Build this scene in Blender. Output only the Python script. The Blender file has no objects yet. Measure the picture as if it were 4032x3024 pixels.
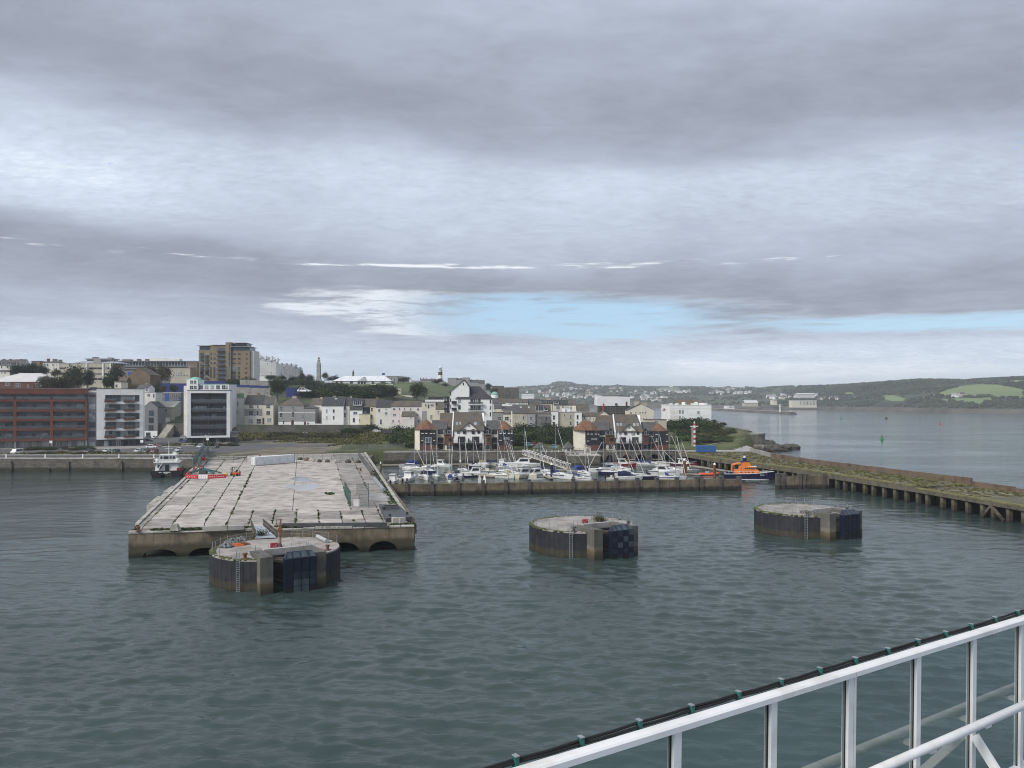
import bpy, bmesh, math, random
import numpy as np
from mathutils import Vector, Matrix, noise as mnoise
R = math.radians
random.seed(7)
S = bpy.context.scene
COL = S.collection
# ------------------------------------------------------------------ camera, sky, sun, exposure
F, CX, HY, H = 3028.0, 2016.0, 1575.0, 26.0          # focal length and horizon of the 4032x3024 frame, eye height (m)
cd = bpy.data.cameras.new('camera'); cam = bpy.data.objects.new('camera', cd); COL.objects.link(cam)
cam.location = (0, 0, H); cam.rotation_euler = (R(90), 0, 0)
cd.sensor_width = 36; cd.lens = 36 * F / 4032; cd.shift_y = (HY - 1512) / 4032
cd.clip_start = .1; cd.clip_end = 30000
S.camera = cam
SUN_EL, SUN_AZ = 40, -128                              # azimuth from +Y, clockwise
sl = bpy.data.lights.new('sun', 'SUN'); sun = bpy.data.objects.new('sun', sl); COL.objects.link(sun)
sl.energy = 2.7; sl.angle = R(25); sl.color = (1, .96, .9)
sd = Vector((math.sin(R(SUN_AZ)) * math.cos(R(SUN_EL)), math.cos(R(SUN_AZ)) * math.cos(R(SUN_EL)), math.sin(R(SUN_EL))))
sun.rotation_euler = sd.to_track_quat('Z', 'Y').to_euler(); sun.location = (0, 0, 120)
S.view_settings.view_transform = 'Standard'; S.view_settings.look = 'None'
S.view_settings.exposure = 0.34; S.view_settings.gamma = 1
S.render.engine = 'CYCLES'
S.cycles.use_denoising = True
S.cycles.max_bounces = 6; S.cycles.diffuse_bounces = 2; S.cycles.glossy_bounces = 3; S.cycles.transmission_bounces = 4
S.cycles.transparent_max_bounces = 12; S.cycles.volume_bounces = 0
S.cycles.use_adaptive_sampling = True; S.cycles.adaptive_threshold = .008; S.cycles.pixel_filter_type = 'BLACKMAN_HARRIS'; S.cycles.filter_width = 1.05
# node helper
class NT:
 def __init__(s, tree): s.t = tree; s.n = tree.nodes; s.l = tree.links
 def __call__(s, typ, **kw):
  nd = s.n.new(typ)
  for k, v in kw.items():
   if k.startswith('i_'):
    key = k[2:]; key = int(key) if key.isdigit() else key.replace('_', ' ')
    s.put(nd.inputs[key], v)
   else: setattr(nd, k, v)
  return nd
 def put(s, sock, v):
  if isinstance(v, bpy.types.NodeSocket): s.l.new(v, sock)
  elif isinstance(v, bpy.types.Node): s.l.new(v.outputs[0], sock)
  else:
   if isinstance(v, (tuple, list)) and len(v) == 3 and sock.type == 'RGBA': v = (*v, 1)
   sock.default_value = v
 def m(s, op, a, b=0.0, c=0.0, clamp=False):
  nd = s.n.new('ShaderNodeMath'); nd.operation = op; nd.use_clamp = clamp
  for i, v in enumerate((a, b, c)): s.put(nd.inputs[i], v)
  return nd.outputs[0]
 def noise(s, vec, scale, detail=3, rough=.5, dist=0):
  nd = s('ShaderNodeTexNoise'); s.put(nd.inputs['Vector'], vec)
  nd.inputs['Scale'].default_value = scale; nd.inputs['Detail'].default_value = detail
  nd.inputs['Roughness'].default_value = rough; nd.inputs['Distortion'].default_value = dist
  return nd.outputs['Fac']
 def ramp(s, fac, stops, interp='LINEAR'):
  nd = s('ShaderNodeValToRGB'); cr = nd.color_ramp; cr.interpolation = interp
  while len(cr.elements) < len(stops): cr.elements.new(.5)
  for e, (p, c) in zip(cr.elements, stops):
   e.position = p; e.color = (c, c, c, 1) if isinstance(c, (int, float)) else (*c, 1)
  s.put(nd.inputs[0], fac); return nd.outputs[0]
 def mix(s, fac, a, b, mode='MIX'):
  nd = s('ShaderNodeMix', data_type='RGBA', blend_type=mode); nd.clamp_factor = True
  s.put(nd.inputs[0], fac); s.put(nd.inputs[6], a); s.put(nd.inputs[7], b); return nd.outputs[2]
 def smooth(s, v, lo, hi):
  nd = s('ShaderNodeMapRange', interpolation_type='SMOOTHSTEP'); s.put(nd.inputs[0], v)
  nd.inputs[1].default_value = lo; nd.inputs[2].default_value = hi; return nd.outputs[0]
 def vmul(s, v, xyz):
  nd = s('ShaderNodeVectorMath', operation='MULTIPLY'); s.put(nd.inputs[0], v); nd.inputs[1].default_value = xyz
  return nd.outputs[0]
def lin(*c): return tuple(((v / 255 + .055) / 1.055) ** 2.4 if v > 10 else v / 255 / 12.92 for v in c)
def build_world():
 w = bpy.data.worlds.new('World'); S.world = w; w.use_nodes = True
 t = w.node_tree; t.nodes.clear(); n = NT(t)
 out = n('ShaderNodeOutputWorld'); bg = n('ShaderNodeBackground'); bg.inputs[1].default_value = .1
 n.l.new(bg.outputs[0], out.inputs[0])
 sky = n('ShaderNodeTexSky', sky_type='NISHITA', sun_disc=False)
 sky.sun_elevation = R(SUN_EL); sky.sun_rotation = R(SUN_AZ); sky.air_density = 1; sky.dust_density = 1.2
 d = n('ShaderNodeTexCoord').outputs['Generated']
 sx = n('ShaderNodeSeparateXYZ'); n.l.new(d, sx.inputs[0]); x, y, z = sx.outputs
 hl = n.m('SQRT', n.m('ADD', n.m('MULTIPLY', x, x), n.m('MULTIPLY', y, y)))
 el = n.m('DIVIDE', n.m('MAXIMUM', z, 0.0), n.m('MAXIMUM', hl, .02))     # tangent of the elevation
 az = n.m('ARCTAN2', x, y)
 zi = n.m('ADD', n.m('MAXIMUM', z, 0.0), .16)
 pc = n('ShaderNodeCombineXYZ'); n.put(pc.inputs[0], n.m('DIVIDE', x, zi)); n.put(pc.inputs[1], n.m('DIVIDE', y, zi))
 P = pc.outputs[0]
 big = n.noise(P, .7, 3, .5, .4); mid = n.noise(P, 2.6, 5, .6, .5)
 rot = n('ShaderNodeMapping'); n.l.new(P, rot.inputs[0]); rot.inputs['Rotation'].default_value = (0, 0, R(-32)); rot.inputs['Scale'].default_value = (1, 1.9, 1)
 fine = n.noise(rot.outputs[0], 10, 5, .62, .4); puff = n.noise(rot.outputs[0], 24, 4, .6, .3)
 # the deck of cloud lies in bands that thin towards the horizon; noise bends the bands
 cz = n('ShaderNodeCombineXYZ'); n.put(cz.inputs[0], n.m('MULTIPLY', az, 2.0)); n.put(cz.inputs[1], n.m('MULTIPLY', el, 9.0))
 warp = n.noise(cz.outputs[0], 1.0, 4, .5, .4)
 cz2 = n('ShaderNodeCombineXYZ'); n.put(cz2.inputs[0], n.m('MULTIPLY', az, 6)); n.put(cz2.inputs[1], n.m('MULTIPLY', el, 70.0))
 streak = n.noise(cz2.outputs[0], 1.0, 6, .62, .5)
 tilt = n.m('MULTIPLY', az, .05)
 elw = n.m('ADD', n.m('ADD', el, tilt), n.m('MULTIPLY', n.m('SUBTRACT', warp, .5), n.m('MULTIPLY', n.m('MINIMUM', el, .35), .42)))
 b = n.ramp(n.m('MULTIPLY', elw, 1.25), [(0, .64), (.05, .66), (.085, .5), (.115, .46), (.16, .3), (.2, .34), (.225, .48), (.27, .54), (.32, .6), (.365, .63), (.41, .42), (.46, .3), (.53, .36), (.64, .48), (1, .52)], 'B_SPLINE')
 b = n.m('ADD', b, n.m('MULTIPLY', n.m('MULTIPLY', n.smooth(az, -.15, .35), n.smooth(el, .1, .055)), .2))
 b = n.m('ADD', b, n.m('MULTIPLY', n.m('MULTIPLY', n.smooth(az, -.25, -.6), n.m('MULTIPLY', n.smooth(el, .19, .23), n.smooth(el, .3, .25))), .22))
 v = n.m('ADD', b, n.m('MULTIPLY', n.m('SUBTRACT', fine, .5), n.m('ADD', .03, n.m('MULTIPLY', b, .26))))
 v = n.m('ADD', v, n.m('MULTIPLY', n.m('SUBTRACT', puff, .5), n.m('MULTIPLY', n.smooth(b, .45, .68), .24)))
 v = n.m('ADD', v, n.m('MULTIPLY', n.m('SUBTRACT', mid, .5), .22))
 v = n.m('ADD', v, n.m('MULTIPLY', n.m('SUBTRACT', big, .5), .3))
 v = n.m('ADD', v, n.m('MULTIPLY', n.m('SUBTRACT', streak, .5), n.m('MULTIPLY', n.smooth(el, .2, .03), .34)))
 cloud = n.ramp(v, [(0, lin(112, 117, 130)), (.3, lin(139, 145, 159)), (.5, lin(168, 177, 193)), (.7, lin(197, 208, 223)), (.9, lin(236, 241, 247))])
 cloud = n.mix(1.0, cloud, (10, 10, 10), 'MULTIPLY')
 # openings: one long gap low in the east, small holes in the thin bright band
 def gapf(a0, aw, e0, sl, eh):
  du = n.m('DIVIDE', n.m('SUBTRACT', az, a0), aw); dt = n.m('DIVIDE', n.m('SUBTRACT', el, n.m('SUBTRACT', e0, n.m('MULTIPLY', az, sl))), eh)
  return n.m('SUBTRACT', 1.0, n.m('ADD', n.m('MULTIPLY', du, du), n.m('MULTIPLY', dt, dt)))
 g = n.m('MAXIMUM', gapf(.05, .32, .108, .03, .034), gapf(.56, .36, .098, .02, .012))
 g = n.m('ADD', g, n.m('MULTIPLY', n.m('SUBTRACT', streak, .5), 2.0))
 g = n.m('ADD', g, n.m('MULTIPLY', n.m('SUBTRACT', warp, .5), .9))
 gap = n.smooth(g, -.15, .85)
 hole = n.m('MULTIPLY', n.smooth(n.m('ADD', n.m('MULTIPLY', puff, .6), n.m('MULTIPLY', mid, .4)), .6, .66), n.m('MULTIPLY', n.smooth(el, .23, .27), n.smooth(el, .36, .3)))
 edge = n.smooth(az, -.02, -.17)
 rim = n.m('MULTIPLY', n.m('MULTIPLY', n.smooth(g, -.3, .35), n.smooth(n.m('ADD', n.m('MULTIPLY', streak, .6), n.m('MULTIPLY', fine, .4)), .36, .56)), n.m('SUBTRACT', 1.0, n.m('MULTIPLY', gap, n.m('SUBTRACT', 1.0, n.m('MULTIPLY', edge, .8)))))
 cloud = n.mix(n.m('MULTIPLY', rim, n.m('ADD', .2, n.m('MULTIPLY', edge, .6))), cloud, tuple(10 * c for c in lin(236, 241, 246)))
 # a thin broken bright line where the sun comes through between two sheets
 wz_ = n.m('ABSOLUTE', n.m('SUBTRACT', n.m('ADD', el, n.m('MULTIPLY', n.m('SUBTRACT', streak, .5), .02)), .1735))
 ln = n.m('MULTIPLY', n.smooth(wz_, .0038, .0006), n.smooth(n.m('ADD', n.noise(cz2.outputs[0], 2.2, 5, .65), n.m('MULTIPLY', n.m('ABSOLUTE', n.m('ADD', az, .07)), -.42)), .38, .56))
 cloud = n.mix(n.m('MULTIPLY', ln, .8), cloud, tuple(10 * c for c in lin(240, 244, 249)))
 skyc = n.mix(.72, n.mix(1.0, sky.outputs[0], (1.35, 1.35, 1.35), 'MULTIPLY'), tuple(10 * c for c in lin(158, 196, 226)))
 skyc = n.mix(n.smooth(el, .2, .26), skyc, tuple(10 * c for c in lin(140, 166, 214)))
 c = n.mix(n.m('MAXIMUM', n.m('MULTIPLY', n.m('MULTIPLY', gap, n.smooth(n.noise(cz2.outputs[0], 1.7, 5, .6, .3), .82, .5)), n.m('SUBTRACT', .92, n.m('MULTIPLY', edge, .75))), n.m('MULTIPLY', hole, .5)), cloud, skyc)
 c = n.mix(n.m('MULTIPLY', n.smooth(el, .06, .0), .75), c, tuple(10 * c for c in lin(180, 197, 209)))   # thick air at the horizon
 n.put(bg.inputs[0], c)
build_world()
# ------------------------------------------------------------------ helpers
def wx(px, Y): return (px - CX) / F * Y
def wz(py, Y): return H - (py - HY) / F * Y
def G(px, py, z=0.0):
 Y = (H - z) * F / (py - HY); return ((px - CX) / F * Y, Y)
a_, b_, c_ = 640 / 1831, 640 / 2212, 932 / 2212
CR = {0: (0, 0, 4032 / 2212), 1: (0, 1300, a_), 2: (560, 1300, a_), 3: (1100, 1400, b_), 4: (1600, 1450, b_), 5: (2150, 1450, b_), 6: (2600, 1450, b_),
  7: (3100, 1450, c_), 8: (450, 1750, 1250 / 2212), 9: (580, 1740, 520 / 2212), 10: (1450, 1780, 650 / 2212), 11: (2700, 1750, 540 / 2212)}
def ux(c, x): return CR[c][0] + x * CR[c][2]
def uy(c, y): return CR[c][1] + y * CR[c][2]
def GC(c, x, y, z=0.0): return G(ux(c, x), uy(c, y), z)
class MB:
 def __init__(s): s.v = []; s.f = []; s.mi = []
 def add(s, vs, fs, m=0):
  k = len(s.v); s.v += [tuple(p) for p in vs]
  for f in fs: s.f.append([i + k for i in f]); s.mi.append(m)
  return s
 def box(s, x0, x1, y0, y1, z0, z1, m=0):
  return s.add([(x0, y0, z0), (x1, y0, z0), (x1, y1, z0), (x0, y1, z0), (x0, y0, z1), (x1, y0, z1), (x1, y1, z1), (x0, y1, z1)],
      [(0, 3, 2, 1), (4, 5, 6, 7), (0, 1, 5, 4), (1, 2, 6, 5), (2, 3, 7, 6), (3, 0, 4, 7)], m)
 def bar(s, p, q, w, h=None, m=0):                      # square bar between two points
  h = h or w; p, q = Vector(p), Vector(q); d = (q - p).normalized()
  u = d.cross(Vector((0, 0, 1)))
  if u.length < 1e-3: u = Vector((1, 0, 0))
  u.normalize(); v = u.cross(d); u *= w / 2; v *= h / 2
  return s.add([p - u - v, p + u - v, p + u + v, p - u + v, q - u - v, q + u - v, q + u + v, q - u + v],
      [(0, 3, 2, 1), (4, 5, 6, 7), (0, 1, 5, 4), (1, 2, 6, 5), (2, 3, 7, 6), (3, 0, 4, 7)], m)
 def prism(s, pts, z0, z1, m=0, mt=None):
  n = len(pts); a = sum(pts[i][0] * pts[(i + 1) % n][1] - pts[(i + 1) % n][0] * pts[i][1] for i in range(n))
  if a < 0: pts = pts[::-1]
  zs0 = z0 if isinstance(z0, (list, tuple)) else [z0] * n; zs1 = z1 if isinstance(z1, (list, tuple)) else [z1] * n
  vs = [(p[0], p[1], zs0[i]) for i, p in enumerate(pts)] + [(p[0], p[1], zs1[i]) for i, p in enumerate(pts)]
  s.add(vs, [list(range(n))[::-1]] + [(i, (i + 1) % n, n + (i + 1) % n, n + i) for i in range(n)], m)
  return s.add(vs[n:], [list(range(n))], m if mt is None else mt)
 def cyl(s, p, q, r, r1=None, n=8, m=0):
  r1 = r if r1 is None else r1; p, q = Vector(p), Vector(q); d = (q - p).normalized()
  u = d.cross(Vector((0, 0, 1)))
  if u.length < 1e-3: u = Vector((1, 0, 0))
  u.normalize(); v = d.cross(u)
  A = [(math.cos(2 * math.pi * i / n), math.sin(2 * math.pi * i / n)) for i in range(n)]
  return s.add([p + (u * c + v * t) * r for c, t in A] + [q + (u * c + v * t) * r1 for c, t in A],
      [list(range(n))[::-1], list(range(n, 2 * n))] + [(i, (i + 1) % n, n + (i + 1) % n, n + i) for i in range(n)], m)
 def tube(s, pts, r, n=6, m=0):
  for a, b in zip(pts, pts[1:]): s.cyl(a, b, r, r, n, m)
  return s
 def loft(s, rings, m=0, caps=True, closed=True):
  k = len(rings[0]); vs = [p for r in rings for p in r]; fs = []
  for j in range(len(rings) - 1):
   for i in range(k if closed else k - 1):
    i2 = (i + 1) % k; fs.append((j * k + i, j * k + i2, (j + 1) * k + i2, (j + 1) * k + i))
  if caps: fs += [list(range(k))[::-1], list(range((len(rings) - 1) * k, len(rings) * k))]
  return s.add(vs, fs, m)
 def ball(s, c, r, nu=8, nv=5, m=0, sz=1.0):
  rings = []
  for j in range(1, nv):
   a = math.pi * j / nv
   rings.append([(c[0] + r * math.sin(a) * math.cos(2 * math.pi * i / nu), c[1] + r * math.sin(a) * math.sin(2 * math.pi * i / nu), c[2] - r * sz * math.cos(a)) for i in range(nu)])
  return s.loft(rings, m)
 def gable(s, x0, x1, y0, y1, ze, zr, th=.18, o=.25, axis='x', m=0):
  """two roof slopes, ridge along x or y; over the eaves by o"""
  if axis == 'x':
   ym = (y0 + y1) / 2; k = (zr - ze) / (ym - y0)
   pr = [(y0 - o, ze - k * o), (ym, zr), (y1 + o, ze - k * o), (y1 + o, ze - k * o + th), (ym, zr + th * 1.2), (y0 - o, ze - k * o + th)]
   return s.loft([[(x0 - o * .4, a, b) for a, b in pr], [(x1 + o * .4, a, b) for a, b in pr]], m)
  xm = (x0 + x1) / 2; k = (zr - ze) / (xm - x0)
  pr = [(x0 - o, ze - k * o), (xm, zr), (x1 + o, ze - k * o), (x1 + o, ze - k * o + th), (xm, zr + th * 1.2), (x0 - o, ze - k * o + th)]
  return s.loft([[(a, y0 - o * .4, b) for a, b in pr], [(a, y1 + o * .4, b) for a, b in pr]], m)
 def hip(s, x0, x1, y0, y1, ze, zr, rl=None, o=.3, m=0):
  x0 -= o; x1 += o; y0 -= o; y1 += o
  w, d = x1 - x0, y1 - y0; rl = max(.05, w - d) if rl is None else rl
  xm, ym = (x0 + x1) / 2, (y0 + y1) / 2
  if rl >= 0: a, b = (xm - rl / 2, ym, zr), (xm + rl / 2, ym, zr)
  lo = ze - .15
  vs = [(x0, y0, lo), (x1, y0, lo), (x1, y1, lo), (x0, y1, lo), (x0, y0, ze), (x1, y0, ze), (x1, y1, ze), (x0, y1, ze), a, b]
  return s.add(vs, [(3, 2, 1, 0), (0, 1, 5, 4), (1, 2, 6, 5), (2, 3, 7, 6), (3, 0, 4, 7), (4, 5, 9, 8), (5, 6, 9), (6, 7, 8, 9), (7, 4, 8)], m)
 def mesh(s, name, mats, smooth=False):
  me = bpy.data.meshes.new(name); me.from_pydata(s.v, [], s.f)
  for mt in (mats if isinstance(mats, (list, tuple)) else [mats]): me.materials.append(M[mt] if isinstance(mt, str) else mt)
  if any(s.mi): me.polygons.foreach_set('material_index', s.mi)
  if smooth: me.polygons.foreach_set('use_smooth', [True] * len(s.f))
  me.update(); return me
 def build(s, name, mats, parent=None, loc=(0, 0, 0), rz=0.0, smooth=False):
  return put(name, s.mesh(name, mats, smooth), parent, loc, rz)
def put(name, me, parent=None, loc=(0, 0, 0), rz=0.0, scale=None):
 o = bpy.data.objects.new(name, me); COL.objects.link(o); o.location = loc; o.rotation_euler = (0, 0, rz)
 if scale is not None: o.scale = scale if isinstance(scale, (tuple, list)) else (scale,) * 3
 if parent: o.parent = parent
 return o
def tag(o, label=None, cat=None, group=None, kind=None):
 if label: o['label'] = label
 if cat: o['category'] = cat
 if group: o['group'] = group
 if kind: o['kind'] = kind
 return o
def thing(name, label, cat, loc=(0, 0, 0), rz=0.0, group=None):
 o = bpy.data.objects.new(name, None); COL.objects.link(o); o.location = loc; o.rotation_euler = (0, 0, rz)
 o.empty_display_size = .5
 return tag(o, label, cat, group)
def structure(o, label=None): return tag(o, label, None, None, 'structure')
def kids(o): return [c for c in COL.objects if c.parent == o]
def tree_copy(src_list, loc, rz=0.0, scale=1.0):
 """src_list: [(object, index of its parent in the list or None)]"""
 out = []
 for o, pi in src_list:
  c = o.copy(); COL.objects.link(c)
  if pi is None: c.location = loc; c.rotation_euler = (0, 0, rz); c.scale = (scale,) * 3
  else: c.parent = out[pi]
  out.append(c)
 return out[0]
# ------------------------------------------------------------------ materials
M = {}
def mat(name, col, rough=.75, var=.18, scale=.6, spec=.3, metal=0.0, streak=0.0, dirt=None, bump=0.0, bscale=4.0, detail=4, objvar=0.0, band=None, coat=0.0):
 """base colour broken up by noise, optional vertical weather streaks, a dirt colour in patches, a tide band and fine relief"""
 m = bpy.data.materials.new(name); m.use_nodes = True; t = m.node_tree; n = NT(t)
 bs = t.nodes['Principled BSDF']; bs.inputs['Roughness'].default_value = rough; bs.inputs['Metallic'].default_value = metal
 bs.inputs['Specular IOR Level'].default_value = spec
 if coat: bs.inputs['Coat Weight'].default_value = coat
 pos = n('ShaderNodeNewGeometry').outputs['Position']
 c = None
 f = n.noise(pos, scale, detail, .6)
 lo = tuple(max(0, v * (1 - var * 1.6)) for v in col); hi = tuple(min(1, v * (1 + var)) for v in col)
 c = n.ramp(f, [(.3, lo), (.5, col), (.72, hi)])
 if streak:
  fs = n.noise(n.vmul(pos, (1.1, 1.1, .09)), 1.6, 4, .6)
  c = n.mix(n.m('MULTIPLY', n.smooth(fs, .48, .75), streak), c, tuple(v * .45 for v in col))
 if dirt:
  dc, da = dirt
  fd = n.noise(pos, scale * .55, 6, .65)
  c = n.mix(n.m('MULTIPLY', n.smooth(fd, .5, .66), da), c, dc)
 if band:                                              # weed and tide marks: a list of (height, colour) from the water up
  sp = n('ShaderNodeSeparateXYZ'); n.l.new(pos, sp.inputs[0])
  zz = n.m('ADD', sp.outputs[2], n.m('MULTIPLY', n.m('SUBTRACT', n.noise(n.vmul(pos, (1, 1, .25)), .9, 4, .65), .5), 1.1))
  for zt, bc, soft in band:
   fz = n.smooth(zz, zt + soft, zt - soft)
   c = n.mix(n.m('MULTIPLY', fz, .93), c, n.mix(f, tuple(v * .6 for v in bc), tuple(v * 1.4 for v in bc)))
 if objvar:
  oi = n('ShaderNodeObjectInfo').outputs['Random']
  c = n.mix(1.0, c, n.ramp(oi, [(0, 1 - objvar), (1, 1 + objvar * .6)]), 'MULTIPLY')
 n.put(bs.inputs['Base Color'], c)
 n.put(bs.inputs['Roughness'], n.m('ADD', rough - .1, n.m('MULTIPLY', f, .2), clamp=True))
 if bump:
  bp = n('ShaderNodeBump'); bp.inputs['Strength'].default_value = bump; bp.inputs['Distance'].default_value = .1
  n.put(bp.inputs['Height'], n.noise(pos, bscale, 4, .6)); n.l.new(bp.outputs[0], bs.inputs['Normal'])
 M[name] = m; return m
def stone(name, c1, c2, mortar, bw=1.2, bh=.5, **kw):
 """coursed stone or brick: brick texture on walls of any direction, with noise and weathering"""
 m = mat(name, c1, **kw); t = m.node_tree; n = NT(t); bs = t.nodes['Principled BSDF']
 pos = n('ShaderNodeNewGeometry').outputs['Position']; sp = n('ShaderNodeSeparateXYZ'); n.l.new(pos, sp.inputs[0])
 cb = n('ShaderNodeCombineXYZ'); n.put(cb.inputs[0], n.m('ADD', sp.outputs[0], n.m('MULTIPLY', sp.outputs[1], .83))); n.put(cb.inputs[1], sp.outputs[2])
 br = n('ShaderNodeTexBrick'); n.l.new(cb.outputs[0], br.inputs['Vector'])
 for k, v in (('Color1', c1), ('Color2', c2), ('Mortar', mortar)): br.inputs[k].default_value = (*v, 1)
 br.inputs['Scale'].default_value = 1; br.inputs['Brick Width'].default_value = bw; br.inputs['Row Height'].default_value = bh
 br.inputs['Mortar Size'].default_value = .04 * bh; br.inputs['Bias'].default_value = -.1
 old = bs.inputs['Base Color'].links[0].from_socket
 sc = tuple(1 / max(v, .02) for v in c1)
 c = n.mix(1.0, br.outputs['Color'], n.mix(1.0, old, sc, 'MULTIPLY'), 'MULTIPLY')
 n.put(bs.inputs['Base Color'], c); return m
def glassy(name, col, rough=.08, var=.5):
 m = mat(name, col, rough=rough, var=var, scale=.35, spec=.5, objvar=.55); return m
mat('concrete', (.36, .345, .33), .85, .2, .25, dirt=((.21, .2, .185), .55), bump=.3)
mat('slab', (.44, .4, .36), .85, .24, .4, dirt=((.23, .2, .17), .8), bump=.25, objvar=.1)
mat('slab_dark', (.31, .285, .26), .85, .24, .4, dirt=((.16, .145, .125), .85), bump=.3, objvar=.1)
mat('quay_face', (.19, .155, .11), .9, .3, .3, streak=.75, dirt=((.08, .075, .045), .8), bump=.5, band=[(2.2, (.055, .05, .03), .5), (.7, (.016, .018, .012), .45)])
mat('coping', (.4, .38, .34), .88, .2, .5, dirt=((.12, .12, .06), .7))
stone('quay_stone', (.11, .1, .088), (.17, .155, .13), (.07, .065, .056), 1.6, .55, rough=.9, var=.3, scale=.2, streak=.4, dirt=((.06, .06, .045), .6), bump=.4, band=[(1.5, (.03, .03, .022), .5)])
stone('rubble_stone', (.09, .087, .078), (.14, .132, .118), (.09, .088, .08), 1.0, .45, rough=.9, var=.3, scale=.15, streak=.4, dirt=((.045, .06, .03), .75), bump=.4)
stone('pale_stone', (.27, .26, .24), (.34, .33, .3), (.2, .19, .18), 1.2, .5, rough=.9, var=.2, scale=.2, streak=.3)
mat('sheet_pile', (.026, .027, .033), .6, .3, .8, spec=.35, streak=.5, objvar=.2, band=[(1.2, (.05, .044, .029), .2), (.15, (.018, .02, .014), .3)])
mat('block_concrete', (.12, .114, .1), .88, .25, .5, streak=.5, band=[(2.2, (.17, .155, .115), .15), (1.5, (.1, .075, .042), .3), (.75, (.05, .045, .03), .4)])
mat('breakwater', (.16, .13, .09), .9, .3, .45, streak=.8, dirt=((.07, .06, .04), .7), bump=.5, band=[(1.25, (.028, .026, .022), .35), (.4, (.012, .013, .012), .3)])
mat('breakwater_post', (.1, .085, .075), .85, .3, .7, streak=.6, band=[(1.2, (.03, .028, .024), .3)])
mat('timber', (.12, .1, .08), .9, .3, 1.2, streak=.5, band=[(1.2, (.03, .03, .022), .4)])
mat('timber_pale', (.3, .25, .17), .85, .2, .8)
mat('jetty_deck', (.125, .12, .082), .9, .3, .35, dirt=((.1, .1, .042), .85), bump=.5)
mat('jetty_face', (.11, .1, .076), .9, .3, .5, streak=.6, dirt=((.15, .13, .05), .6), bump=.4, band=[(1.6, (.05, .046, .034), .5), (.4, (.015, .015, .012), .3)])
mat('mossy_edge', (.17, .155, .07), .9, .3, .7, dirt=((.12, .13, .05), .8))
mat('rust_wall', (.14, .1, .07), .85, .35, .3, streak=.6, dirt=((.11, .1, .082), .9))
mat('rust', (.17, .075, .04), .85, .4, 1.5)
mat('rock', (.09, .08, .065), .9, .45, .35, dirt=((.04, .037, .03), .8), bump=1, bscale=1.2, band=[(1.0, (.025, .022, .018), .6)])
mat('cliff', (.22, .2, .165), .9, .35, .25, streak=.5, dirt=((.1, .1, .07), .7), bump=1, bscale=1.0, band=[(2.2, (.05, .045, .035), .9)])
mat('asphalt', (.1, .1, .103), .9, .2, .3, dirt=((.14, .135, .13), .5))
mat('pavement', (.27, .26, .245), .9, .15, .4)
mat('dirt', (.17, .15, .11), .95, .3, .12, dirt=((.085, .095, .042), .95), bump=.4)
mat('grass_ground', (.085, .098, .038), .95, .35, .08, dirt=((.14, .12, .07), .6), bump=.5)
mat('lawn', (.092, .118, .05), .95, .2, .03, dirt=((.07, .1, .035), .6))
mat('hill_ground', (.06, .072, .035), .95, .4, .04, dirt=((.09, .085, .05), .6), bump=.6)
mat('white', (.74, .74, .73), .6, .05, .5)
mat('white_steel', (.72, .72, .7), .45, .05, .8, spec=.4)
mat('grey_steel', (.28, .29, .3), .5, .15, .8, metal=.4)
mat('dark_steel', (.07, .072, .078), .55, .2, .8)
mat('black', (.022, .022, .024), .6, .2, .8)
mat('rubber', (.018, .018, .019), .8, .2, 1)
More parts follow.
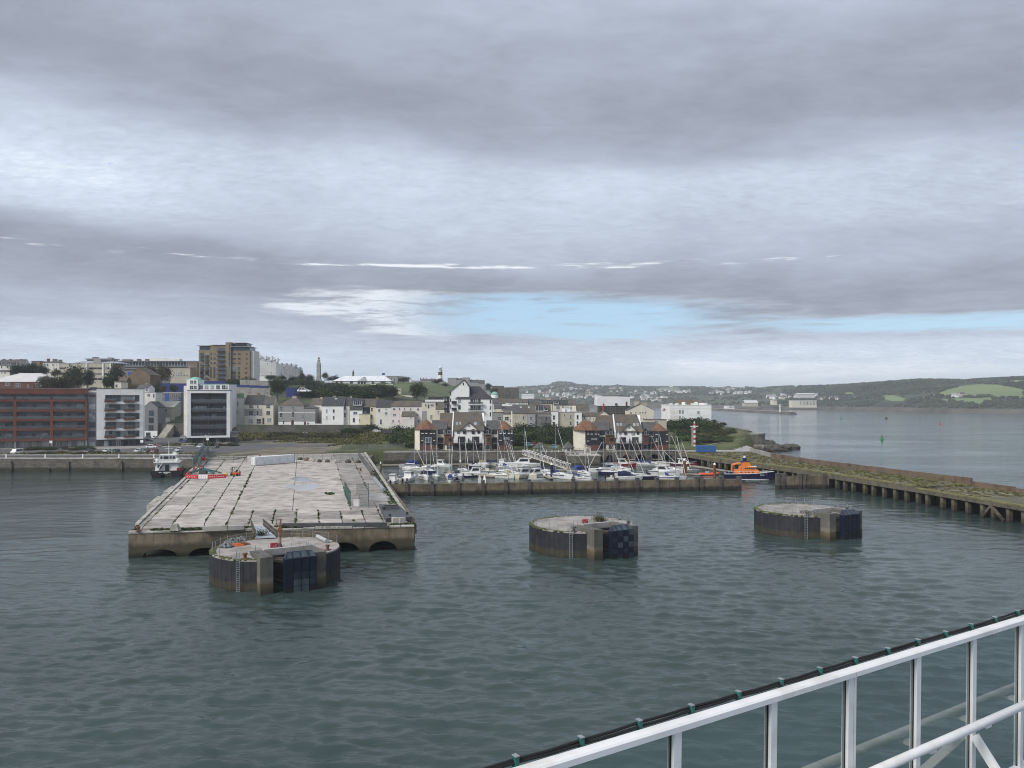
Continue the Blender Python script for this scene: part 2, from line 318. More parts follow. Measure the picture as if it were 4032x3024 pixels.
# ------------------------------------------------------------------ water
def build_water():
 def axis(lo, hi, fine_lo, fine_hi, d0, g):
  a = list(np.arange(fine_lo, fine_hi, d0)); d, v = d0, a[-1]
  while v < hi: d *= g; v += d; a.append(v)
  d, v = d0, a[0]; b = []
  while v > lo: d *= g; v -= d; b.append(v)
  return np.array(b[::-1] + a)
 xs = axis(-7000, 7000, -42, 42, .32, 1.018)
 ys = [-300, -150, -60, 0, 25]; y, d = 40, .4
 while y < 7000:
  ys.append(y); d = max(.3, .0042 * y) if y < 340 else min(.02, .0045 + (y / 340 - 1) * .004) * y; y += d
 ys = np.array(ys)
 X, Y = np.meshgrid(xs, ys); Z = np.zeros_like(X)
 sp = np.maximum(np.gradient(xs)[None, :], np.gradient(ys)[:, None])
 rng = np.random.default_rng(3)
 for i in range(80):
  lam = .85 * (5.5 / .85) ** rng.random(); th = R(-100 + rng.normal() * 24)      # a breeze against the quay, crests a little askew
  k = 2 * math.pi / lam; amp = .0072 * lam ** .7 * rng.uniform(.5, 1.2)
  wgt = np.clip((lam / sp - 2.2) / 1.8, 0, 1)
  ph = k * (X * math.cos(th) + Y * math.sin(th)) + rng.uniform(0, 6.28) + .5 * np.sin(X * .05 + i) + .5 * np.sin(Y * .043 + 2 * i)
  s = np.sin(ph); Z += amp * wgt * (s + .25 * np.cos(2 * ph))
 nx, ny = len(xs), len(ys)
 co = np.stack([X, Y, Z], -1).reshape(-1, 3)
 i = np.arange(nx * (ny - 1)).reshape(ny - 1, nx)[:, :-1].ravel()
 q = np.stack([i, i + 1, i + 1 + nx, i + nx], -1)
 me = bpy.data.meshes.new('water'); me.vertices.add(len(co)); me.vertices.foreach_set('co', co.ravel())
 me.loops.add(q.size); me.loops.foreach_set('vertex_index', q.ravel()); me.polygons.add(len(q))
 me.polygons.foreach_set('loop_start', np.arange(0, q.size, 4)); me.polygons.foreach_set('loop_total', np.full(len(q), 4))
 me.polygons.foreach_set('use_smooth', [True] * len(q)); me.update(calc_edges=True)
 m = bpy.data.materials.new('sea_water'); m.use_nodes = True; t = m.node_tree; n = NT(t); b = t.nodes['Principled BSDF']
 pos = n('ShaderNodeNewGeometry').outputs['Position']
 patch = n.noise(pos, .02, 3, .5)
 n.put(b.inputs['Base Color'], n.ramp(patch, [(.3, (.03, .048, .045)), (.7, (.046, .068, .063))]))
 b.inputs['Roughness'].default_value = .08; b.inputs['IOR'].default_value = 1.333
 r1 = n.noise(n.vmul(pos, (.5, 1.45, 1)), 1.7, 4, .62, .5); r2 = n.noise(n.vmul(pos, (.42, 1.5, 1)), .4, 4, .6, .6)
 r3 = n.noise(n.vmul(pos, (.5, 1.0, 1)), .06, 5, .62, .2)
 h = n.m('ADD', n.m('ADD', n.m('MULTIPLY', r1, .1), n.m('MULTIPLY', r2, .26)), n.m('ADD', n.m('MULTIPLY', r3, .8), n.m('MULTIPLY', n.noise(n.vmul(pos, (.4, 1.0, 1)), .014, 5, .65, .3), 3.5)))
 bp = n('ShaderNodeBump'); n.put(bp.inputs['Strength'], n.ramp(n.noise(n.vmul(pos, (.5, 1, 1)), .016, 4, .6, .4), [(.34, .22), (.62, .75)])); bp.inputs['Distance'].default_value = 1.0
 n.put(bp.inputs['Height'], h); n.l.new(bp.outputs[0], b.inputs['Normal'])
 me.materials.append(m)
 structure(put('water', me), 'grey green choppy harbour water')
build_water()
# ------------------------------------------------------------------ land
LAND = [(-640, 287), (-113, 290), (-50, 315), (70, 323), (99, 326), (118, 372), (131, 402), (133, 430), (134, 512), (98, 545), (35, 570), (12, 700), (22, 1000), (40, 1090), (-30, 1240), (-640, 1240)]
def inside_dist(X, Y, poly):
 ins = np.zeros(X.shape, bool); dist = np.full(X.shape, 1e9); n = len(poly)
 for i in range(n):
  (x0, y0), (x1, y1) = poly[i], poly[(i + 1) % n]
  c = ((y0 > Y) != (y1 > Y)) & (X < (x1 - x0) * (Y - y0) / (y1 - y0 + 1e-9) + x0); ins ^= c
  t = np.clip(((X - x0) * (x1 - x0) + (Y - y0) * (y1 - y0)) / ((x1 - x0) ** 2 + (y1 - y0) ** 2), 0, 1)
  dist = np.minimum(dist, np.hypot(X - x0 - t * (x1 - x0), Y - y0 - t * (y1 - y0)))
 return np.where(ins, dist, -dist)
def sst(v, a, b): t = np.clip((v - a) / (b - a), 0, 1); return t * t * (3 - 2 * t)
def ht(X, Y):
 X = np.asarray(X, float); Y = np.asarray(Y, float)
 zl = np.interp(Y, [0, 441, 443.5, 560, 620, 700, 1000, 1300], [4.9, 4.9, 12, 23, 38, 42, 46, 46])
 zm = np.interp(Y, [0, 385, 428, 430.5, 446, 520, 880, 950, 1300], [4.9, 4.9, 7.6, 11.4, 11.8, 27.5, 45, 48, 46])
 zr0 = np.interp(Y, [0, 338, 392, 446, 900], [4.7, 4.7, 9, 10, 12])
 hf = sst(X, 25, -95) * sst(Y, 446, 520)
 zr = zr0 + hf * np.maximum(zm - zr0, 0)
 a = sst(X, -172, -152); b = sst(X, -84, -74)
 z = zl * (1 - a) + (zm * (1 - b) + zr * b) * a
 return z
def hz(x, y): return float(ht(x, y))
def build_land():
 xs = np.arange(-640, 170, 4.0); ys = np.concatenate([np.arange(280, 470, 2.5), np.arange(470, 1260, 6.0)])
 X, Y = np.meshgrid(xs, ys); d = inside_dist(X, Y, LAND)
 Z = ht(X, Y)
 rough = np.array([[mnoise.noise((x * .06, y * .06, 1.7)) * .5 + mnoise.noise((x * .2, y * .2, 4)) * .15 for x in xs] for y in ys])
 soft = sst(Y, 350, 365) * ((X > -160) & (X < -76)) + (Y > 450)
 Z = Z + rough * np.clip(soft, 0, 1)
 Z = np.where(d > 3.5, Z, -4.0)
 nx = len(xs); vs = np.stack([X, Y, Z], -1).reshape(-1, 3)
 fs, mi = [], []
 for j in range(len(ys) - 1):
  for i in range(nx - 1):
   x, y = xs[i] + 2, (ys[j] + ys[j + 1]) / 2
   if d[j, i] < -8 and d[j + 1, i + 1] < -8: continue
   fs.append((j * nx + i, j * nx + i + 1, (j + 1) * nx + i + 1, (j + 1) * nx + i))
   w = mnoise.noise((x * .03, y * .03, 0))
   if y < 432 and -160 < x < -74: k = 0
   elif y < 446 and x < -150: k = 1
   elif y > 500 and -170 < x < 10 and (y > 640 + w * 120 or x > -60 + 30 * w): k = 3
   elif y < 446: k = 2
   else: k = 4
   mi.append(k)
 b = MB(); b.v = [tuple(p) for p in vs]; b.f = [list(f) for f in fs]; b.mi = mi
 structure(b.build('terrain', ['dirt', 'pavement', 'grass_ground', 'lawn', 'hill_ground'], smooth=True), 'hillside and shore behind the docks')
build_land()
# ------------------------------------------------------------------ walls with arches
def arch_wall(mb, L, z0, z1, arches, th, m=0, nseg=10):
 """wall along +x from 0 to L, front at y=0, thickness th; arches: (u0, u1, z_top, z_spring)"""
 x = 0.0
 for u0, u1, zt, zs in sorted(arches):
  if u0 > x: mb.box(x, u0, 0, th, z0, z1, m)
  pts = []
  for k in range(nseg + 1):
   a = math.pi * (1 - k / nseg); pts.append(((u0 + u1) / 2 + math.cos(a) * (u1 - u0) / 2, zs + math.sin(a) * (zt - zs)))
  for (xa, za), (xb, zb) in zip(pts, pts[1:]):
   mb.add([(xa, 0, za), (xb, 0, zb), (xb, 0, z1), (xa, 0, z1), (xa, th, za), (xb, th, zb), (xb, th, z1), (xa, th, z1)],
     [(0, 1, 2, 3), (0, 4, 5, 1), (3, 2, 6, 7), (7, 6, 5, 4)], m)
  x = u1
 if x < L: mb.box(x, L, 0, th, z0, z1, m)
 return mb
def ang(p, q): return math.atan2(q[1] - p[1], q[0] - p[0])
def dist2(p, q): return math.hypot(q[0] - p[0], q[1] - p[1])
# ------------------------------------------------------------------ the big concrete pier
QZ = 4.4
FL, FR, BR, BL = (-63.0, 126.3), (-16.9, 133.0), (-67.0, 345.0), (-133.0, 345.0)
def lx(Y): return FL[0] + (BL[0] - FL[0]) * (Y - FL[1]) / (BL[1] - FL[1])
def rx(Y): return FR[0] + (BR[0] - FR[0]) * (Y - FR[1]) / (BR[1] - FR[1])
def pier_pt(s, Y):                                    # s 0..1 across
 yl = Y; return (lx(Y) * (1 - s) + rx(Y) * s, Y)
pier = thing('concrete_pier', 'wide derelict concrete pier with weeds in its slab joints and arches along its end', 'pier', (0, 0, 0))
def build_pier():
 a = ang(FL, FR); L = dist2(FL, FR)
 u = lambda px: max(0, min(L, (wx(ux(8, px), 129.5) - FL[0]) / math.cos(a)))
 ar = [(u(255), u(475), 1.35, .2), (u(552), u(760), 1.4, .2), (u(1480), u(1688), 1.7, .2), (u(1757), u(1950), 1.75, .2)]
 arch_wall(MB(), L, -3, 4.05, ar, 1.6).build('front_wall', 'quay_face', pier, (FL[0], FL[1], 0), a)
 n = Vector((-math.sin(a), math.cos(a))) * 9
 MB().prism([(FL[0] + n.x * .95 - .5, FL[1] + n.y), (FR[0] + n.x * .8, FR[1] + n.y), BR, BL], -3, 4.2).build('core', 'quay_face', pier)
 MB().prism([(FL[0] - .25, FL[1] + 1.65), (FR[0] + .2, FR[1] + 1.65), (FR[0] + n.x, FR[1] + n.y + .1), (FL[0] + n.x, FL[1] + n.y - .05)], 2.6, 4.2).build('deck_beam', 'quay_face', pier)
 # coping stones along the end, uneven
 x = 0.0; k = 0
 while x < L - .6:
  w = min(random.uniform(1.2, 3.0), L - x)
  h = random.uniform(.22, .42) if random.random() < .85 else .12
  MB().box(x + .04, x + w - .04, -.12, 1.3 + random.uniform(-.2, .4), 4.053, 4.053 + h).build('coping_stone', 'coping', pier, (FL[0], FL[1], 0), a); x += w; k += 1
 # slabs
 rows = [129.3]
 while rows[-1] < 338: rows.append(rows[-1] + (5.2 if rows[-1] < 150 else random.choice((6.5, 8, 9.5))))
 for j in range(len(rows) - 1):
  y0, y1 = rows[j], rows[j + 1]
  cuts = [.012, .035, .13, .244, .325] + ([.405, .49, .575, .66, .745, .83] if y0 < 150 else [.56, .788]) + [.895, .985]
  for i in range(len(cuts) - 1):
   g = .0035 if random.random() < .8 else .005
   if i in (2, 3, 4): g = .004
   if 5 <= i <= 6 and y0 > 150: g = .0014
   s0, s1 = cuts[i] + g / 2, cuts[i + 1] - g / 2
   c = [pier_pt(s0, y0 + .1), pier_pt(s1, y0 + .1), pier_pt(s1, y1 - .1), pier_pt(s0, y1 - .1)]
   if y0 < 134: c[1] = (c[1][0], c[1][1] + .147 * (c[1][0] - FL[0]) * .9); c[0] = (c[0][0], c[0][1] + .147 * (c[0][0] - FL[0]) * .9)
   if c[0][1] > c[3][1] - .8 or c[1][1] > c[2][1] - .8: continue
   zt = QZ + random.uniform(-.02, .02)
   dark = s0 > .78 or (i < 2 and random.random() < .5) or (y0 < 150 and i > 3 and random.random() < .6)
   MB().prism(c, 4.2 + .003, zt).build('concrete_slab', 'slab_dark' if dark else 'slab', pier)
 # kerb along the sides, dark rail channel behind the end
 MB().prism([pier_pt(-.002, 133), pier_pt(.012, 133), pier_pt(.012, 340), pier_pt(-.002, 340)], 4.1, 4.62).build('side_kerb', 'coping', pier)
 MB().prism([pier_pt(.988, 140), pier_pt(1.002, 140), pier_pt(1.002, 340), pier_pt(.988, 340)], 4.1, 4.62).build('side_kerb', 'coping', pier)
 p0, p1 = GC(8, 1170, 572, QZ), GC(8, 1900, 566, QZ)
 MB().box(0, dist2(p0, p1), -.3, .35, 4.3, 4.95).build('edge_beam', 'dark_steel', pier, (p0[0], p0[1], 0), ang(p0, p1))
 p0, p1 = GC(8, 615, 600, QZ), GC(8, 905, 588, QZ)
 MB().box(0, dist2(p0, p1) * .6, -.3, .5, 4.3, 5.1).build('parapet_block', 'coping', pier, (p0[0], p0[1], 0), ang(p0, p1))
 MB().box(dist2(p0, p1) * .61, dist2(p0, p1), -.3, .5, 4.3, 5.0).build('parapet_block', 'concrete', pier, (p0[0], p0[1], 0), ang(p0, p1))
 # lower ledges and rotten steps along the pier's side
 for (x0, y0, x1, y1, z) in [(225, 425, 300, 360, 2.6), (290, 390, 345, 340, 2.9), (340, 330, 400, 290, 3.0), (225, 470, 260, 440, 2.3), (180, 540, 215, 500, 2.5), (420, 285, 450, 262, 3.2)]:
  a0, a1 = GC(8, x0, y0, z), GC(8, x1, y1, z); e = lx((a0[1] + a1[1]) / 2) + 1
  MB().prism([a0, (lx(a0[1]) + .8, a0[1]), (lx(a1[1]) + .8, a1[1]), a1], -2, z).build('side_ledge', 'coping', pier)
 for k in range(14):
  Y = 137 + k * 11; X = lx(Y)
  MB().box(X - .75, X - .05, Y - .2, Y + .2, -2, 4.2).build('fender_timber', 'timber', pier)
 # platform with a step on the landward side
 q = [GC(8, 1770, 395, 4.3), GC(8, 1925, 402, 4.3), GC(8, 1895, 350, 4.3), GC(8, 1775, 340, 4.3)]
 MB().prism(q, -2, 4.55).build('side_platform', 'concrete', pier)
build_pier()
# puddle: standing water in a hollow of the slabs
pm = bpy.data.materials.new('puddle_water'); pm.use_nodes = True; pb = pm.node_tree.nodes['Principled BSDF']
pb.inputs['Base Color'].default_value = (.22, .22, .23, 1); pb.inputs['Roughness'].default_value = .06; pb.inputs['Specular IOR Level'].default_value = .9
def blob(c, x, y, rx_, ry_, z, seed=0, n=22):
 r = random.Random(seed); ph = [r.uniform(0, 6.28) for _ in range(4)]
 pts = []
 for i in range(n):
  a = 2 * math.pi * i / n; k = 1 + .16 * math.sin(2 * a + ph[0]) + .12 * math.sin(3 * a + ph[1]) + .08 * math.sin(5 * a + ph[2])
  pts.append(GC(c, x + rx_ * k * math.cos(a), y - ry_ * k * math.sin(a), z))
 return pts
for (x, y, a, b, s) in [(1322, 297, 100, 24, 1), (1300, 240, 72, 16, 5)]:
 o = MB().prism(blob(8, x, y, a, b, QZ + .03, s), QZ + .022, QZ + .03).build('puddle', pm); structure(o, 'shallow puddle on the pale pier slabs')
# ------------------------------------------------------------------ left-hand quay, street level
def qwall(name, p, q, z1, th, m, label, z0=-3, cat='quay wall', apron=None):
 o = MB().box(0, dist2(p, q), 0, th, z0, z1).build(name, m, None, (p[0], p[1], 0), ang(p, q)); tag(o, label, cat); return o
qw = thing('quay_wall', 'long dark stone quay wall under the white railing', 'quay wall', (-640, 278.5, 0))
def build_quay():
 L = 540; MB().box(0, L, 0, 12, -3, 4.55).build('wall', 'quay_stone', qw)
 MB().box(0, L, -.15, 2.2, 4.553, 4.95).build('coping', 'coping', qw)
 for px in (765, 1365, 545, 1830, 120):
  x = wx(ux(1, px), 278) + 640
  MB().box(x - .3, x + .3, -.5, -.003, -2, 3.9 if px != 545 else 1.4).build('fender_timber', 'timber', qw)
 # railing
 r = thing('railing', 'white railing with stout posts along the stone quay edge', 'railing', (-640, 279.6, 4.95))
 for px in (70, 510, 933, 1341, 1735, -370, -800):
  x = wx(ux(1, px), 279.6) + 640; MB().box(x - .17, x + .17, -.17, .17, 0, 1.45).build('post', 'white', r)
 x1 = wx(ux(2, 560), 279.6) + 640
 MB().box(300, x1, -.05, .05, 1.02, 1.17).build('top_rail', 'white', r)
 MB().box(300, x1, -.03, .03, .5, .56).build('lower_rail', 'grey_steel', r)
 xs = np.arange(302, x1, 2.4)
 for x in xs: MB().box(x - .03, x + .03, -.03, .03, 0, 1.02).build('upright', 'grey_steel', r)
build_quay()
# streets (sheets over the land)
def sheet(name, pts, z, m, label=None, th=.05):
 b = MB(); zs = [zz if zz is not None else 0 for zz in z] if isinstance(z, (list, tuple)) else z
 b.prism(pts, [v - .3 for v in zs] if isinstance(zs, list) else zs - .3, zs, 0)
 return structure(b.build(name, m), label)
sheet('quay_road', [(-640, 291), (-114, 291), (-104, 352), (-120, 440), (-640, 440)], 4.96, 'asphalt', 'tarmac quay road and car park')
sheet('verge', [(-640, 296), (-118, 296), (-112, 305), (-640, 305)], 5.0, 'grass_ground', 'weedy grass verge along the quay')
sheet('forecourt', [(-640, 329), (-170, 329), (-146, 352), (-146, 357), (-640, 340)], 5.02, 'pavement', 'paved strip before the flats')
sheet('yard', [(-133, 345), (-70, 345), (-84, 372), (-96, 378), (-140, 372), (-128, 356)], 4.97, 'asphalt', 'dark tarmac yard behind the pier fence')
sheet('hill_road', [(-190, 443), (-177, 443), (-196, 560), (-205, 560)], [12.05, 12.05, 23.1, 23.1], 'asphalt', 'street climbing between the flats')
sheet('side_street', [(-75, 398), (-48, 392), (-48, 404), (-72, 412)], [9.3, 9.0, 9.5, 9.9], 'asphalt', 'short street before the terraced houses')
def qline(pts, z1, m, name, label, cat, th=2.5, z0=-3):
 r = thing(name, label, cat, (0, 0, 0))
 for p, q in zip(pts, pts[1:]): MB().box(0, dist2(p, q), 0, th, z0, z1).build('wall', m, r, (p[0], p[1], 0), ang(p, q))
 return r
# retaining walls
qline([(-153, 427.5), (-76, 427)], 12.2, 'rubble_stone', 'retaining_wall', 'old dark stone retaining wall below the terraced houses', 'wall', 1.2, 4)
qline([(-205, 439.6), (-172, 439.6)], 12.6, 'rubble_stone', 'retaining_wall', 'stone retaining wall beside the stair up from the car park', 'wall', 1.2, 4)
# marina back quay: plain stone towards the pier, arches under the second group of houses
mq = thing('marina_quay', 'stone quay wall behind the marina with dark arches under the second row of houses', 'quay wall', (0, 0, 0))
def build_marina_quay():
 A, B, C, D = (-52, 311), (wx(ux(5, 600), 316), 316), (wx(ux(5, 1420), 319), 319), (72, 321)
 MB().box(0, dist2(A, B), 0, 12, -3, 4.75).build('wall', 'quay_stone', mq, (A[0], A[1], 0), ang(A, B))
 MB().box(0, dist2(A, B), -.12, 1.4, 4.753, 5.0).build('coping', 'coping', mq, (A[0], A[1], 0), ang(A, B))
 L = dist2(B, D); arc = []
 for xc, w in ((720, 100), (865, 100), (1105, 140), (1300, 150), (1490, 140), (1690, 130)):
  u = wx(ux(5, xc), 318) - B[0]; h = wx(ux(5, xc + w / 2), 318) - wx(ux(5, xc), 318); arc.append((u - h, u + h, 3.5, .9))
 arch_wall(MB(), L, -3, 4.75, arc, 1.4).build('arched_wall', 'quay_stone', mq, (B[0], B[1], 0), ang(B, D))
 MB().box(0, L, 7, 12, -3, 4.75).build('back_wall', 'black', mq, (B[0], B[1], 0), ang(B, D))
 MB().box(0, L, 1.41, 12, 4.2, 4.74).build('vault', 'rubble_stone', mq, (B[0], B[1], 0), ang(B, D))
 MB().box(0, L, -.12, 1.4, 4.753, 5.0).build('coping', 'coping', mq, (B[0], B[1], 0), ang(B, D))
 # small stone bastion with a paved terrace in the middle
 p = [GC(5, 300, 1345), GC(5, 740, 1345)]
 MB().prism([p[0], p[1], (p[1][0], 317), (p[0][0], 317)], -3, 4.2).build('bastion', 'quay_stone', mq)
 MB().prism([(p[0][0] - .1, p[0][1] - .1), (p[1][0] + .1, p[1][1] - .1), (p[1][0] + .1, 317), (p[0][0] - .1, 317)], 4.203, 4.5).build('terrace', 'coping', mq)
build_marina_quay()
# inner west side of the marina: low stone wall running from the pier to the back quay
qline([(-50, 246), (-56, 312)], 3.8, 'quay_stone', 'quay_wall', 'short stone wall between pier and marina pontoons', 'quay wall', 3.0)
# ------------------------------------------------------------------ marina breakwaters
def breakwater(p, q, z, label, posts, gtag):
 o = thing('breakwater', label, 'breakwater', (p[0], p[1], 0), ang(p, q)); L = dist2(p, q)
 n = max(2, round(L / 6.0))
 for i in range(n):
  MB().box(i * L / n + .02, (i + 1) * L / n - .02, 0, .7, -3, z + random.uniform(-.05, .05)).build('wall_panel', 'breakwater', o)
 for u in posts:
  MB().box(u - .45, u + .45, -.35, 1.1, -3, z + .75).build('post', 'breakwater_post', o)
  MB().box(u - .5, u + .5, -.4, 1.15, z + .753, z + .9).build('post_cap', 'dark_steel', o)
 MB().box(0, L, .15, .55, z + .06, z + .18).build('capping', 'mossy_edge', o)
 return o
p, q = GC(10, 285, 598), GC(11, 892, 738)
BWP, BWQ = p, q
pp = [507, 843, 1187, 1517, 1827, 2140]
posts = [dist2(p, q) * (wx(ux(10, x), 207) - p[0]) / (q[0] - p[0]) * 1.012 for x in pp]
pp5 = [370, 672, 968, 1262, 1541, 1826, 2104]; posts += [dist2(p, q) * (wx(ux(5, x), 215) - p[0]) / (q[0] - p[0]) for x in pp5]
posts += [dist2(p, q) * (wx(ux(11, x), 221) - p[0]) / (q[0] - p[0]) for x in (240, 560)] + [dist2(p, q) - .4]
breakwater(p, q, 3.1, 'long brown timber faced breakwater wall in front of the marina', posts, 0)
p2, q2 = GC(11, 1470, 722), (93.0, 225.5)
L2 = dist2(p2, q2)
breakwater(p2, q2, 3.6, 'short grey breakwater stub joined to the ruined jetty', [.4, 2.0, L2 * .44, L2 * .52, L2 * .9], 0)
# ------------------------------------------------------------------ ruined jetty
JF = [(69, 319), (74.5, 287), (88.4, 246.8), (100.8, 192), (106, 159.5), (113, 122)]
JB = [(100, 322), (98, 290), (101, 262), (118, 197), (127, 160), (137, 122)]
jet = thing('ruined_jetty', 'ruined concrete jetty on square piles, overgrown with weeds', 'jetty', (0, 0, 0))
def on_line(px, line):
 k = (px - CX) / F
 for (x0, y0), (x1, y1) in zip(line, line[1:]):
  d0, d1 = x0 - k * y0, x1 - k * y1
  if d0 * d1 <= 0: t = d0 / (d0 - d1 + 1e-9); return (x0 + t * (x1 - x0), y0 + t * (y1 - y0), math.atan2(y1 - y0, x1 - x0))
 return None
def build_jetty():
 for i in range(5):
  MB().prism([JF[i], JB[i], JB[i + 1], JF[i + 1]], 3.5, 4.4 - (.5 if i >= 3 else 0) * 1).build('deck', 'jetty_deck', jet)
  a = ang(JF[i], JF[i + 1]); L = dist2(JF[i], JF[i + 1])
  z1 = 4.75 if i < 3 else 4.2
  MB().box(0, L, -.35, .5, 3.0, z1 - .35).build('edge_beam', 'jetty_face', jet, (*JF[i], 0), a)
  MB().box(0, L, -.4, .7, z1 - .347, z1).build('edge_kerb', 'mossy_edge', jet, (*JF[i], 0), a)
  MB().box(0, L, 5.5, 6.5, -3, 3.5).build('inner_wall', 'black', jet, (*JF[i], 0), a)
  a = ang(JB[i], JB[i + 1]); L = dist2(JB[i], JB[i + 1])
  nn = max(1, round(L / 6)); zt = 6.0 if i < 3 else 5.2
  for k in range(nn):
   if i == 3 and k > nn * .3: zt = 4.9
   MB().box(k * L / nn + .015, (k + 1) * L / nn - .015, -.5, .0, -3, zt + random.uniform(-.06, .06)).build('wall_panel', 'rust_wall' if i > 0 else 'pale_stone', jet, (*JB[i], 0), a)
 pts = [375, 455, 530, 605, 715, 795, 895, 1000, 1105, 1210, 1300, 1440, 1545, 1675, 1815, 1915, 2060, 2200]
 for px in [ux(7, x) for x in pts] + [ux(6, x) for x in (560, 640, 700, 800, 880, 1000, 1110, 1220, 1320, 1400, 1500, 1600, 1690, 1800)]:
  r = on_line(px, JF)
  if not r: continue
  MB().box(-.42, .42, 0, .9, -3, 3.0).build('pile', 'jetty_face', jet, (r[0], r[1], 0), r[2])
  MB().box(-.35, .35, 3.4, 4.1, -3, 3.5).build('pile', 'jetty_face', jet, (r[0], r[1], 0), r[2])
 for x0, x1 in ((1915, 1845), (1915, 2040)):
  a, b = on_line(ux(7, x0), JF), on_line(ux(7, x1), JF)
  MB().bar((a[0] - .2, a[1] + .2, 2.9), (b[0] - .2, b[1] + .2, .2), .5).build('brace', 'timber', jet)
 for c, x0, x1 in ((6, 700, 660),):
  a, b = on_line(ux(6, x0), JF), on_line(ux(6, x1), JF); MB().bar((a[0] - .2, a[1] + .2, .3), (b[0] - .2, b[1] + .2, 3), .5).build('brace', 'timber', jet)
 # loose planks near the end
 for k in range(26):
  Y = random.uniform(135, 190); t = random.uniform(.1, .8)
  a = on_line(CX + F * .6, JF); xf = np.interp(Y, [122, 159.5, 192], [113, 106, 100.8]); xb = np.interp(Y, [122, 160, 197], [137, 127, 118])
  MB().box(-random.uniform(1, 2.6), random.uniform(1, 2.4), -.16, .16, 0, .12).build('loose_plank', random.choice(['timber', 'jetty_face', 'timber_pale']), jet, (xf + (xb - xf) * t, Y, 3.93 + .012 * k), random.uniform(1.3, 2.3))
build_jetty()
# ------------------------------------------------------------------ mooring dolphins
mat('pad_blue', (.007, .013, .03), .5, .3, 1.2, spec=.3, streak=.5, band=[(.6, (.012, .014, .014), .3)])
mat('pad_pale', (.06, .078, .098), .5, .3, 1.2, streak=.5)
mat('pad_mid', (.02, .03, .048), .5, .3, 1.2, streak=.6)
mat('galv', (.3, .32, .34), .45, .2, 1.5, metal=.3)
mat('red_paint', (.42, .06, .07), .5, .15, 1)
mat('moss', (.085, .1, .035), .95, .4, 1.5)
def make_pile():
 w = 2 * math.pi * 9.2 / 60 / 2
 prof = [(-w, .12), (-w * .62, .12), (-w * .38, -.02), (w * .38, -.02), (w * .62, .12), (w, .12), (w, .3), (-w, .3)]
 return MB().loft([[(x, y, -3) for x, y in prof], [(x, y, 3.98) for x, y in prof]]).mesh('sheet_pile', 'sheet_pile')
PILE = make_pile()
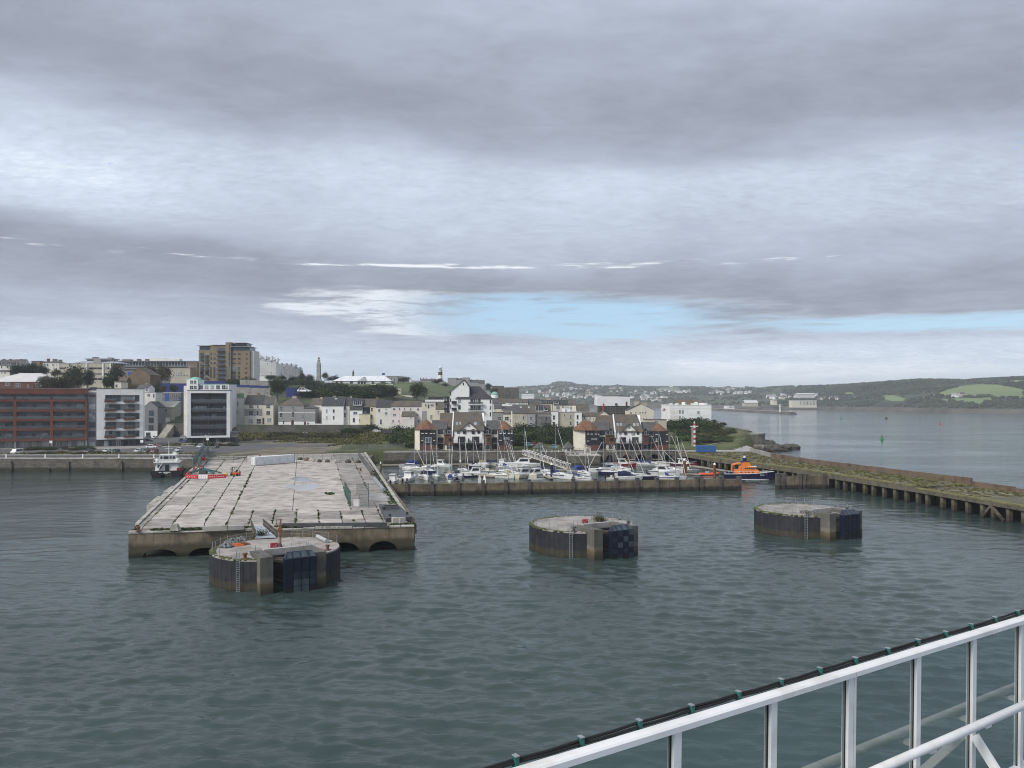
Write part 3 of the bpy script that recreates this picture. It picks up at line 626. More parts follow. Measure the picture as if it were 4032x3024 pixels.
def dolphin(label, px, Y, turn, seed, full_rail):
 rr = random.Random(seed); RD = 9.2
 t = thing('mooring_dolphin', label, 'dolphin', (wx(px, Y), Y, 0), R(turn), 'round mooring dolphins')
 w = 2.75; yb = -RD + 4.6; circ = []
 a0 = math.asin(w / RD)
 for i in range(49):
  a = -math.pi / 2 + a0 + (2 * math.pi - 2 * a0) * i / 48
  circ.append((RD * math.cos(a), RD * math.sin(a)))
 poly = circ + [(-w, yb), (w, yb)]
 MB().prism(poly, -3, 4.0, 0).build('core', 'sheet_pile', t)
 deck = [(x * .985, y * .985) for x, y in circ] + [(-w, yb), (w, yb)]
 MB().prism(deck, 4.003, 4.2).build('deck_slab', 'slab_dark', t)
 for i in range(60):
  a = 2 * math.pi * i / 60
  if abs((a - 1.5 * math.pi + math.pi) % (2 * math.pi) - math.pi) < a0 + .19: continue
  put('sheet_pile', PILE, t, (RD * math.cos(a), RD * math.sin(a), 0), a + math.pi / 2)
 # moss along the rim, in stretches
 mb = MB()
 for i in range(140):
  a = rr.gauss(2.9, 1.0); r0 = RD - rr.uniform(.1, .6); s = rr.uniform(.12, .4)
  if abs((a - 1.5 * math.pi + math.pi) % (2 * math.pi) - math.pi) < a0 + .1: continue
  mb.ball((r0 * math.cos(a), r0 * math.sin(a), 4.2), s, 5, 4, 0, .5)
 tag(mb.build('rim_weeds', 'moss', t), None, None, None, 'stuff')
 for sx in (-1, 1):
  x0 = sx * (w + .85)
  MB().prism([(x0 - .85, -RD - 1.0), (x0 + .85, -RD - 1.0), (x0 + .85, yb + 1.4), (x0 - .85, yb + 1.4)], -3, [4.95, 4.95, 4.7, 4.7]).build('fender_buttress', 'block_concrete', t)
  MB().box(x0 - .85, x0 + .85, yb + 1.41, yb + 2.3, 4.2, 4.45).build('step', 'concrete', t)
 MB().box(-w, w, yb, yb + .7, 4.203, 4.95).build('back_parapet', 'concrete', t)
 # steel fender frame hanging in the slot
 fx0, fx1, fy = -1.35, 2.75 + .25, -RD - 1.75
 MB().box(fx0, fx1, fy + .12, fy + 1.15, -1.6, 4.55).build('fender_frame', 'pad_blue', t)
 MB().add([(fx0, fy + .12, 4.55), (fx1, fy + .12, 4.55), (fx1 - .5, fy + .95, 5.35), (fx0 + .5, fy + .95, 5.35), (fx0, fy + 1.15, 4.55), (fx1, fy + 1.15, 4.55), (fx1 - .5, fy + 1.15, 5.35), (fx0 + .5, fy + 1.15, 5.35)],
    [(0, 1, 2, 3), (3, 2, 6, 7), (1, 5, 6, 2), (0, 3, 7, 4), (4, 7, 6, 5)]).build('fender_hood', 'pad_mid', t)
 nc, nr = 4, 6; cw = (fx1 - fx0) / nc; ch = 5.6 / nr
 for i in range(nc):
  for j in range(nr):
   m = 'pad_blue'
   if seed == 1 and j in (1, 2, 3) and i in (1, 2, 3) and not (i == 3 and j == 1): m = 'pad_pale' if j < 3 and i < 3 else 'pad_mid'
   elif seed == 2 and (i + j) % 2 == 0 and j > 0: m = 'pad_mid' if rr.random() < .6 else 'pad_pale'
   MB().box(fx0 + i * cw + .04, fx0 + (i + 1) * cw - .04, fy, fy + .1, -1.05 + j * ch + .04, -1.05 + (j + 1) * ch - .04).build('fender_pad', m, t)
  MB().add([(fx0 + .5 * (i == 0) * .4 + i * cw + .1, fy + .1, 4.62), (fx0 + (i + 1) * cw - .1, fy + .1, 4.62), (fx0 + (i + 1) * cw - .2 - (.3 if i == nc - 1 else 0), fy + .8, 5.28), (fx0 + i * cw + .2 + (.3 if i == 0 else 0), fy + .8, 5.28)],
     [(0, 1, 2, 3)]).build('hood_plate', 'pad_pale', t)
 for z in (1.2, 3.6): MB().bar((fx0 + .2, fy + 1.1, z), (-w, yb, z), .35).build('fender_strut', 'black', t)
 MB().bar((-w, -RD + .5, 4.1), (w, -RD - .2, 4.0), .3).build('slot_beam', 'timber', t)
 MB().bar((-w, -RD + 1.8, 4.1), (w, -RD + .8, 4.0), .3).build('slot_beam', 'timber', t)
 # stanchions with a thin rail
 def stan(x, y, h=1.15): MB().cyl((x, y, 4.15), (x, y, 4.2 + h), .045, n=5).build('stanchion', 'galv', t)
 n = 26; pts = []
 for i in range(n):
  a = -math.pi / 2 + a0 + .35 + (2 * math.pi - 2 * a0 - .7) * i / (n - 1)
  x, y = (RD - .35) * math.cos(a), (RD - .35) * math.sin(a)
  if not full_rail and y < 3 and rr.random() < .5: pts.append(None); continue
  stan(x, y, rr.uniform(1.05, 1.3)); pts.append((x, y, 5.25))
 rl = MB()
 for a, b in zip(pts, pts[1:]):
  if a and b: rl.cyl(a, b, .022, n=4); rl.cyl((a[0], a[1], 4.75), (b[0], b[1], 4.75), .015, n=4)
 rl.build('guard_wire', 'galv', t)
 for x, y in [(-3.6 + rr.uniform(-.2, .2), -8.4 + k * 1.15) for k in range(6)] + [(3.6, -8.2 + k * 1.3) for k in range(5)] + [(-2 + k * 1.1, yb + .9) for k in range(5)]: stan(x, y, 1.15)
 # bollards, ladder, lifebuoy cabinet
 for x, y in ((-5.6, -6.0), (6.0, -5.6)):
  b = MB().cyl((x, y, 4.2), (x, y, 4.3), .55, n=10).cyl((x, y, 4.3), (x, y, 4.9), .22, n=8).cyl((x, y, 4.8), (x, y, 4.98), .34, n=8).build('bollard', 'rust' if seed == 1 else 'dark_steel', t)
 a = math.pi * 1.5 - .78; lxx, lyy = (RD + .3) * math.cos(a), (RD + .3) * math.sin(a); tx, ty = -math.sin(a), math.cos(a)
 ld = MB()
 for s in (-.25, .25): ld.cyl((lxx + tx * s, lyy + ty * s, -.5), (lxx + tx * s, lyy + ty * s, 5.3), .035, n=5)
 for k in range(16): ld.cyl((lxx - tx * .25, lyy - ty * .25, k * .3), (lxx + tx * .25, lyy + ty * .25, k * .3), .02, n=4)
 ld.build('ladder', 'galv', t)
 if seed == 3: return t
 cab = MB().box(-.55, .55, -.2, .2, .25, 1.15).build('lifebuoy_cabinet', 'red_paint', t, (-.8 if seed != 3 else -2.5, yb + 2.4, 4.2)); cab['label'] = 'red lifebuoy cabinet'
 MB().bar((-.5, -.22, .3), (.5, -.22, 1.1), .07, .02).build('cabinet_stripe', 'coping', cab)
 for s in (-.4, .4): MB().box(s - .03, s + .03, -.03, .03, -.0, .25).build('cabinet_leg', 'galv', cab)
 return t
d1 = dolphin('round mooring dolphin with heaped nets and a gangway to the big pier', 1088, 113.5, 30, 1, False)
d2 = dolphin('round mooring dolphin standing alone in the water between the other two', 2290, 135.5, 29, 2, True)
d3 = dolphin('round mooring dolphin nearest to the ruined jetty, with a plain dark fender', 3160, 153, 28, 3, True)
# ------------------------------------------------------------------ building kit
mat('white_wall', (.77, .77, .75), .8, .07, .3, streak=.14)
mat('offwhite_wall', (.69, .67, .61), .8, .08, .3, streak=.2)
mat('pink_wall', (.66, .61, .585), .8, .07, .3, streak=.18)
mat('cream', (.62, .58, .48), .8, .08, .3, streak=.2)
mat('yellow_wall', (.62, .575, .42), .8, .07, .3, streak=.15)
mat('beige_wall', (.45, .41, .33), .85, .1, .3, streak=.35)
mat('grey_wall', (.28, .28, .275), .85, .1, .3, streak=.2)
mat('mid_grey', (.2, .2, .205), .8, .1, .5)
mat('dark_grey', (.075, .077, .082), .7, .15, .5)
mat('lilac_wall', (.33, .33, .36), .8, .07, .3, streak=.15)
stone('brick_red', (.16, .058, .04), (.19, .072, .05), (.16, .09, .07), .9, .3, rough=.85, var=.15, scale=.3)
mat('brick_plain', (.13, .056, .042), .85, .15, .6)
stone('brick_tan', (.23, .185, .12), (.2, .16, .1), (.2, .17, .12), .9, .3, rough=.85, var=.12, scale=.1)
mat('brown_render', (.17, .125, .085), .85, .15, .2)
mat('timber_black', (.022, .024, .032), .7, .25, .8, streak=.3)
mat('timber_brown', (.12, .056, .03), .75, .2, .8, streak=.3)
mat('slate', (.085, .083, .085), .7, .2, .5, dirt=((.12, .105, .075), .5))
mat('slate_brown', (.105, .092, .078), .75, .22, .4, dirt=((.14, .1, .05), .6))
mat('slate_dark', (.05, .05, .054), .65, .2, .5)
mat('terracotta', (.165, .085, .052), .8, .25, .5, dirt=((.2, .12, .05), .6), streak=.3)
mat('roof_pale', (.55, .54, .53), .6, .06, .2)
mat('roof_grey', (.3, .31, .33), .6, .1, .2)
mat('copper_green', (.2, .42, .36), .7, .15, .5)
mat('hoarding_blue', (.022, .035, .16), .6, .12, .3)
mat('blue_paint', (.04, .1, .36), .6, .1, .5)
mat('green_clad', (.22, .32, .18), .7, .1, .5)
mat('door_red', (.09, .02, .02), .6, .1, 1)
mat('door_orange', (.4, .12, .03), .6, .1, 1)
mat('frame_white', (.72, .72, .71), .5, .04, 1)
mat('frame_dark', (.05, .05, .055), .5, .1, 1)
mat('frame_wood', (.1, .055, .035), .6, .2, 1)
mat('chimney_pot', (.3, .15, .08), .8, .2, 1)
mat('scaffold_board', (.2, .17, .13), .8, .2, 1)
mat('tarp_white', (.68, .69, .7), .6, .06, .15)
glassy('pane', (.035, .04, .048))
glassy('pane_light', (.28, .3, .31))
glassy('pane_blue', (.06, .085, .11))
bg_ = bpy.data.materials.new('balcony_glass'); bg_.use_nodes = True
def thin_glass(m, tint, refl=.12, ior=1.45):
 t = m.node_tree; t.nodes.clear(); n = NT(t); o = n('ShaderNodeOutputMaterial')
 tr = n('ShaderNodeBsdfTransparent'); tr.inputs[0].default_value = (*tint, 1); gl = n('ShaderNodeBsdfGlossy'); gl.inputs['Roughness'].default_value = .03
 fr = n('ShaderNodeFresnel'); fr.inputs[0].default_value = ior
 mx = n('ShaderNodeMixShader'); n.put(mx.inputs[0], n.m('MULTIPLY', n.m('ADD', n.m('MULTIPLY', fr.outputs[0], .9), refl, clamp=True), n.m('SUBTRACT', 1.0, n('ShaderNodeNewGeometry').outputs['Backfacing'])))
 n.l.new(tr.outputs[0], mx.inputs[1]); n.l.new(gl.outputs[0], mx.inputs[2]); n.l.new(mx.outputs[0], o.inputs[0])
thin_glass(bg_, (.5, .58, .6), .1); M['balcony_glass'] = bg_
WC = {}
def win_mesh(w, h, style):
 k = (round(w, 2), round(h, 2), style)
 if k not in WC:
  f = .07 if style != 'dark' else .06; fm = {'sash': 'frame_white', 'dark': 'frame_dark', 'wood': 'frame_wood', 'case': 'frame_white', 'door': 'frame_white'}[style]
  b = MB(); w2 = w / 2
  b.box(-w2, -w2 + f, -.07, 0, 0, h); b.box(w2 - f, w2, -.07, 0, 0, h); b.box(-w2 + f, w2 - f, -.07, 0, h - f, h); b.box(-w2 + f, w2 - f, -.07, 0, 0, f)
  if style in ('sash',): b.box(-w2 + f, w2 - f, -.065, -.005, h * .48, h * .48 + f)
  if w > 1.5 * (1 if style != 'sash' else .9):
   for q in range(1, max(2, round(w / 1.1))): x = -w2 + w * q / max(2, round(w / 1.1)); b.box(x - f / 2, x + f / 2, -.066, -.004, f, h - f)
  if style == 'sash': b.box(-w2 - .08, w2 + .08, -.16, -.001, -.1, -.003)
  WC[k] = (b.mesh('window', fm), {m: MB().box(-w2 + f, w2 - f, -.03, -.004, f, h - f).mesh('pane', m) for m in ('pane', 'pane_light', 'pane_blue')})
 return WC[k]
def window(parent, x, y, z, w, h, style='sash', pane=None, rz=0.0):
 fm, pm_ = win_mesh(w, h, style)
 o = put('window', fm, parent, (x, y, z), rz)
 put('pane', pm_[pane or random.choice(('pane', 'pane', 'pane', 'pane_blue', 'pane_light'))], o)
 return o
def wpx(parent, c, Y, r, style='sash', y=0.0, pane=None, X0=0.0, Z0=0.0, dY=0.0):
 """window from a rectangle measured on the facade standing at distance Y"""
 a, b = wx(ux(c, r[0]), Y), wx(ux(c, r[2]), Y); z1, z0 = wz(uy(c, r[1]), Y), wz(uy(c, r[3]), Y)
 return window(parent, (a + b) / 2 - X0, y, z0 - Z0, max(.4, b - a), max(.4, z1 - z0), style, pane)
def house(label, c, Y, x0, x1, yb, ye, yr=None, roof='gx', d=9.0, wall='white_wall', rm='slate', wins=(), doors=(), chims=(), bands=(), style='sash',
   name='house', cat='house', group=None, panels=(), dormers=(), lights=(), ridge=None, zb=None):
 """a house whose front stands at distance Y; all measures on that front plane"""
 xa, xb = wx(ux(c, x0), Y), wx(ux(c, x1), Y); xc = (xa + xb) / 2; w = xb - xa
 gz = min(hz(xa, Y), hz(xb, Y), hz(xc, Y + d)) if zb is None else zb
 zf = wz(uy(c, yb), Y); z0 = min(gz, zf) - .4
 t = thing(name, label, cat, (xc, Y, z0), 0, group)
 ze = wz(uy(c, ye), Y) - z0; zr = (wz(uy(c, yr), Y + (d / 2 if roof in ('gx', 'hip') else 0)) - z0) if yr is not None else ze
 zr = max(zr, ze + .3) if roof != 'flat' else zr
 h = w / 2; b = MB()
 if roof == 'gx': b.loft([[(-h, a, q) for a, q in ((0, 0), (d, 0), (d, ze), (d / 2, zr), (0, ze))], [(h, a, q) for a, q in ((0, 0), (d, 0), (d, ze), (d / 2, zr), (0, ze))]])
 elif roof == 'gy': b.loft([[(a, 0, q) for a, q in ((-h, 0), (h, 0), (h, ze), (0, zr), (-h, ze))][::-1], [(a, d, q) for a, q in ((-h, 0), (h, 0), (h, ze), (0, zr), (-h, ze))][::-1]])
 elif roof == 'mono': b.loft([[(-h, a, q) for a, q in ((0, 0), (d, 0), (d, zr), (0, ze))], [(h, a, q) for a, q in ((0, 0), (d, 0), (d, zr), (0, ze))]])
 else: b.box(-h, h, 0, d, 0, ze)
 b.build('wall', wall, t)
 r = MB()
 if roof == 'gx': r.gable(-h, h, 0, d, ze, zr, axis='x')
 elif roof == 'gy': r.gable(-h, h, 0, d, ze, zr, axis='y')
 elif roof == 'hip': r.hip(-h, h, 0, d, ze, zr, ridge)
 elif roof == 'mono':
  k = (zr - ze) / d; r.loft([[(x, -.3, ze - .3 * k), (x, d, zr), (x, d, zr + .2), (x, -.3, ze - .3 * k + .2)] for x in (-h - .1, h + .1)])
 else:
  r.box(-h - .12, h + .12, -.12, d + .12, ze + .003, ze + .35)
 ro = r.build('roof', rm, t)
 for cx_, yt, cw in chims:
  X = wx(ux(c, cx_), Y + d / 2) - xc; zt = wz(uy(c, yt), Y + d / 2) - z0; W = max(.7, cw * CR[c][2] / F * Y)
  lo = min(zr - 1.0, zt - 1.2)
  cb = MB().box(X - W / 2, X + W / 2, d / 2 - .45, d / 2 + .45, lo, zt - .35)
  cb.box(X - W / 2 - .08, X + W / 2 + .08, d / 2 - .53, d / 2 + .53, zt - .6, zt - .42, 0)
  for k in range(max(1, int(W / .55))): cb.cyl((X - W / 2 + .3 + k * .55, d / 2, zt - .4), (X - W / 2 + .3 + k * .55, d / 2, zt), .14, .11, 6, 1)
  cb.build('chimney', [random.choice(('brown_render', 'beige_wall', 'grey_wall', 'brick_plain')), 'chimney_pot'], ro)
 for yy, hh, mm in bands:
  z = wz(uy(c, yy), Y) - z0; MB().box(-h - .04, h + .04, -.07, -.002, z - hh / 2, z + hh / 2).build('string_course', mm, t)
 for (a, q, e, f, mm) in panels:
  A, B_, z1, z2 = wx(ux(c, a), Y) - xc, wx(ux(c, e), Y) - xc, wz(uy(c, q), Y) - z0, wz(uy(c, f), Y) - z0
  MB().box(A, B_, -.05, -.002, max(z2, .3), z1).build('wall_panel', mm, t)
 for rr_ in wins: wpx(t, c, Y, rr_[:4], rr_[4] if len(rr_) > 4 else style, -.004 if not panels else -.052, None, xc, z0)
 for (a, q, e, f, mm) in doors:
  A, B_, z1, z2 = wx(ux(c, a), Y) - xc, wx(ux(c, e), Y) - xc, wz(uy(c, q), Y) - z0, wz(uy(c, f), Y) - z0
  dr = MB().box(A, B_, -.08, -.003, z2, z1).build('door', mm, t)
  MB().box(B_ - .2, B_ - .12, -.13, -.083, (z1 + z2) / 2 - .1, (z1 + z2) / 2).build('handle', 'grey_steel', dr)
 for (a, q, e, f) in dormers:      # dormer standing in the front slope
  A, B_, z1, z2 = wx(ux(c, a), Y + 1) - xc, wx(ux(c, e), Y + 1) - xc, wz(uy(c, q), Y + 1) - z0, wz(uy(c, f), Y + 1) - z0
  dm = MB().box(A, B_, .6, d / 2, z2 - .3, z1).build('dormer', 'frame_white', ro)
  MB().box(A - .15, B_ + .15, .45, d / 2, z1 + .002, z1 + .16).build('dormer_roof', 'slate_dark', ro)
  n_ = max(1, round((B_ - A) / 1.3))
  for k in range(n_): MB().box(A + .15 + k * (B_ - A - .15) / n_, A + (k + 1) * (B_ - A - .15) / n_, .56, .598, z2 + .1, z1 - .15).build('dormer_pane', 'pane', ro)
 for (a, q, e, f) in lights:       # roof lights lying in the front slope
  k = (zr - ze) / (d / 2) if roof == 'gx' else (zr - ze) / d
  def pt(px_, py_):
   # meet the slope: z = ze + k*y
   tx, tz = (ux(c, px_) - CX) / F, (HY - uy(c, py_)) / F
   y = (H + tz * Y - z0 - ze) / (k - tz); return (tx * (Y + y) - xc, y, ze + k * y + .24)
  p_ = [pt(a, f), pt(e, f), pt(e, q), pt(a, q)]
  MB().add(p_ + [(x, y, z - .12) for x, y, z in p_], [(0, 1, 2, 3), (0, 4, 5, 1), (1, 5, 6, 2), (2, 6, 7, 3), (3, 7, 4, 0)]).build('roof_light', 'pane_light', ro)
 t['_geo'] = (xc, z0, ze, zr, h); return t
def drop_geo():
 for o in bpy.data.objects:
  if '_geo' in o: del o['_geo']
def railing_part(parent, x0, x1, y, z, h=1.05, glass=True, m='grey_steel', name='balustrade'):
 b = MB().box(x0, x1, y - .03, y + .03, z + h - .06, z + h)
 n = max(2, round((x1 - x0) / 1.5) + 1)
 for i in range(n): x = x0 + (x1 - x0) * i / (n - 1); b.box(x - .025, x + .025, y - .024, y + .024, z, z + h - .06)
 o = b.build(name, m, parent)
 if glass: MB().box(x0 + .03, x1 - .03, y - .012, y + .012, z + .06, z + h - .08).build('glass_panel', 'balcony_glass', o)
 return o
# ------------------------------------------------------------------ red brick flats, link and white flats
def facade_axis(c, p0, Y, th):
 """distance along a facade turned by th about its point at measured column p0"""
 Xp = wx(ux(c, p0), Y)
 def X(p):
  k = (ux(c, p) - CX) / F; return (k * Y - Xp) / (math.cos(th) - k * math.sin(th))
 return Xp, X
def red_flats():
 Y, c = 345.0, 1; z0 = 4.9; TH = R(23); Xp, X = facade_axis(c, 985, Y, TH); xr = 0.0; x0 = X(-370)
 Zf = lambda y: wz(uy(c, y), Y) - z0
 t = thing('apartment_building', 'long red brick block of flats with glass fronted balconies on every floor', 'building', (Xp, Y, z0), TH)
 ztop = Zf(660); MB().box(x0, xr, 1.9, 16, 0, ztop - .3).build('inner_wall', 'mid_grey', t)
 MB().box(x0 - .1, xr, 0, 16.1, ztop - 2.4, ztop).build('parapet', 'brick_red', t)
 MB().box(x0 - .2, xr + .1, -.1, 16.2, ztop + .003, ztop + .15).build('roof', 'roof_grey', t)
 bandy = [(780, 805), (890, 915), (995, 1020), (1100, 1125), (1213, 1240)]
 for a, b in bandy:
  MB().box(x0, xr, -.02, 1.88, Zf(b), Zf(a)).build('floor_band', 'brick_red', t)
 cols = [(-270, -240), (150, 185), (563, 597), (958, 985)]
 for a, b in cols:
  zs = [0] + [Zf(v) for pr in bandy[::-1] for v in (pr[1], pr[0])] + [ztop - 2.4]
  for k in range(0, len(zs), 2):
   if k == 0: MB().box(X((a + b) / 2) - .35, X((a + b) / 2) + .35, .2, 1.0, 0, zs[1] - .003).build('column', 'grey_wall', t); continue
   if k == len(zs) - 2: continue
   MB().box(X(a), X(b), 0, 1.86, zs[k] + .003, zs[k + 1] - .003).build('brick_pier', 'brick_red', t)
 floors = [780] + [b[0] for b in bandy[1:]]
 bays = [(-240, 150), (185, 563), (597, 958)]
 for fi, (a, b) in enumerate(bandy):
  for (p, q) in bays:
   railing_part(t, X(p) + .05, X(q) - .05, .12, Zf(a) + .004, 1.15)
   top = Zf(a) + 2.25; W = X(q) - X(p)
   for k, (u, ww, hh) in enumerate(((.07, 2.4, 2.1), (.45, 1.3, 1.7), (.72, 2.8, 2.2))):
    u += random.uniform(-.03, .03)
    if random.random() < .3: u = u + .03
    window(t, X(p) + W * u + ww / 2, 1.896, Zf(a) + .1 + (2.2 - hh), ww, hh, 'dark', random.choice(('pane', 'pane', 'pane_blue', 'pane_light')))
   for k in range(random.randint(1, 3)):
    if random.random() < .6:
     u = X(p) + random.uniform(.8, W - .8); MB().box(u - .35, u + .35, .7, 1.2, Zf(a) + .004, Zf(a) + random.uniform(.5, .9)).build('balcony_seat', random.choice(('brown_render', 'dark_grey', 'white')), t)
 for (p, q) in bays:
  W = X(q) - X(p)
  for u, ww in ((.08, 2.6), (.45, 1.1), (.75, 2.4)): window(t, X(p) + W * u + ww / 2, 1.896, .5, ww, 2.2, 'case', 'pane_light' if random.random() < .6 else 'pane')
 # link
 a, b = X(987), X(1082)
 l = thing('link_block', 'narrow grey link between the red brick flats and the white flats', 'building', (Xp - 1.2 * math.sin(TH), Y + 1.2 * math.cos(TH), z0), TH)
 MB().box(a, b, 0, 14, 0, Zf(700)).build('wall', 'mid_grey', l)
 MB().box(a, b, -.02, 14, Zf(700) + .003, Zf(680)).build('parapet', 'offwhite_wall', l)
 for y1, y2 in ((725, 750), (830, 900), (932, 1000), (1035, 1100), (1140, 1205), (1258, 1312)):
  window(l, (a + b) / 2, -.004, max(.15, Zf(y2)), (b - a) * .82, Zf(y1) - max(.15, Zf(y2)), 'dark', 'pane_light' if y1 in (830, 932, 1258) else 'pane')
 MB().box(a + .5, b - .5, 3, 9, Zf(680) + .003, Zf(640)).build('lift_housing', 'dark_grey', l)
 # white flats
 wf = thing('apartment_building', 'white rendered block of flats with small brown boxed balconies', 'building', (Xp + .5 * math.sin(TH), Y - .5 * math.cos(TH), z0), TH)
 a, b = X(1088), X(1612); zt = Zf(660); zb_ = Zf(1236); d = 15
 i0, i1 = X(1186), X(1572)
 rows = [(730, 806), (835, 907), (937, 1007), (1037, 1109), (1138, 1209)]
 MB().box(a, i0, 0, d, zb_, zt - .01).build('wall', 'white_wall', wf); MB().box(i1, b, 0, d, zb_, zt - .01).build('wall', 'white_wall', wf)
 ys = [zb_] + [v for r_ in rows[::-1] for v in (Zf(r_[1]), Zf(r_[0]))] + [zt - .01]
 for k in range(0, len(ys), 2): MB().box(i0, i1, 0, d, ys[k], ys[k + 1]).build('wall', 'white_wall', wf)
 MB().box(i0, i1, .5, d, zb_, zt - .5).build('recess_wall', 'grey_wall', wf)
 MB().box(a - .1, b + .1, -.1, d + .1, zt, zt + .2).build('roof', 'dark_grey', wf)
 for y1, y2 in rows:
  z1, z2 = Zf(y1), Zf(y2)
  for p, q in ((1190, 1225), (1228, 1262), (1265, 1308), (1311, 1357), (1402, 1440), (1443, 1482), (1485, 1522), (1524, 1569)):
   if random.random() < .12: continue
   window(wf, (X(p) + X(q)) / 2, .496, z2 + .03, X(q) - X(p), z1 - z2 - .06, 'dark', random.choice(('pane', 'pane_blue', 'pane_light', 'pane')))
  for p, q in ((1180, 1310), (1395, 1525)):
   bl = MB().box(X(p), X(q), -1.5, .0, z2 - .25, z2 + .02).build('balcony', 'brick_plain', wf)
   MB().box(X(p), X(q), -1.5, -1.42, z2 + .023, z2 + .55).build('balcony_panel', 'timber_brown', bl)
   for s in (X(p), X(q) - .06): MB().box(s, s + .06, -1.41, -.01, z2 + .023, z2 + .55).build('balcony_side', 'timber_brown', bl)
   railing_part(bl, X(p) + .07, X(q) - .07, -1.44, z2 + .56, .75)
 MB().box(a, b, .9, d, 0, zb_ - .004).build('ground_floor', 'dark_grey', wf)
 for p in (1168, 1210, 1305, 1390, 1450, 1520): window(wf, X(p) + 1, .896, .4, 1.7, 2.2, 'case' if p in (1168, 1305) else 'dark', 'pane_light' if p in (1168, 1305) else 'pane')
 for p in (1092, 1375, 1606): MB().box(X(p) - .2, X(p) + .2, .1, .5, 0, zb_ - .004).build('column', 'dark_grey', wf)
red_flats()
def framed_flats():
 Y, c, z0 = 368.0, 2, 4.9; TH = R(17); Xp, X = facade_axis(c, 750, Y, TH); Z = lambda y: wz(uy(c, y), Y) - z0
 t = thing('apartment_building', 'dark glazed block of flats inside a thick white square frame', 'building', (Xp, Y, z0), TH)
 a, b, zt, zb = X(508), X(990), Z(680), Z(1211); th = X(548) - X(508); d = 14
 MB().box(a, a + th, -.6, d, zb, zt).build('frame', 'white_wall', t); MB().box(b - th, b, -.6, d, zb, zt).build('frame', 'white_wall', t)
 MB().box(a + th, b - th, -.6, d, zt - th * .8, zt).build('frame', 'white_wall', t); MB().box(a + th, b - th, -.6, d, zb, zb + .9).build('frame', 'white_wall', t)
 MB().box(a - .1, b + .1, -.7, d + .1, zt + .003, zt + .25).build('roof', 'dark_grey', t)
 MB().box(a + th, b - th, 1.6, d - .1, zb + .9, zt - th * .8).build('inner_wall', 'dark_grey', t)
 rows = [(712, 808), (822, 905), (922, 1000), (1018, 1093), (1110, 1188)]
 for k, (y1, y2) in enumerate(rows):
  z = Z(y2)
  if k < 4: MB().box(a + th, b - th, -.1, 1.59, z - .75, z).build('floor_slab', 'dark_steel', t)
  xm = (a + b) / 2
  for p, q in ((a + th, xm - .15), (xm + .15, b - th)):
   railing_part(t, p + .05, q - .05, -.02, z + .004, 1.2)
   W = q - p
   for u, ww, hh in ((.12, 2.2, 2.2), (.42, 3.0, 2.2), (.75, 1.1, 2.2)): window(t, p + W * u + ww / 2, 1.596, z + .05, ww, hh, 'dark', random.choice(('pane', 'pane', 'pane_blue', 'pane_light')))
 MB().box((a + b) / 2 - .14, (a + b) / 2 + .14, 0, 1.58, zb + .91, zt - th * .8 - .01).build('party_wall', 'dark_grey', t)
 MB().box(a - .5, X(1072), .8, d, 0, zb - .004).build('ground_floor', 'dark_grey', t)
 for p in (560, 610, 690, 760, 830, 890, 1000): window(t, X(p) + .9, .796, .4, 1.8, 2.1, 'dark', random.choice(('pane', 'pane_light')))
 MB().box(X(992), X(1072), 1.5, d - 1, Z(1180), Z(1150)).build('wing_roof', 'mid_grey', t)
 MB().box(X(995), X(1068), 2, d - 2, zb, Z(1181)).build('wing', 'beige_wall', t)
 sw = MB().box(a - 2, b + 2, -5.5, -5, 0, .9).build('garden_wall', 'beige_wall', None, (Xp, Y, z0), TH); tag(sw, 'low beige garden wall before the white framed flats', 'wall')
framed_flats()
# ------------------------------------------------------------------ houses behind the flats
house('grey narrow gabled house with a white ground floor beside the white flats', 1, 438, 1618, 1775, 1208, 868, 806, 'gy', 10, 'mid_grey', 'slate_dark',
  [(1678, 905, 1732, 965, 'dark'), (1676, 985, 1730, 1046, 'dark'), (1674, 1070, 1728, 1130, 'dark'), (1645, 1152, 1695, 1205)], panels=[(1622, 1135, 1772, 1208, 'white_wall')], style='dark')
house('red brick hall with a broad pale hipped roof behind the red flats', 1, 480, -160, 560, 700, 580, 485, 'hip', 26, 'brick_plain', 'roof_pale', [(310, 612, 326, 658), (60, 590, 110, 620), (400, 600, 470, 640), (170, 600, 230, 640)], name='hall', cat='building')
house('tall brown gable end house with stepped extensions and a blue corner', 1, 470, 1440, 1692, 690, 505, 430, 'gy', 14, 'brown_render', 'slate_brown', [(1640, 600, 1665, 640)], chims=[(1545, 425, 25)], panels=[(1442, 470, 1475, 505, 'blue_paint')])
house('small tan house with two chimneys in front of the brown gable', 1, 462, 1335, 1425, 690, 570, 530, 'gx', 6, 'brown_render', 'slate_brown', [(1370, 590, 1395, 625)], chims=[(1345, 515, 28), (1405, 505, 28)])
house('cream flat roofed house peering over the white flats', 1, 455, 1290, 1365, 700, 590, 580, 'flat', 8, 'cream', 'roof_grey', [(1300, 610, 1325, 645)], chims=[(1310, 572, 40)])
house('white house with a low roof beside the grey gabled house', 1, 456, 1545, 1672, 720, 650, 618, 'gx', 8, 'white_wall', 'slate', [(1560, 655, 1590, 690), (1600, 655, 1630, 690), (1638, 655, 1665, 690)])
house('cream house with a flat roof above the grey gabled house', 1, 450, 1615, 1752, 830, 705, 690, 'flat', 9, 'offwhite_wall', 'roof_grey', [(1720, 715, 1742, 760), (1660, 720, 1690, 750)])
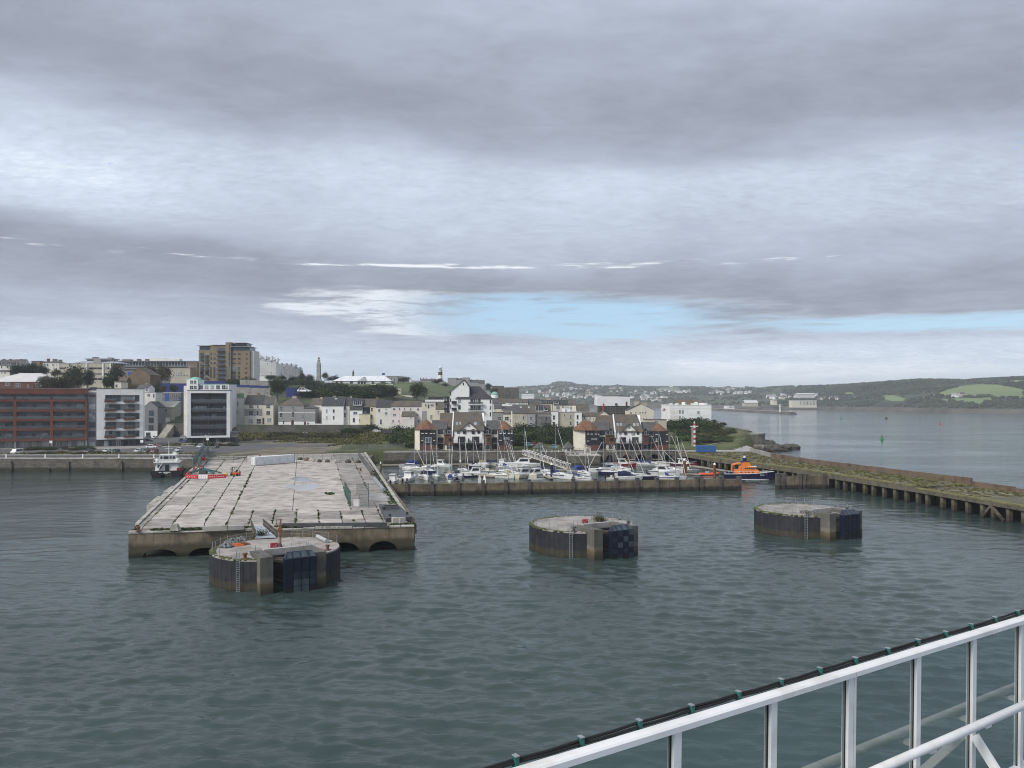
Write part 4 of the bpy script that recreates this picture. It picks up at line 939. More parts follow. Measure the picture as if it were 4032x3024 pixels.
house('blue and grey modern house beside the climbing street', 2, 500, 205, 438, 900, 705, 700, 'flat', 10, 'mid_grey', 'roof_pale', [(230, 722, 255, 748), (330, 722, 375, 752), (380, 722, 430, 752), (395, 780, 425, 820)], panels=[(255, 712, 302, 810, 'blue_paint'), (405, 760, 435, 850, 'blue_paint')])
house('low shed with a wide buff sloping roof below the blue and grey house', 2, 478, 160, 362, 905, 862, 805, 'mono', 9, 'beige_wall', 'cream', [(170, 870, 200, 890)], name='shed', cat='shed')
house('small cream hut on the bend of the climbing street', 2, 462, 240, 330, 1000, 880, 860, 'flat', 5, 'beige_wall', 'roof_grey', [(255, 890, 280, 920)], name='hut', cat='hut')
house('white garage below the cream hut', 2, 452, 172, 265, 1040, 985, 975, 'flat', 6, 'offwhite_wall', 'roof_grey', [], [(185, 992, 215, 1038, 'white'), (222, 992, 256, 1038, 'white')], name='garage', cat='garage')
def domed_flats():
 t = house('white flats with tall windows and a green domed corner turret', 2, 425, 625, 976, 1000, 612, 606, 'flat', 12, 'white_wall', 'copper_green',
   [(p, 620, p + 45, 668, 'sash') for p in (640, 702, 768, 832, 895)] + [(945, 622, 965, 670)], name='apartment_building', cat='building')
 xc, z0, ze, zr, h = t['_geo']; X = lambda p: wx(ux(2, p), 424) - xc; Z = lambda y: wz(uy(2, y), 424) - z0
 MB().box(X(500), X(625), -1, 8, 0, Z(556)).build('turret', 'white_wall', t)
 MB().box(X(450), X(499), 1, 8, 0, Z(625)).build('side_wing', 'offwhite_wall', t)
 cx_, cy_ = (X(500) + X(625)) / 2, 3.4; r0 = (X(625) - X(500)) / 2 + .5
 dm = [[(cx_ + r0 * k * math.cos(a * math.pi / 4 + .39), cy_ + r0 * k * math.sin(a * math.pi / 4 + .39), z) for a in range(8)] for k, z in ((1.05, Z(556)), (1.05, Z(553)), (.8, Z(541)), (.45, Z(530)), (.05, Z(524)))]
 MB().loft(dm).build('dome', 'copper_green', t)
 for p, q, y1, y2 in ((540, 572, 565, 605), (578, 610, 565, 605), (535, 575, 625, 665), (580, 615, 625, 665)): window(t, (X(p) + X(q)) / 2, -1.004, Z(y2), X(q) - X(p), Z(y1) - Z(y2), 'sash')
 railing_part(t, X(530), X(620), -1.4, Z(668), .9, False, 'dark_steel'); railing_part(t, X(635), X(970), -.5, Z(670), .9, False, 'dark_steel')
 MB().box(X(528), X(622), -1.45, -1.01, Z(672), Z(669)).build('balcony', 'white_wall', t); MB().box(X(633), X(972), -.55, -.01, Z(674), Z(671)).build('balcony', 'white_wall', t)
domed_flats()
house('white house with a green upper storey beside the framed flats', 2, 440, 992, 1150, 1060, 770, 765, 'flat', 12, 'offwhite_wall', 'roof_pale', [(1055, 812, 1078, 855), (1052, 900, 1072, 945), (992, 812, 1003, 855), (990, 900, 1001, 945)], panels=[(993, 712, 1148, 770, 'green_clad')])
# ------------------------------------------------------------------ terraced houses above the retaining wall
Yt = 436
house('narrow house with cream upper floor and grey middle, first of the terrace', 2, Yt, 1152, 1352, 1056, 832, 736, 'gx', 9, 'cream', 'slate_dark',
  [(1205, 843, 1250, 880), (1290, 843, 1312, 880), (1198, 910, 1250, 962), (1287, 908, 1312, 962), (1200, 998, 1248, 1052), (1288, 998, 1340, 1055)], chims=[(1312, 706, 34)], panels=[(1155, 886, 1350, 968, 'grey_wall')], bands=[(970, .35, 'frame_white')])
house('narrow cream house with a dark red door in the terrace', 2, Yt, 1353, 1477, 1062, 835, 742, 'gx', 9, 'cream', 'slate', [(1397, 843, 1440, 880), (1397, 910, 1440, 955), (1405, 990, 1455, 1042)], [(1355, 990, 1375, 1060, 'door_red')], chims=[(1440, 728, 26)])
house('big grey rendered house with white bands and a hipped slate roof', 3, Yt - 1, -15, 335, 968, 682, 572, 'hip', 12, 'grey_wall', 'slate_brown',
  [(10, 698, 40, 740), (175, 698, 198, 740), (5, 780, 40, 840), (165, 770, 200, 845), (310, 805, 345, 870), (45, 888, 67, 930)], [(165, 880, 195, 958, 'door_red')], chims=[(205, 545, 60)], bands=[(775, .35, 'frame_white'), (690, .25, 'frame_white')], panels=[(-14, 905, 160, 968, 'white_wall'), (198, 900, 334, 968, 'white_wall')])
house('lower grey wing with its own hipped roof beside the big grey house', 3, Yt - 1.5, 338, 488, 968, 712, 676, 'hip', 9, 'grey_wall', 'slate', [(375, 910, 408, 940)], [(316 + 24, 905, 362, 965, 'door_red')], bands=[(778, .3, 'frame_white')], panels=[(364, 900, 487, 968, 'white_wall')])
house('plain white house end behind the grey wing', 3, 445, 430, 580, 960, 668, 582, 'gx', 8, 'offwhite_wall', 'slate_brown', [(520, 700, 545, 735)], chims=[(575, 560, 30)])
house('broad white house with four sash windows and a dark slate roof', 3, Yt, 576, 872, 985, 682, 566, 'gx', 11, 'white_wall', 'slate_dark',
  [(632, 730, 657, 778), (727, 730, 753, 778), (632, 820, 655, 870), (727, 820, 750, 870)], dormers=[(770, 645, 825, 680)], chims=[(752, 543, 40)], lights=[(755, 585, 785, 600)])
house('white recessed house beside the broad white house', 3, Yt + 2, 874, 952, 985, 680, 570, 'gx', 9, 'offwhite_wall', 'slate_dark', [(877, 690, 905, 740), (875, 780, 905, 840)], chims=[(975, 545, 30)])
house('white house with a wide white framed dormer in its black roof', 3, Yt, 958, 1128, 990, 735, 588, 'gx', 9, 'white_wall', 'slate_dark', [(1005, 765, 1060, 803), (998, 850, 1030, 908)], dormers=[(1010, 615, 1122, 672)])
house('tall narrow yellow house with a brown roof', 3, Yt + 1, 1236, 1312, 1000, 692, 590, 'gx', 10, 'yellow_wall', 'slate_brown', [(1245, 710, 1273, 755), (1243, 803, 1270, 862), (1240, 905, 1268, 955)], chims=[(1335, 562, 38)])
house('low pale yellow house with a black clad attic between white and yellow houses', 3, Yt - .5, 1082, 1234, 995, 800, 798, 'flat', 7, 'yellow_wall', 'roof_grey', [(1082, 866, 1098, 900)])
house('black clad attic storey above the pale yellow house', 3, Yt + 1.5, 1131, 1234, 800, 700, 592, 'gx', 9, 'timber_black', 'slate_brown', [(1148, 757, 1180, 797)])
house('cream house with a balcony over white garden walls', 3, Yt - 3, 1312, 1518, 1046, 702, 606, 'gx', 10, 'offwhite_wall', 'slate_dark', [(1345, 727, 1372, 767), (1435, 722, 1473, 736), (1435, 770, 1470, 805), (1368, 868, 1395, 935), (1350, 970, 1366, 995)], chims=[])
house('wide pinkish white pair of houses with many small windows', 3, Yt - 3, 1520, 1938, 1040, 692, 622, 'gx', 10, 'pink_wall', 'slate_brown',
  [(1545, 715, 1578, 745), (1625, 715, 1645, 740), (1693, 715, 1712, 742), (1775, 718, 1797, 745), (1870, 718, 1902, 748), (1868, 795, 1895, 820), (1545, 793, 1590, 820), (1535, 875, 1560, 905), (1610, 875, 1635, 905), (1705, 875, 1722, 900), (1880, 880, 1910, 910)], [(1655, 988, 1682, 1036, 'dark_grey')])
house('small lean to with a brown roof against the pinkish houses', 3, Yt - 8, 1660, 1835, 1030, 825, 765, 'mono', 4.5, 'pink_wall', 'slate_brown', [(1780, 835, 1800, 858)])
house('cream house with an outside stair and flat roof at the terrace end', 3, Yt - 4, 1938, 2125, 1000, 645, 640, 'flat', 9, 'cream', 'roof_grey', [(1978, 663, 2003, 693), (2055, 663, 2102, 693), (2050, 808, 2082, 873)], [(2020, 665, 2040, 718, 'dark_grey')], panels=[(1940, 755, 2008, 1000, 'grey_wall')])
house('brown roofed house half hidden by the tall white house', 4, 430, 398, 520, 720, 555, 470, 'gx', 9, 'cream', 'slate_brown', [(423, 580, 447, 625)])
# white garden walls along the top of the retaining wall
def gwall(label, c, Y, x0, y0, x1, y1, yb, m, th=.3):
 a, b = wx(ux(c, x0), Y), wx(ux(c, x1), Y); zb_ = wz(uy(c, yb), Y)
 o = MB().add([(a, 0, zb_), (b, 0, zb_), (b, 0, wz(uy(c, y1), Y)), (a, 0, wz(uy(c, y0), Y)), (a, th, zb_), (b, th, zb_), (b, th, wz(uy(c, y1), Y)), (a, th, wz(uy(c, y0), Y))],
   [(0, 1, 2, 3), (5, 4, 7, 6), (3, 2, 6, 7), (1, 5, 6, 2), (4, 0, 3, 7)]).build('garden_wall', m, None, (0, Y, 0)); return tag(o, label, 'wall')
gwall('white garden wall before the broad white house', 3, 429.5, 490, 925, 955, 945, 1000, 'white_wall')
gwall('white stepped garden wall under the dormer house', 3, 429.6, 957, 930, 1080, 930, 1004, 'white_wall')
gwall('pale green garden wall next to the yellow house', 3, 429.4, 1082, 945, 1210, 965, 1006, 'cream')
gwall('cream garden wall behind the parked cars', 3, 427.0, 1300, 965, 1740, 985, 1052, 'offwhite_wall')
for (x, q, m, lb) in ((795, 822, 'door_orange', 'orange gate in the white garden wall'), (903, 930, 'green_clad', 'pale green gate in the white garden wall')):
 a, b = wx(ux(3, x), 429.4), wx(ux(3, q), 429.4); o = MB().box(a, b, -.1, -.002, wz(uy(3, 994), 429.4), wz(uy(3, 948), 429.4)).build('garden_gate', m, None, (0, 429.5, 0)); tag(o, lb, 'gate')
# ------------------------------------------------------------------ houses behind the marina
def tall_white():
 c, Y = 4, 366
 t = house('tall white flats with a steep front gable, dark balconies and a solar panelled roof', c, Y, 672, 1165, 760, 415, 245, 'hip', 14, 'white_wall', 'slate_dark',
    [(705, 415, 740, 470, 'wood'), (706, 505, 738, 562, 'wood'), (1135, 425, 1155, 480, 'wood'), (1135, 510, 1153, 565, 'wood'), (1135, 598, 1152, 655, 'wood'), (705, 600, 738, 650, 'wood')], name='apartment_building', cat='building', ridge=5)
 xc, z0, ze, zr, h = t['_geo']; X = lambda p: wx(ux(c, p), Y) - xc; Z = lambda y: wz(uy(c, y), Y) - z0
 # gabled wing
 a, b = X(590), X(855); za = Z(160); zr_ = Z(260); zl = Z(318); xm = X(783)
 pr = [(a, 0), (b, 0), (b, zr_), (xm, za), (a, zl)]
 MB().loft([[(x, .8, z) for x, z in pr[::-1]], [(x, 12, z) for x, z in pr[::-1]]]).build('gabled_wing', 'white_wall', t)
 rb = MB()
 for (p, q) in (((a - .5, zl - .5), (xm, za)), ((xm, za), (b + .6, zr_ - .5))):
  rb.loft([[(p[0], y, p[1]), (q[0], y, q[1]), (q[0], y, q[1] + .3), (p[0], y, p[1] + .3)] for y in (.4, 12.3)])
 rb.build('gable_roof', 'slate_dark', t)
 window(t, X(775), .796, Z(232), X(783) - X(766), Z(200) - Z(232), 'dark', 'pane')
 for p, q, y1, y2 in ((592, 607, 325, 370), (592, 605, 410, 460), (592, 604, 497, 548)): window(t, (X(p) + X(q)) / 2, .796, Z(y2), max(.5, X(q) - X(p)), Z(y1) - Z(y2), 'wood')
 # left dark balcony stack
 MB().box(X(510), X(589), 2.5, 10, 0, Z(395)).build('side_bay', 'white_wall', t)
 MB().box(X(505), X(592), 1.6, 10.5, Z(395) + .003, Z(385)).build('side_bay_roof', 'slate_dark', t)
 for y1, y2 in ((400, 475), (490, 565), (580, 640)):
  for p, q in ((512, 530), (540, 580)): window(t, (X(p) + X(q)) / 2, 2.496, Z(y2) + .1, X(q) - X(p), Z(y1) - Z(y2), 'wood', 'pane')
  bl = MB().box(X(508), X(585), 1.2, 2.48, Z(y2) - .2, Z(y2)).build('balcony', 'dark_grey', t); MB().box(X(508), X(585), 1.2, 1.3, Z(y2) + .003, Z(y2) + 1).build('balcony_panel', 'timber_black', bl)
  bl = MB().box(X(618), X(688), -1.2, .78, Z(y2) - .2, Z(y2)).build('balcony', 'dark_grey', t); MB().box(X(618), X(688), -1.2, -1.1, Z(y2) + .003, Z(y2) + 1).build('balcony_panel', 'timber_black', bl)
 for y1, y2 in ((418, 492), (512, 582)):
  for p, q in ((872, 908), (915, 940), (945, 972), (978, 1010)): window(t, (X(p) + X(q)) / 2, -.004, Z(y2) + .3, X(q) - X(p), Z(y1) - Z(y2) - .3, 'wood' if p != 945 else 'case', 'pane' if p != 945 else 'pane_light')
  bl = MB().box(X(845), X(1050), -1.5, -.003, Z(y2) - .1, Z(y2) + .2).build('balcony', 'white_wall', t); railing_part(bl, X(847), X(1048), -1.42, Z(y2) + .2, 1.05, True, 'dark_steel')
  for k in range(22): x = X(850) + (X(1045) - X(850)) * k / 21; MB().box(x - .04, x + .04, -1.5, -1.46, Z(y2) + .21, Z(y2) + 1.1).build('baluster', 'timber_black', bl)
 # solar panels on the front slope
 dd = 14; k = (zr - ze) / (dd / 2);
 def pt(px_, py_):
  tx, tz = (ux(c, px_) - CX) / F, (HY - uy(c, py_)) / F; y = (H + tz * Y - z0 - ze) / (k - tz); return (tx * (Y + y) - xc, y, ze + k * y + .12)
 for i in range(5):
  for (ya, yb_) in ((326, 358), (361, 382)):
   xa, xb = 826 + i * 44, 826 + (i + 1) * 44 - 2; s = 1 if ya < 350 else 1.02
   MB().add([pt(xa, yb_), pt(xb, yb_), pt(xb, ya), pt(xa, ya)], [(0, 1, 2, 3)]).build('solar_panel', 'pane', t)
 for p, q in ((742, 765), (785, 808), (1060, 1083), (1095, 1118)): MB().add([pt(p, 362), pt(q, 362), pt(q - 2, 336), pt(p - 2, 336)], [(0, 1, 2, 3)]).build('roof_light', 'pane_light', t)
tall_white()
Yw = 404
house('low grey flat roofed extension beside the tall white flats', 4, Yw, 1168, 1313, 850, 607, 600, 'flat', 8, 'grey_wall', 'slate_brown', [(1250, 660, 1293, 705)])
house('cream house with a pedimented bay window', 4, Yw, 1316, 1424, 850, 622, 590, 'gx', 8, 'cream', 'slate_brown', [(1340, 660, 1393, 705), (1425 - 14, 690, 1422, 740)])
house('large beige house with two stacked sash windows', 4, Yw, 1444, 1645, 850, 610, 500, 'gx', 12, 'beige_wall', 'slate', [(1583, 652, 1607, 702), (1583, 740, 1607, 790)], lights=[(1545, 525, 1570, 545)])
house('lilac grey house beside the scaffolding', 4, Yw, 1647, 1755, 850, 612, 500, 'gx', 12, 'lilac_wall', 'slate_brown', [(1684, 655, 1708, 705), (1684, 740, 1708, 790)], lights=[(1590 + 65, 525, 1680, 545)], chims=[(1490, 478, 20)])
def scaffolded():
 c = 4; t = house('grey house wrapped in scaffolding with dark dormers', c, Yw + 1, 1758, 1968, 880, 615, 500, 'gx', 12, 'grey_wall', 'slate_brown', [(1890, 655, 1920, 705), (1890, 742, 1925, 800), (1895, 830, 1950, 868), (1790, 655, 1815, 700)], dormers=[(1690 + 70, 512, 1868, 580), (1875, 548, 1925, 575)])
 s = thing('scaffold', 'pole scaffolding with board lifts on the grey house', 'scaffold', (0, Yw - 1.4, 0))
 X = lambda p: wx(ux(c, p), Yw - 1); Z = lambda y: wz(uy(c, y), Yw - 1)
 for p in (1760, 1800, 1842, 1884, 1926, 1966):
  for y in (0, 1.1): MB().cyl((X(p), y, Z(885)), (X(p), y, Z(590)), .05, n=5).build('pole', 'grey_steel', s)
 for y in (620, 700, 790): MB().box(X(1757), X(1970), -.1, 1.2, Z(y + 8), Z(y + 5)).build('board_lift', 'scaffold_board', s); MB().cyl((X(1757), -.06, Z(y - 15)), (X(1970), -.06, Z(y - 15)), .05, n=5).build('guard_rail', 'grey_steel', s)
scaffolded()
house('narrow bright white house beside the scaffolding', 4, Yw - 1, 1972, 2066, 840, 592, 586, 'flat', 10, 'white_wall', 'roof_grey', [(1993, 640, 2023, 700), (1993, 728, 2023, 790)])
house('weathered beige house with two stacked windows next to a white house', 5, Yw, 165, 384, 835, 602, 596, 'flat', 11, 'beige_wall', 'roof_grey', [(322, 637, 350, 690), (320, 723, 348, 778), (240, 545 + 80, 262, 660)])
house('white square house at the end of the beige row', 5, Yw, 386, 487, 790, 602, 596, 'flat', 11, 'white_wall', 'roof_grey', [(415, 637, 443, 692), (415, 722, 440, 775)])
house('white attic room on top of the beige house', 5, Yw + 3, 228, 322, 605, 542, 538, 'flat', 6, 'white_wall', 'roof_grey', [(258, 557, 272, 597), (274, 557, 288, 597)], zb=20)
house('cream house with white framed attic and brown roof behind the beige row', 5, 424, 105, 300, 700, 500, 432, 'gx', 10, 'cream', 'slate_dark', [(140, 515, 160, 565), (165, 515, 185, 565), (215, 512, 240, 535)], dormers=[(122, 450, 170, 482)], chims=[(248, 405, 50)])
house('brown roofed house with skylights behind the white square house', 5, 424, 302, 410, 700, 500, 435, 'gx', 10, 'offwhite_wall', 'slate_brown', [(330, 520, 350, 555)], chims=[(385, 425, 20)], lights=[(305, 455, 318, 475)])
house('cream house with tall parapet gables', 5, 418, 415, 592, 740, 580, 490, 'gx', 11, 'cream', 'slate_brown', [(455, 590, 480, 620), (520, 660, 535, 690)])
house('cream L shaped house front with a sloping brown roof', 5, 410, 488, 715, 760, 655, 603, 'gx', 9, 'cream', 'slate_brown', [(515, 665, 532, 690), (590, 668, 610, 690), (642, 675, 655, 705)])
house('cream gable end house with a stepped parapet above the second orange roof', 5, 408, 717, 860, 740, 640, 592, 'gy', 10, 'cream', 'slate_brown', [])
def wrapped():
 c, Y = 5, 452
 t = house('building under repair with white sheeting on its roof and scaffolding below', c, Y, 692, 1140, 720, 515, 372, 'flat', 14, 'grey_wall', 'slate', [], name='building', cat='building')
 xc, z0, ze, zr, h = t['_geo']; X = lambda p: wx(ux(c, p), Y) - xc; Z = lambda y: wz(uy(c, y), Y) - z0
 MB().add([(X(692), -1.6, Z(512)), (X(1137), -1.6, Z(512)), (X(1137), -1.6, Z(392)), (X(698), -1.6, Z(370)), (X(692), 15, Z(512)), (X(1137), 15, Z(512)), (X(1137), 15, Z(392)), (X(698), 15, Z(370))],
    [(0, 1, 2, 3), (3, 2, 6, 7), (1, 5, 6, 2), (4, 0, 3, 7), (5, 4, 7, 6)]).build('white_sheeting', 'tarp_white', t)
 MB().box(X(760), X(1050), -1.8, -1.602, Z(376), Z(371)).build('ridge_board', 'dark_grey', t)
 for y in (535, 570, 605): MB().box(X(692), X(1085), -1.4, -.1, Z(y + 4), Z(y)).build('board_lift', 'scaffold_board', t)
 for k in range(12): x = X(695) + (X(1082) - X(695)) * k / 11; MB().cyl((x, -1.45, Z(700)), (x, -1.45, Z(514)), .06, n=5).build('scaffold_pole', 'grey_steel', t)
 MB().box(X(768), X(783), -1.9, -1.46, Z(585), Z(478)).build('rubbish_chute', 'red_paint', t)
 MB().box(X(935), X(963), -2.0, -1.61, Z(505), Z(475)).build('vent_box', 'dark_grey', t)
 MB().box(X(1078), X(1100), -1.8, -1.0, Z(515), Z(455)).build('chimney', 'brick_plain', t)
wrapped()
def cream_gable():
 c, Y = 5, 430
 t = house('cream house with a broad front gable, brown roof and tall chimneys', c, Y, 1118, 1472, 760, 572, 487, 'gy', 12, 'cream', 'slate_dark',
    [(1145, 597, 1168, 627), (1212, 597, 1232, 617), (1270, 590, 1290, 618), (1307, 590, 1327, 618), (1343, 590, 1363, 618), (1285, 672, 1297, 702), (1318, 672, 1333, 702), (1355, 672, 1370, 702)], chims=[(1232, 440, 70), (1330, 460, 80)])
cream_gable()
house('low dark flat roofed house behind the second orange roofs', 5, 400, 1365, 1640, 770, 705, 700, 'flat', 8, 'beige_wall', 'slate_brown', [(1480, 715, 1520, 745)])
# second line of roofs beside the tall flats
for i, (lb, c, a, b, yb, ye, yr, m, r, ch, wn, dm) in enumerate([
 ('white house with a turquoise dome behind the tall white flats', 4, 1170, 1255, 520, 478, 410, 'white_wall', 'slate', [], [(1185, 480, 1200, 500), (1215, 480, 1232, 500)], []),
 ('white house with brown roof, second behind the tall flats', 4, 1262, 1345, 520, 478, 412, 'white_wall', 'slate_brown', [(1300, 360, 14)], [(1270, 482, 1285, 500)], []),
 ('long brown roofed terrace with a row of small white windows', 4, 1347, 1515, 520, 465, 418, 'white_wall', 'slate_brown', [(1450, 405, 20)], [(1390 + k * 18, 470, 1402 + k * 18, 488) for k in range(5)], []),
 ('brown roofed terrace between white party walls', 4, 1517, 1655, 520, 465, 420, 'offwhite_wall', 'slate_brown', [], [(1530 + k * 24, 470, 1545 + k * 24, 488) for k in range(5)], []),
 ('white house with a slanting gable above the lilac house', 4, 1660, 1820, 530, 495, 418, 'white_wall', 'slate', [], [(1690, 497, 1705, 512)], []),
 ('dark roofed house with two dormers above the scaffolding', 4, 1822, 1985, 540, 480, 432, 'cream', 'slate_dark', [(1935, 405, 60)], [(1840, 485, 1860, 500)], [(1828, 445, 1862, 470), (1885, 448, 1935, 488)]),
 ('dark roofed house with a steep white dormer near the beige row', 4, 2000, 2212, 560, 495, 440, 'cream', 'slate_dark', [(2150, 405, 60)], [(2040, 512, 2055, 560), (2062, 512, 2078, 560)], [(2028, 450, 2068, 482)]),
 ('small cream house in the gap below the brown terraces', 4, 1190, 1300, 620, 545, 495, 'cream', 'slate', [], [(1200, 550, 1215, 575)], []),
 ('house with white attic windows above the pedimented house', 4, 1302, 1440, 640, 570, 520, 'white_wall', 'slate', [], [(1312, 585, 1325, 615), (1335, 585, 1350, 615)], [(1300, 530, 1330, 555)])]):
 house(lb, c, 446 - (22 if i > 6 else 0), a, b, yb, ye, yr, 'gx', 10, m, r, wn, chims=ch, dormers=dm)
dm_ = MB(); dm_.ball((0, 0, 0), 2.2, 12, 8, 0, 1); o = dm_.build('dome', 'copper_green', None, (wx(ux(4, 1203), 470), 470, wz(uy(4, 365), 470)), smooth=True)
MB().cyl((0, 0, -12), (0, 0, 0), 2.25, n=12).build('drum', 'white_wall', o); tag(o, 'turquoise domed turret behind the tall white flats', 'turret')
def far_white():
 c, Y = 6, 462
 t = house('large white villa block with parapets and crowded chimneys on the headland', c, Y, 130, 695, 835, 505, 480, 'flat', 26, 'white_wall', 'white_wall', [(502, 583, 535, 622), (500, 662, 535, 712)], name='apartment_building', cat='building',
    bands=[(545, .5, 'frame_white'), (635, .3, 'frame_white'), (715, .35, 'frame_white')])
 xc, z0, ze, zr, h = t['_geo']; X = lambda p: wx(ux(c, p), Y) - xc; Z = lambda y: wz(uy(c, y), Y) - z0
 for p, q in ((130, 165), (210, 250), (420, 480), (590, 640)): MB().box(X(p), X(q), 0, 1.2, ze + .36, Z(475)).build('parapet_block', 'white_wall', t)
 for p, y, w in ((240, 428, 80), (320, 440, 50), (400, 425, 90), (490, 440, 50), (560, 455, 100)):
  cb = MB().box(X(p), X(p + w), 6, 8, ze + .36, Z(y + 20))
  for k in range(4): cb.cyl((X(p) + .4 + k * 1.3, 7, Z(y + 20)), (X(p) + .4 + k * 1.3, 7, Z(y)), .28, .22, 6, 1)
  cb.build('chimney', ['brown_render' if p in (240, 400) else 'white_wall', 'chimney_pot'], t)
 for k in range(5):
  for z1, z2 in ((570, 620), (650, 705), (735, 785)):
   MB().box(X(140 + k * 38), X(140 + k * 38) + 1.1, -.1, -.003, Z(z2), Z(z1)).build('blind_window', 'offwhite_wall' if k < 3 else 'pane_light', t)
far_white()
CR.update({12: (1620, 1600, 440 / 2212), 13: (2240, 1600, 440 / 2212), 14: (1480, 1780, 420 / 2212), 15: (1860, 1760, 420 / 2212), 16: (2240, 1760, 520 / 2212)})
# ------------------------------------------------------------------ waterfront houses behind the marina
def marina_block(label, c, Y, p):
 z0 = 4.75; X = lambda v: wx(ux(c, v), Y); Z = lambda v: wz(uy(c, v), Y) - z0
 t = thing('waterfront_houses', label, 'building', (0, Y, z0))
 def tower(cr0, dk0, dk1, eave, ap, rf0, rf1, cream_left, wins, ridge2=None):
  d = 8.5; e = Z(eave)
  pl = [(X(dk0), 0), (X(dk1), 0), (X(dk1) + .2, d), (X(cr0), d), (X(cr0), 2.6)] if cr0 < dk0 else [(X(dk0), 0), (X(dk1), 0), (X(dk1) + .4, 2.5), (X(dk1) + .4, d), (X(dk0), d)]
  MB().prism(pl, 0, e).build('tower_wall', 'cream' if cr0 < dk0 else 'timber_black', t)
  MB().box(X(dk0), X(dk1), -.12, -.003, 2.2, e - .02).build('timber_cladding', 'timber_black', t)
  MB().box(X(dk0), X(dk1), -.1, -.002, 0, 2.19).build('brick_base', 'brick_plain', t)
  n = 8; cx_, cy_ = (X(rf0) + X(rf1)) / 2, d / 2; rx_, ry_ = (X(rf1) - X(rf0)) / 2, d / 2 + .8
  ring = [(cx_ + rx_ * 1.06 * math.cos(math.pi * (2 * i + 1) / n), cy_ + ry_ * 1.1 * math.sin(math.pi * (2 * i + 1) / n)) for i in range(n)]
  ax0, ax1 = X(ap[0]), X(ap[-2] if len(ap) > 2 else ap[0]); az = Z(ap[-1])
  top = [(ax0 if ring[i][0] < cx_ else ax1, cy_ + .05 * math.sin(i), az) for i in range(n)]
  ro = MB().loft([[(x, y, e - .18) for x, y in ring], [(x, y, e) for x, y in ring], top]).build('tower_roof', 'terracotta', t)
  for w in wins:
   wpx(t, c, Y, w[:4], 'wood' if len(w) < 5 else w[4], -.124, None, 0, z0)
   if len(w) < 6: MB().box(X(w[0]) - .1, X(w[2]) + .1, -.3, -.125, Z(w[3]) - .25, Z(w[3]) - .02).build('window_box', 'frame_white', t)
  return ro
 tower(*p['lt']); tower(*p['rt'])
 for (a, b, eave, ridge, r0, r1, side) in p['links']:
  MB().box(X(a), X(b), 2.2, 9.5, 0, Z(eave)).build('link_wall', 'cream', t)
  zr = wz(uy(c, ridge), Y + 5.8) - z0
  MB().gable(X(r0), X(r1), 2.2, 9.5, Z(eave), zr, .25, .3).build('link_roof', 'slate', t)
  m = (X(a) + X(b)) / 2
  window(t, m, 2.196, Z(eave) - 2.2, 2.2, 1.8, 'dark', 'pane'); window(t, m, 2.196, 3.1, 2.4, 2.3, 'dark', 'pane'); window(t, m, 2.196, .3, 2.2, 2.2, 'dark', 'pane')
  b_ = MB().box(X(a), X(b), .4, 2.19, 2.6, 2.8).build('balcony', 'timber_black', t); railing_part(b_, X(a) + .1, X(b) - .1, .5, 2.8, 1, False, 'dark_steel')
 for (a, b, top, bot, gap) in p['bays']:
  MB().box(X(a), X(b), .1, 6, Z(bot), Z(top)).build('brown_bay', 'timber_brown', t)
  MB().box(X(a) + .2, X(b) - .2, .6, 6, 0, Z(bot) - .003).build('bay_base', 'cream', t)
  xm = (X(a) + X(b)) / 2 + .1; hw = (X(b) - X(a)) / 2
  # lean-to roof with a small gabled dormer
  MB().loft([[(x, -.3, Z(top) - .1), (x, 5.5, Z(gap) + .3), (x, 5.5, Z(gap) + .55), (x, -.3, Z(top) + .15)] for x in (X(a) - .3, X(b) + .3)]).build('bay_roof', 'slate', t)
  e = Z(top) + .5; MB().loft([[(xm - hw * .55, y, e - .3), (xm - hw * .55, y, e + .9), (xm, y, Z(gap)), (xm + hw * .55, y, e + .9), (xm + hw * .55, y, e - .3)][::-1] for y in (.35, 4)]).build('dormer', 'timber_black', t)
  MB().gable(xm - hw * .6, xm + hw * .6, .25, 4, e + .9, Z(gap) + .1, .15, .35, 'y').build('dormer_roof', 'slate_dark', t)
  window(t, xm, .346, e - .2, hw * .75, 1.5, 'case', 'pane'); window(t, xm + hw * .15, .096, (Z(top) + Z(bot)) / 2 - .7, 1.5, 1.4, 'wood', 'pane'); window(t, xm, .596, .5, 1.9, 1.7, 'dark', 'pane')
 a, b, eave, ridge, r0, r1 = p['c']; d = 13; e = Z(eave); zr = wz(uy(c, ridge), Y + 6.5) - z0; zf = Z(p['balc'][1])
 MB().loft([[(x, q, z) for q, z in ((0, zf), (d, zf), (d, e), (d / 2, zr - .1), (0, e))] for x in (X(a), X(b))]).build('main_wall', 'white_wall', t)
 # main roof: gable at one end, half hipped at the other
 k = (zr - e) / (d / 2); o = .5; xl, xr_ = X(a) - .3, X(b) + .5
 rxx0, rxx1 = wx(ux(c, r0), Y + 6.5), wx(ux(c, r1), Y + 6.5)
 vs = [(xl, -o, e - k * o), (xr_, -o, e - k * o), (xr_, d + o, e - k * o), (xl, d + o, e - k * o), (xl, d / 2, zr), (rxx1, d / 2, zr)]
 vs2 = [(x, y, z + .25) for x, y, z in vs]
 MB().add(vs + vs2, [(6, 7, 11, 10), (7, 8, 11), (8, 9, 10, 11), (9, 6, 10), (0, 1, 7, 6), (1, 2, 8, 7), (2, 3, 9, 8), (3, 0, 6, 9), (1, 0, 4, 5), (3, 2, 5, 4), (2, 1, 5), (0, 3, 4)]).build('main_roof', 'slate_brown', t)
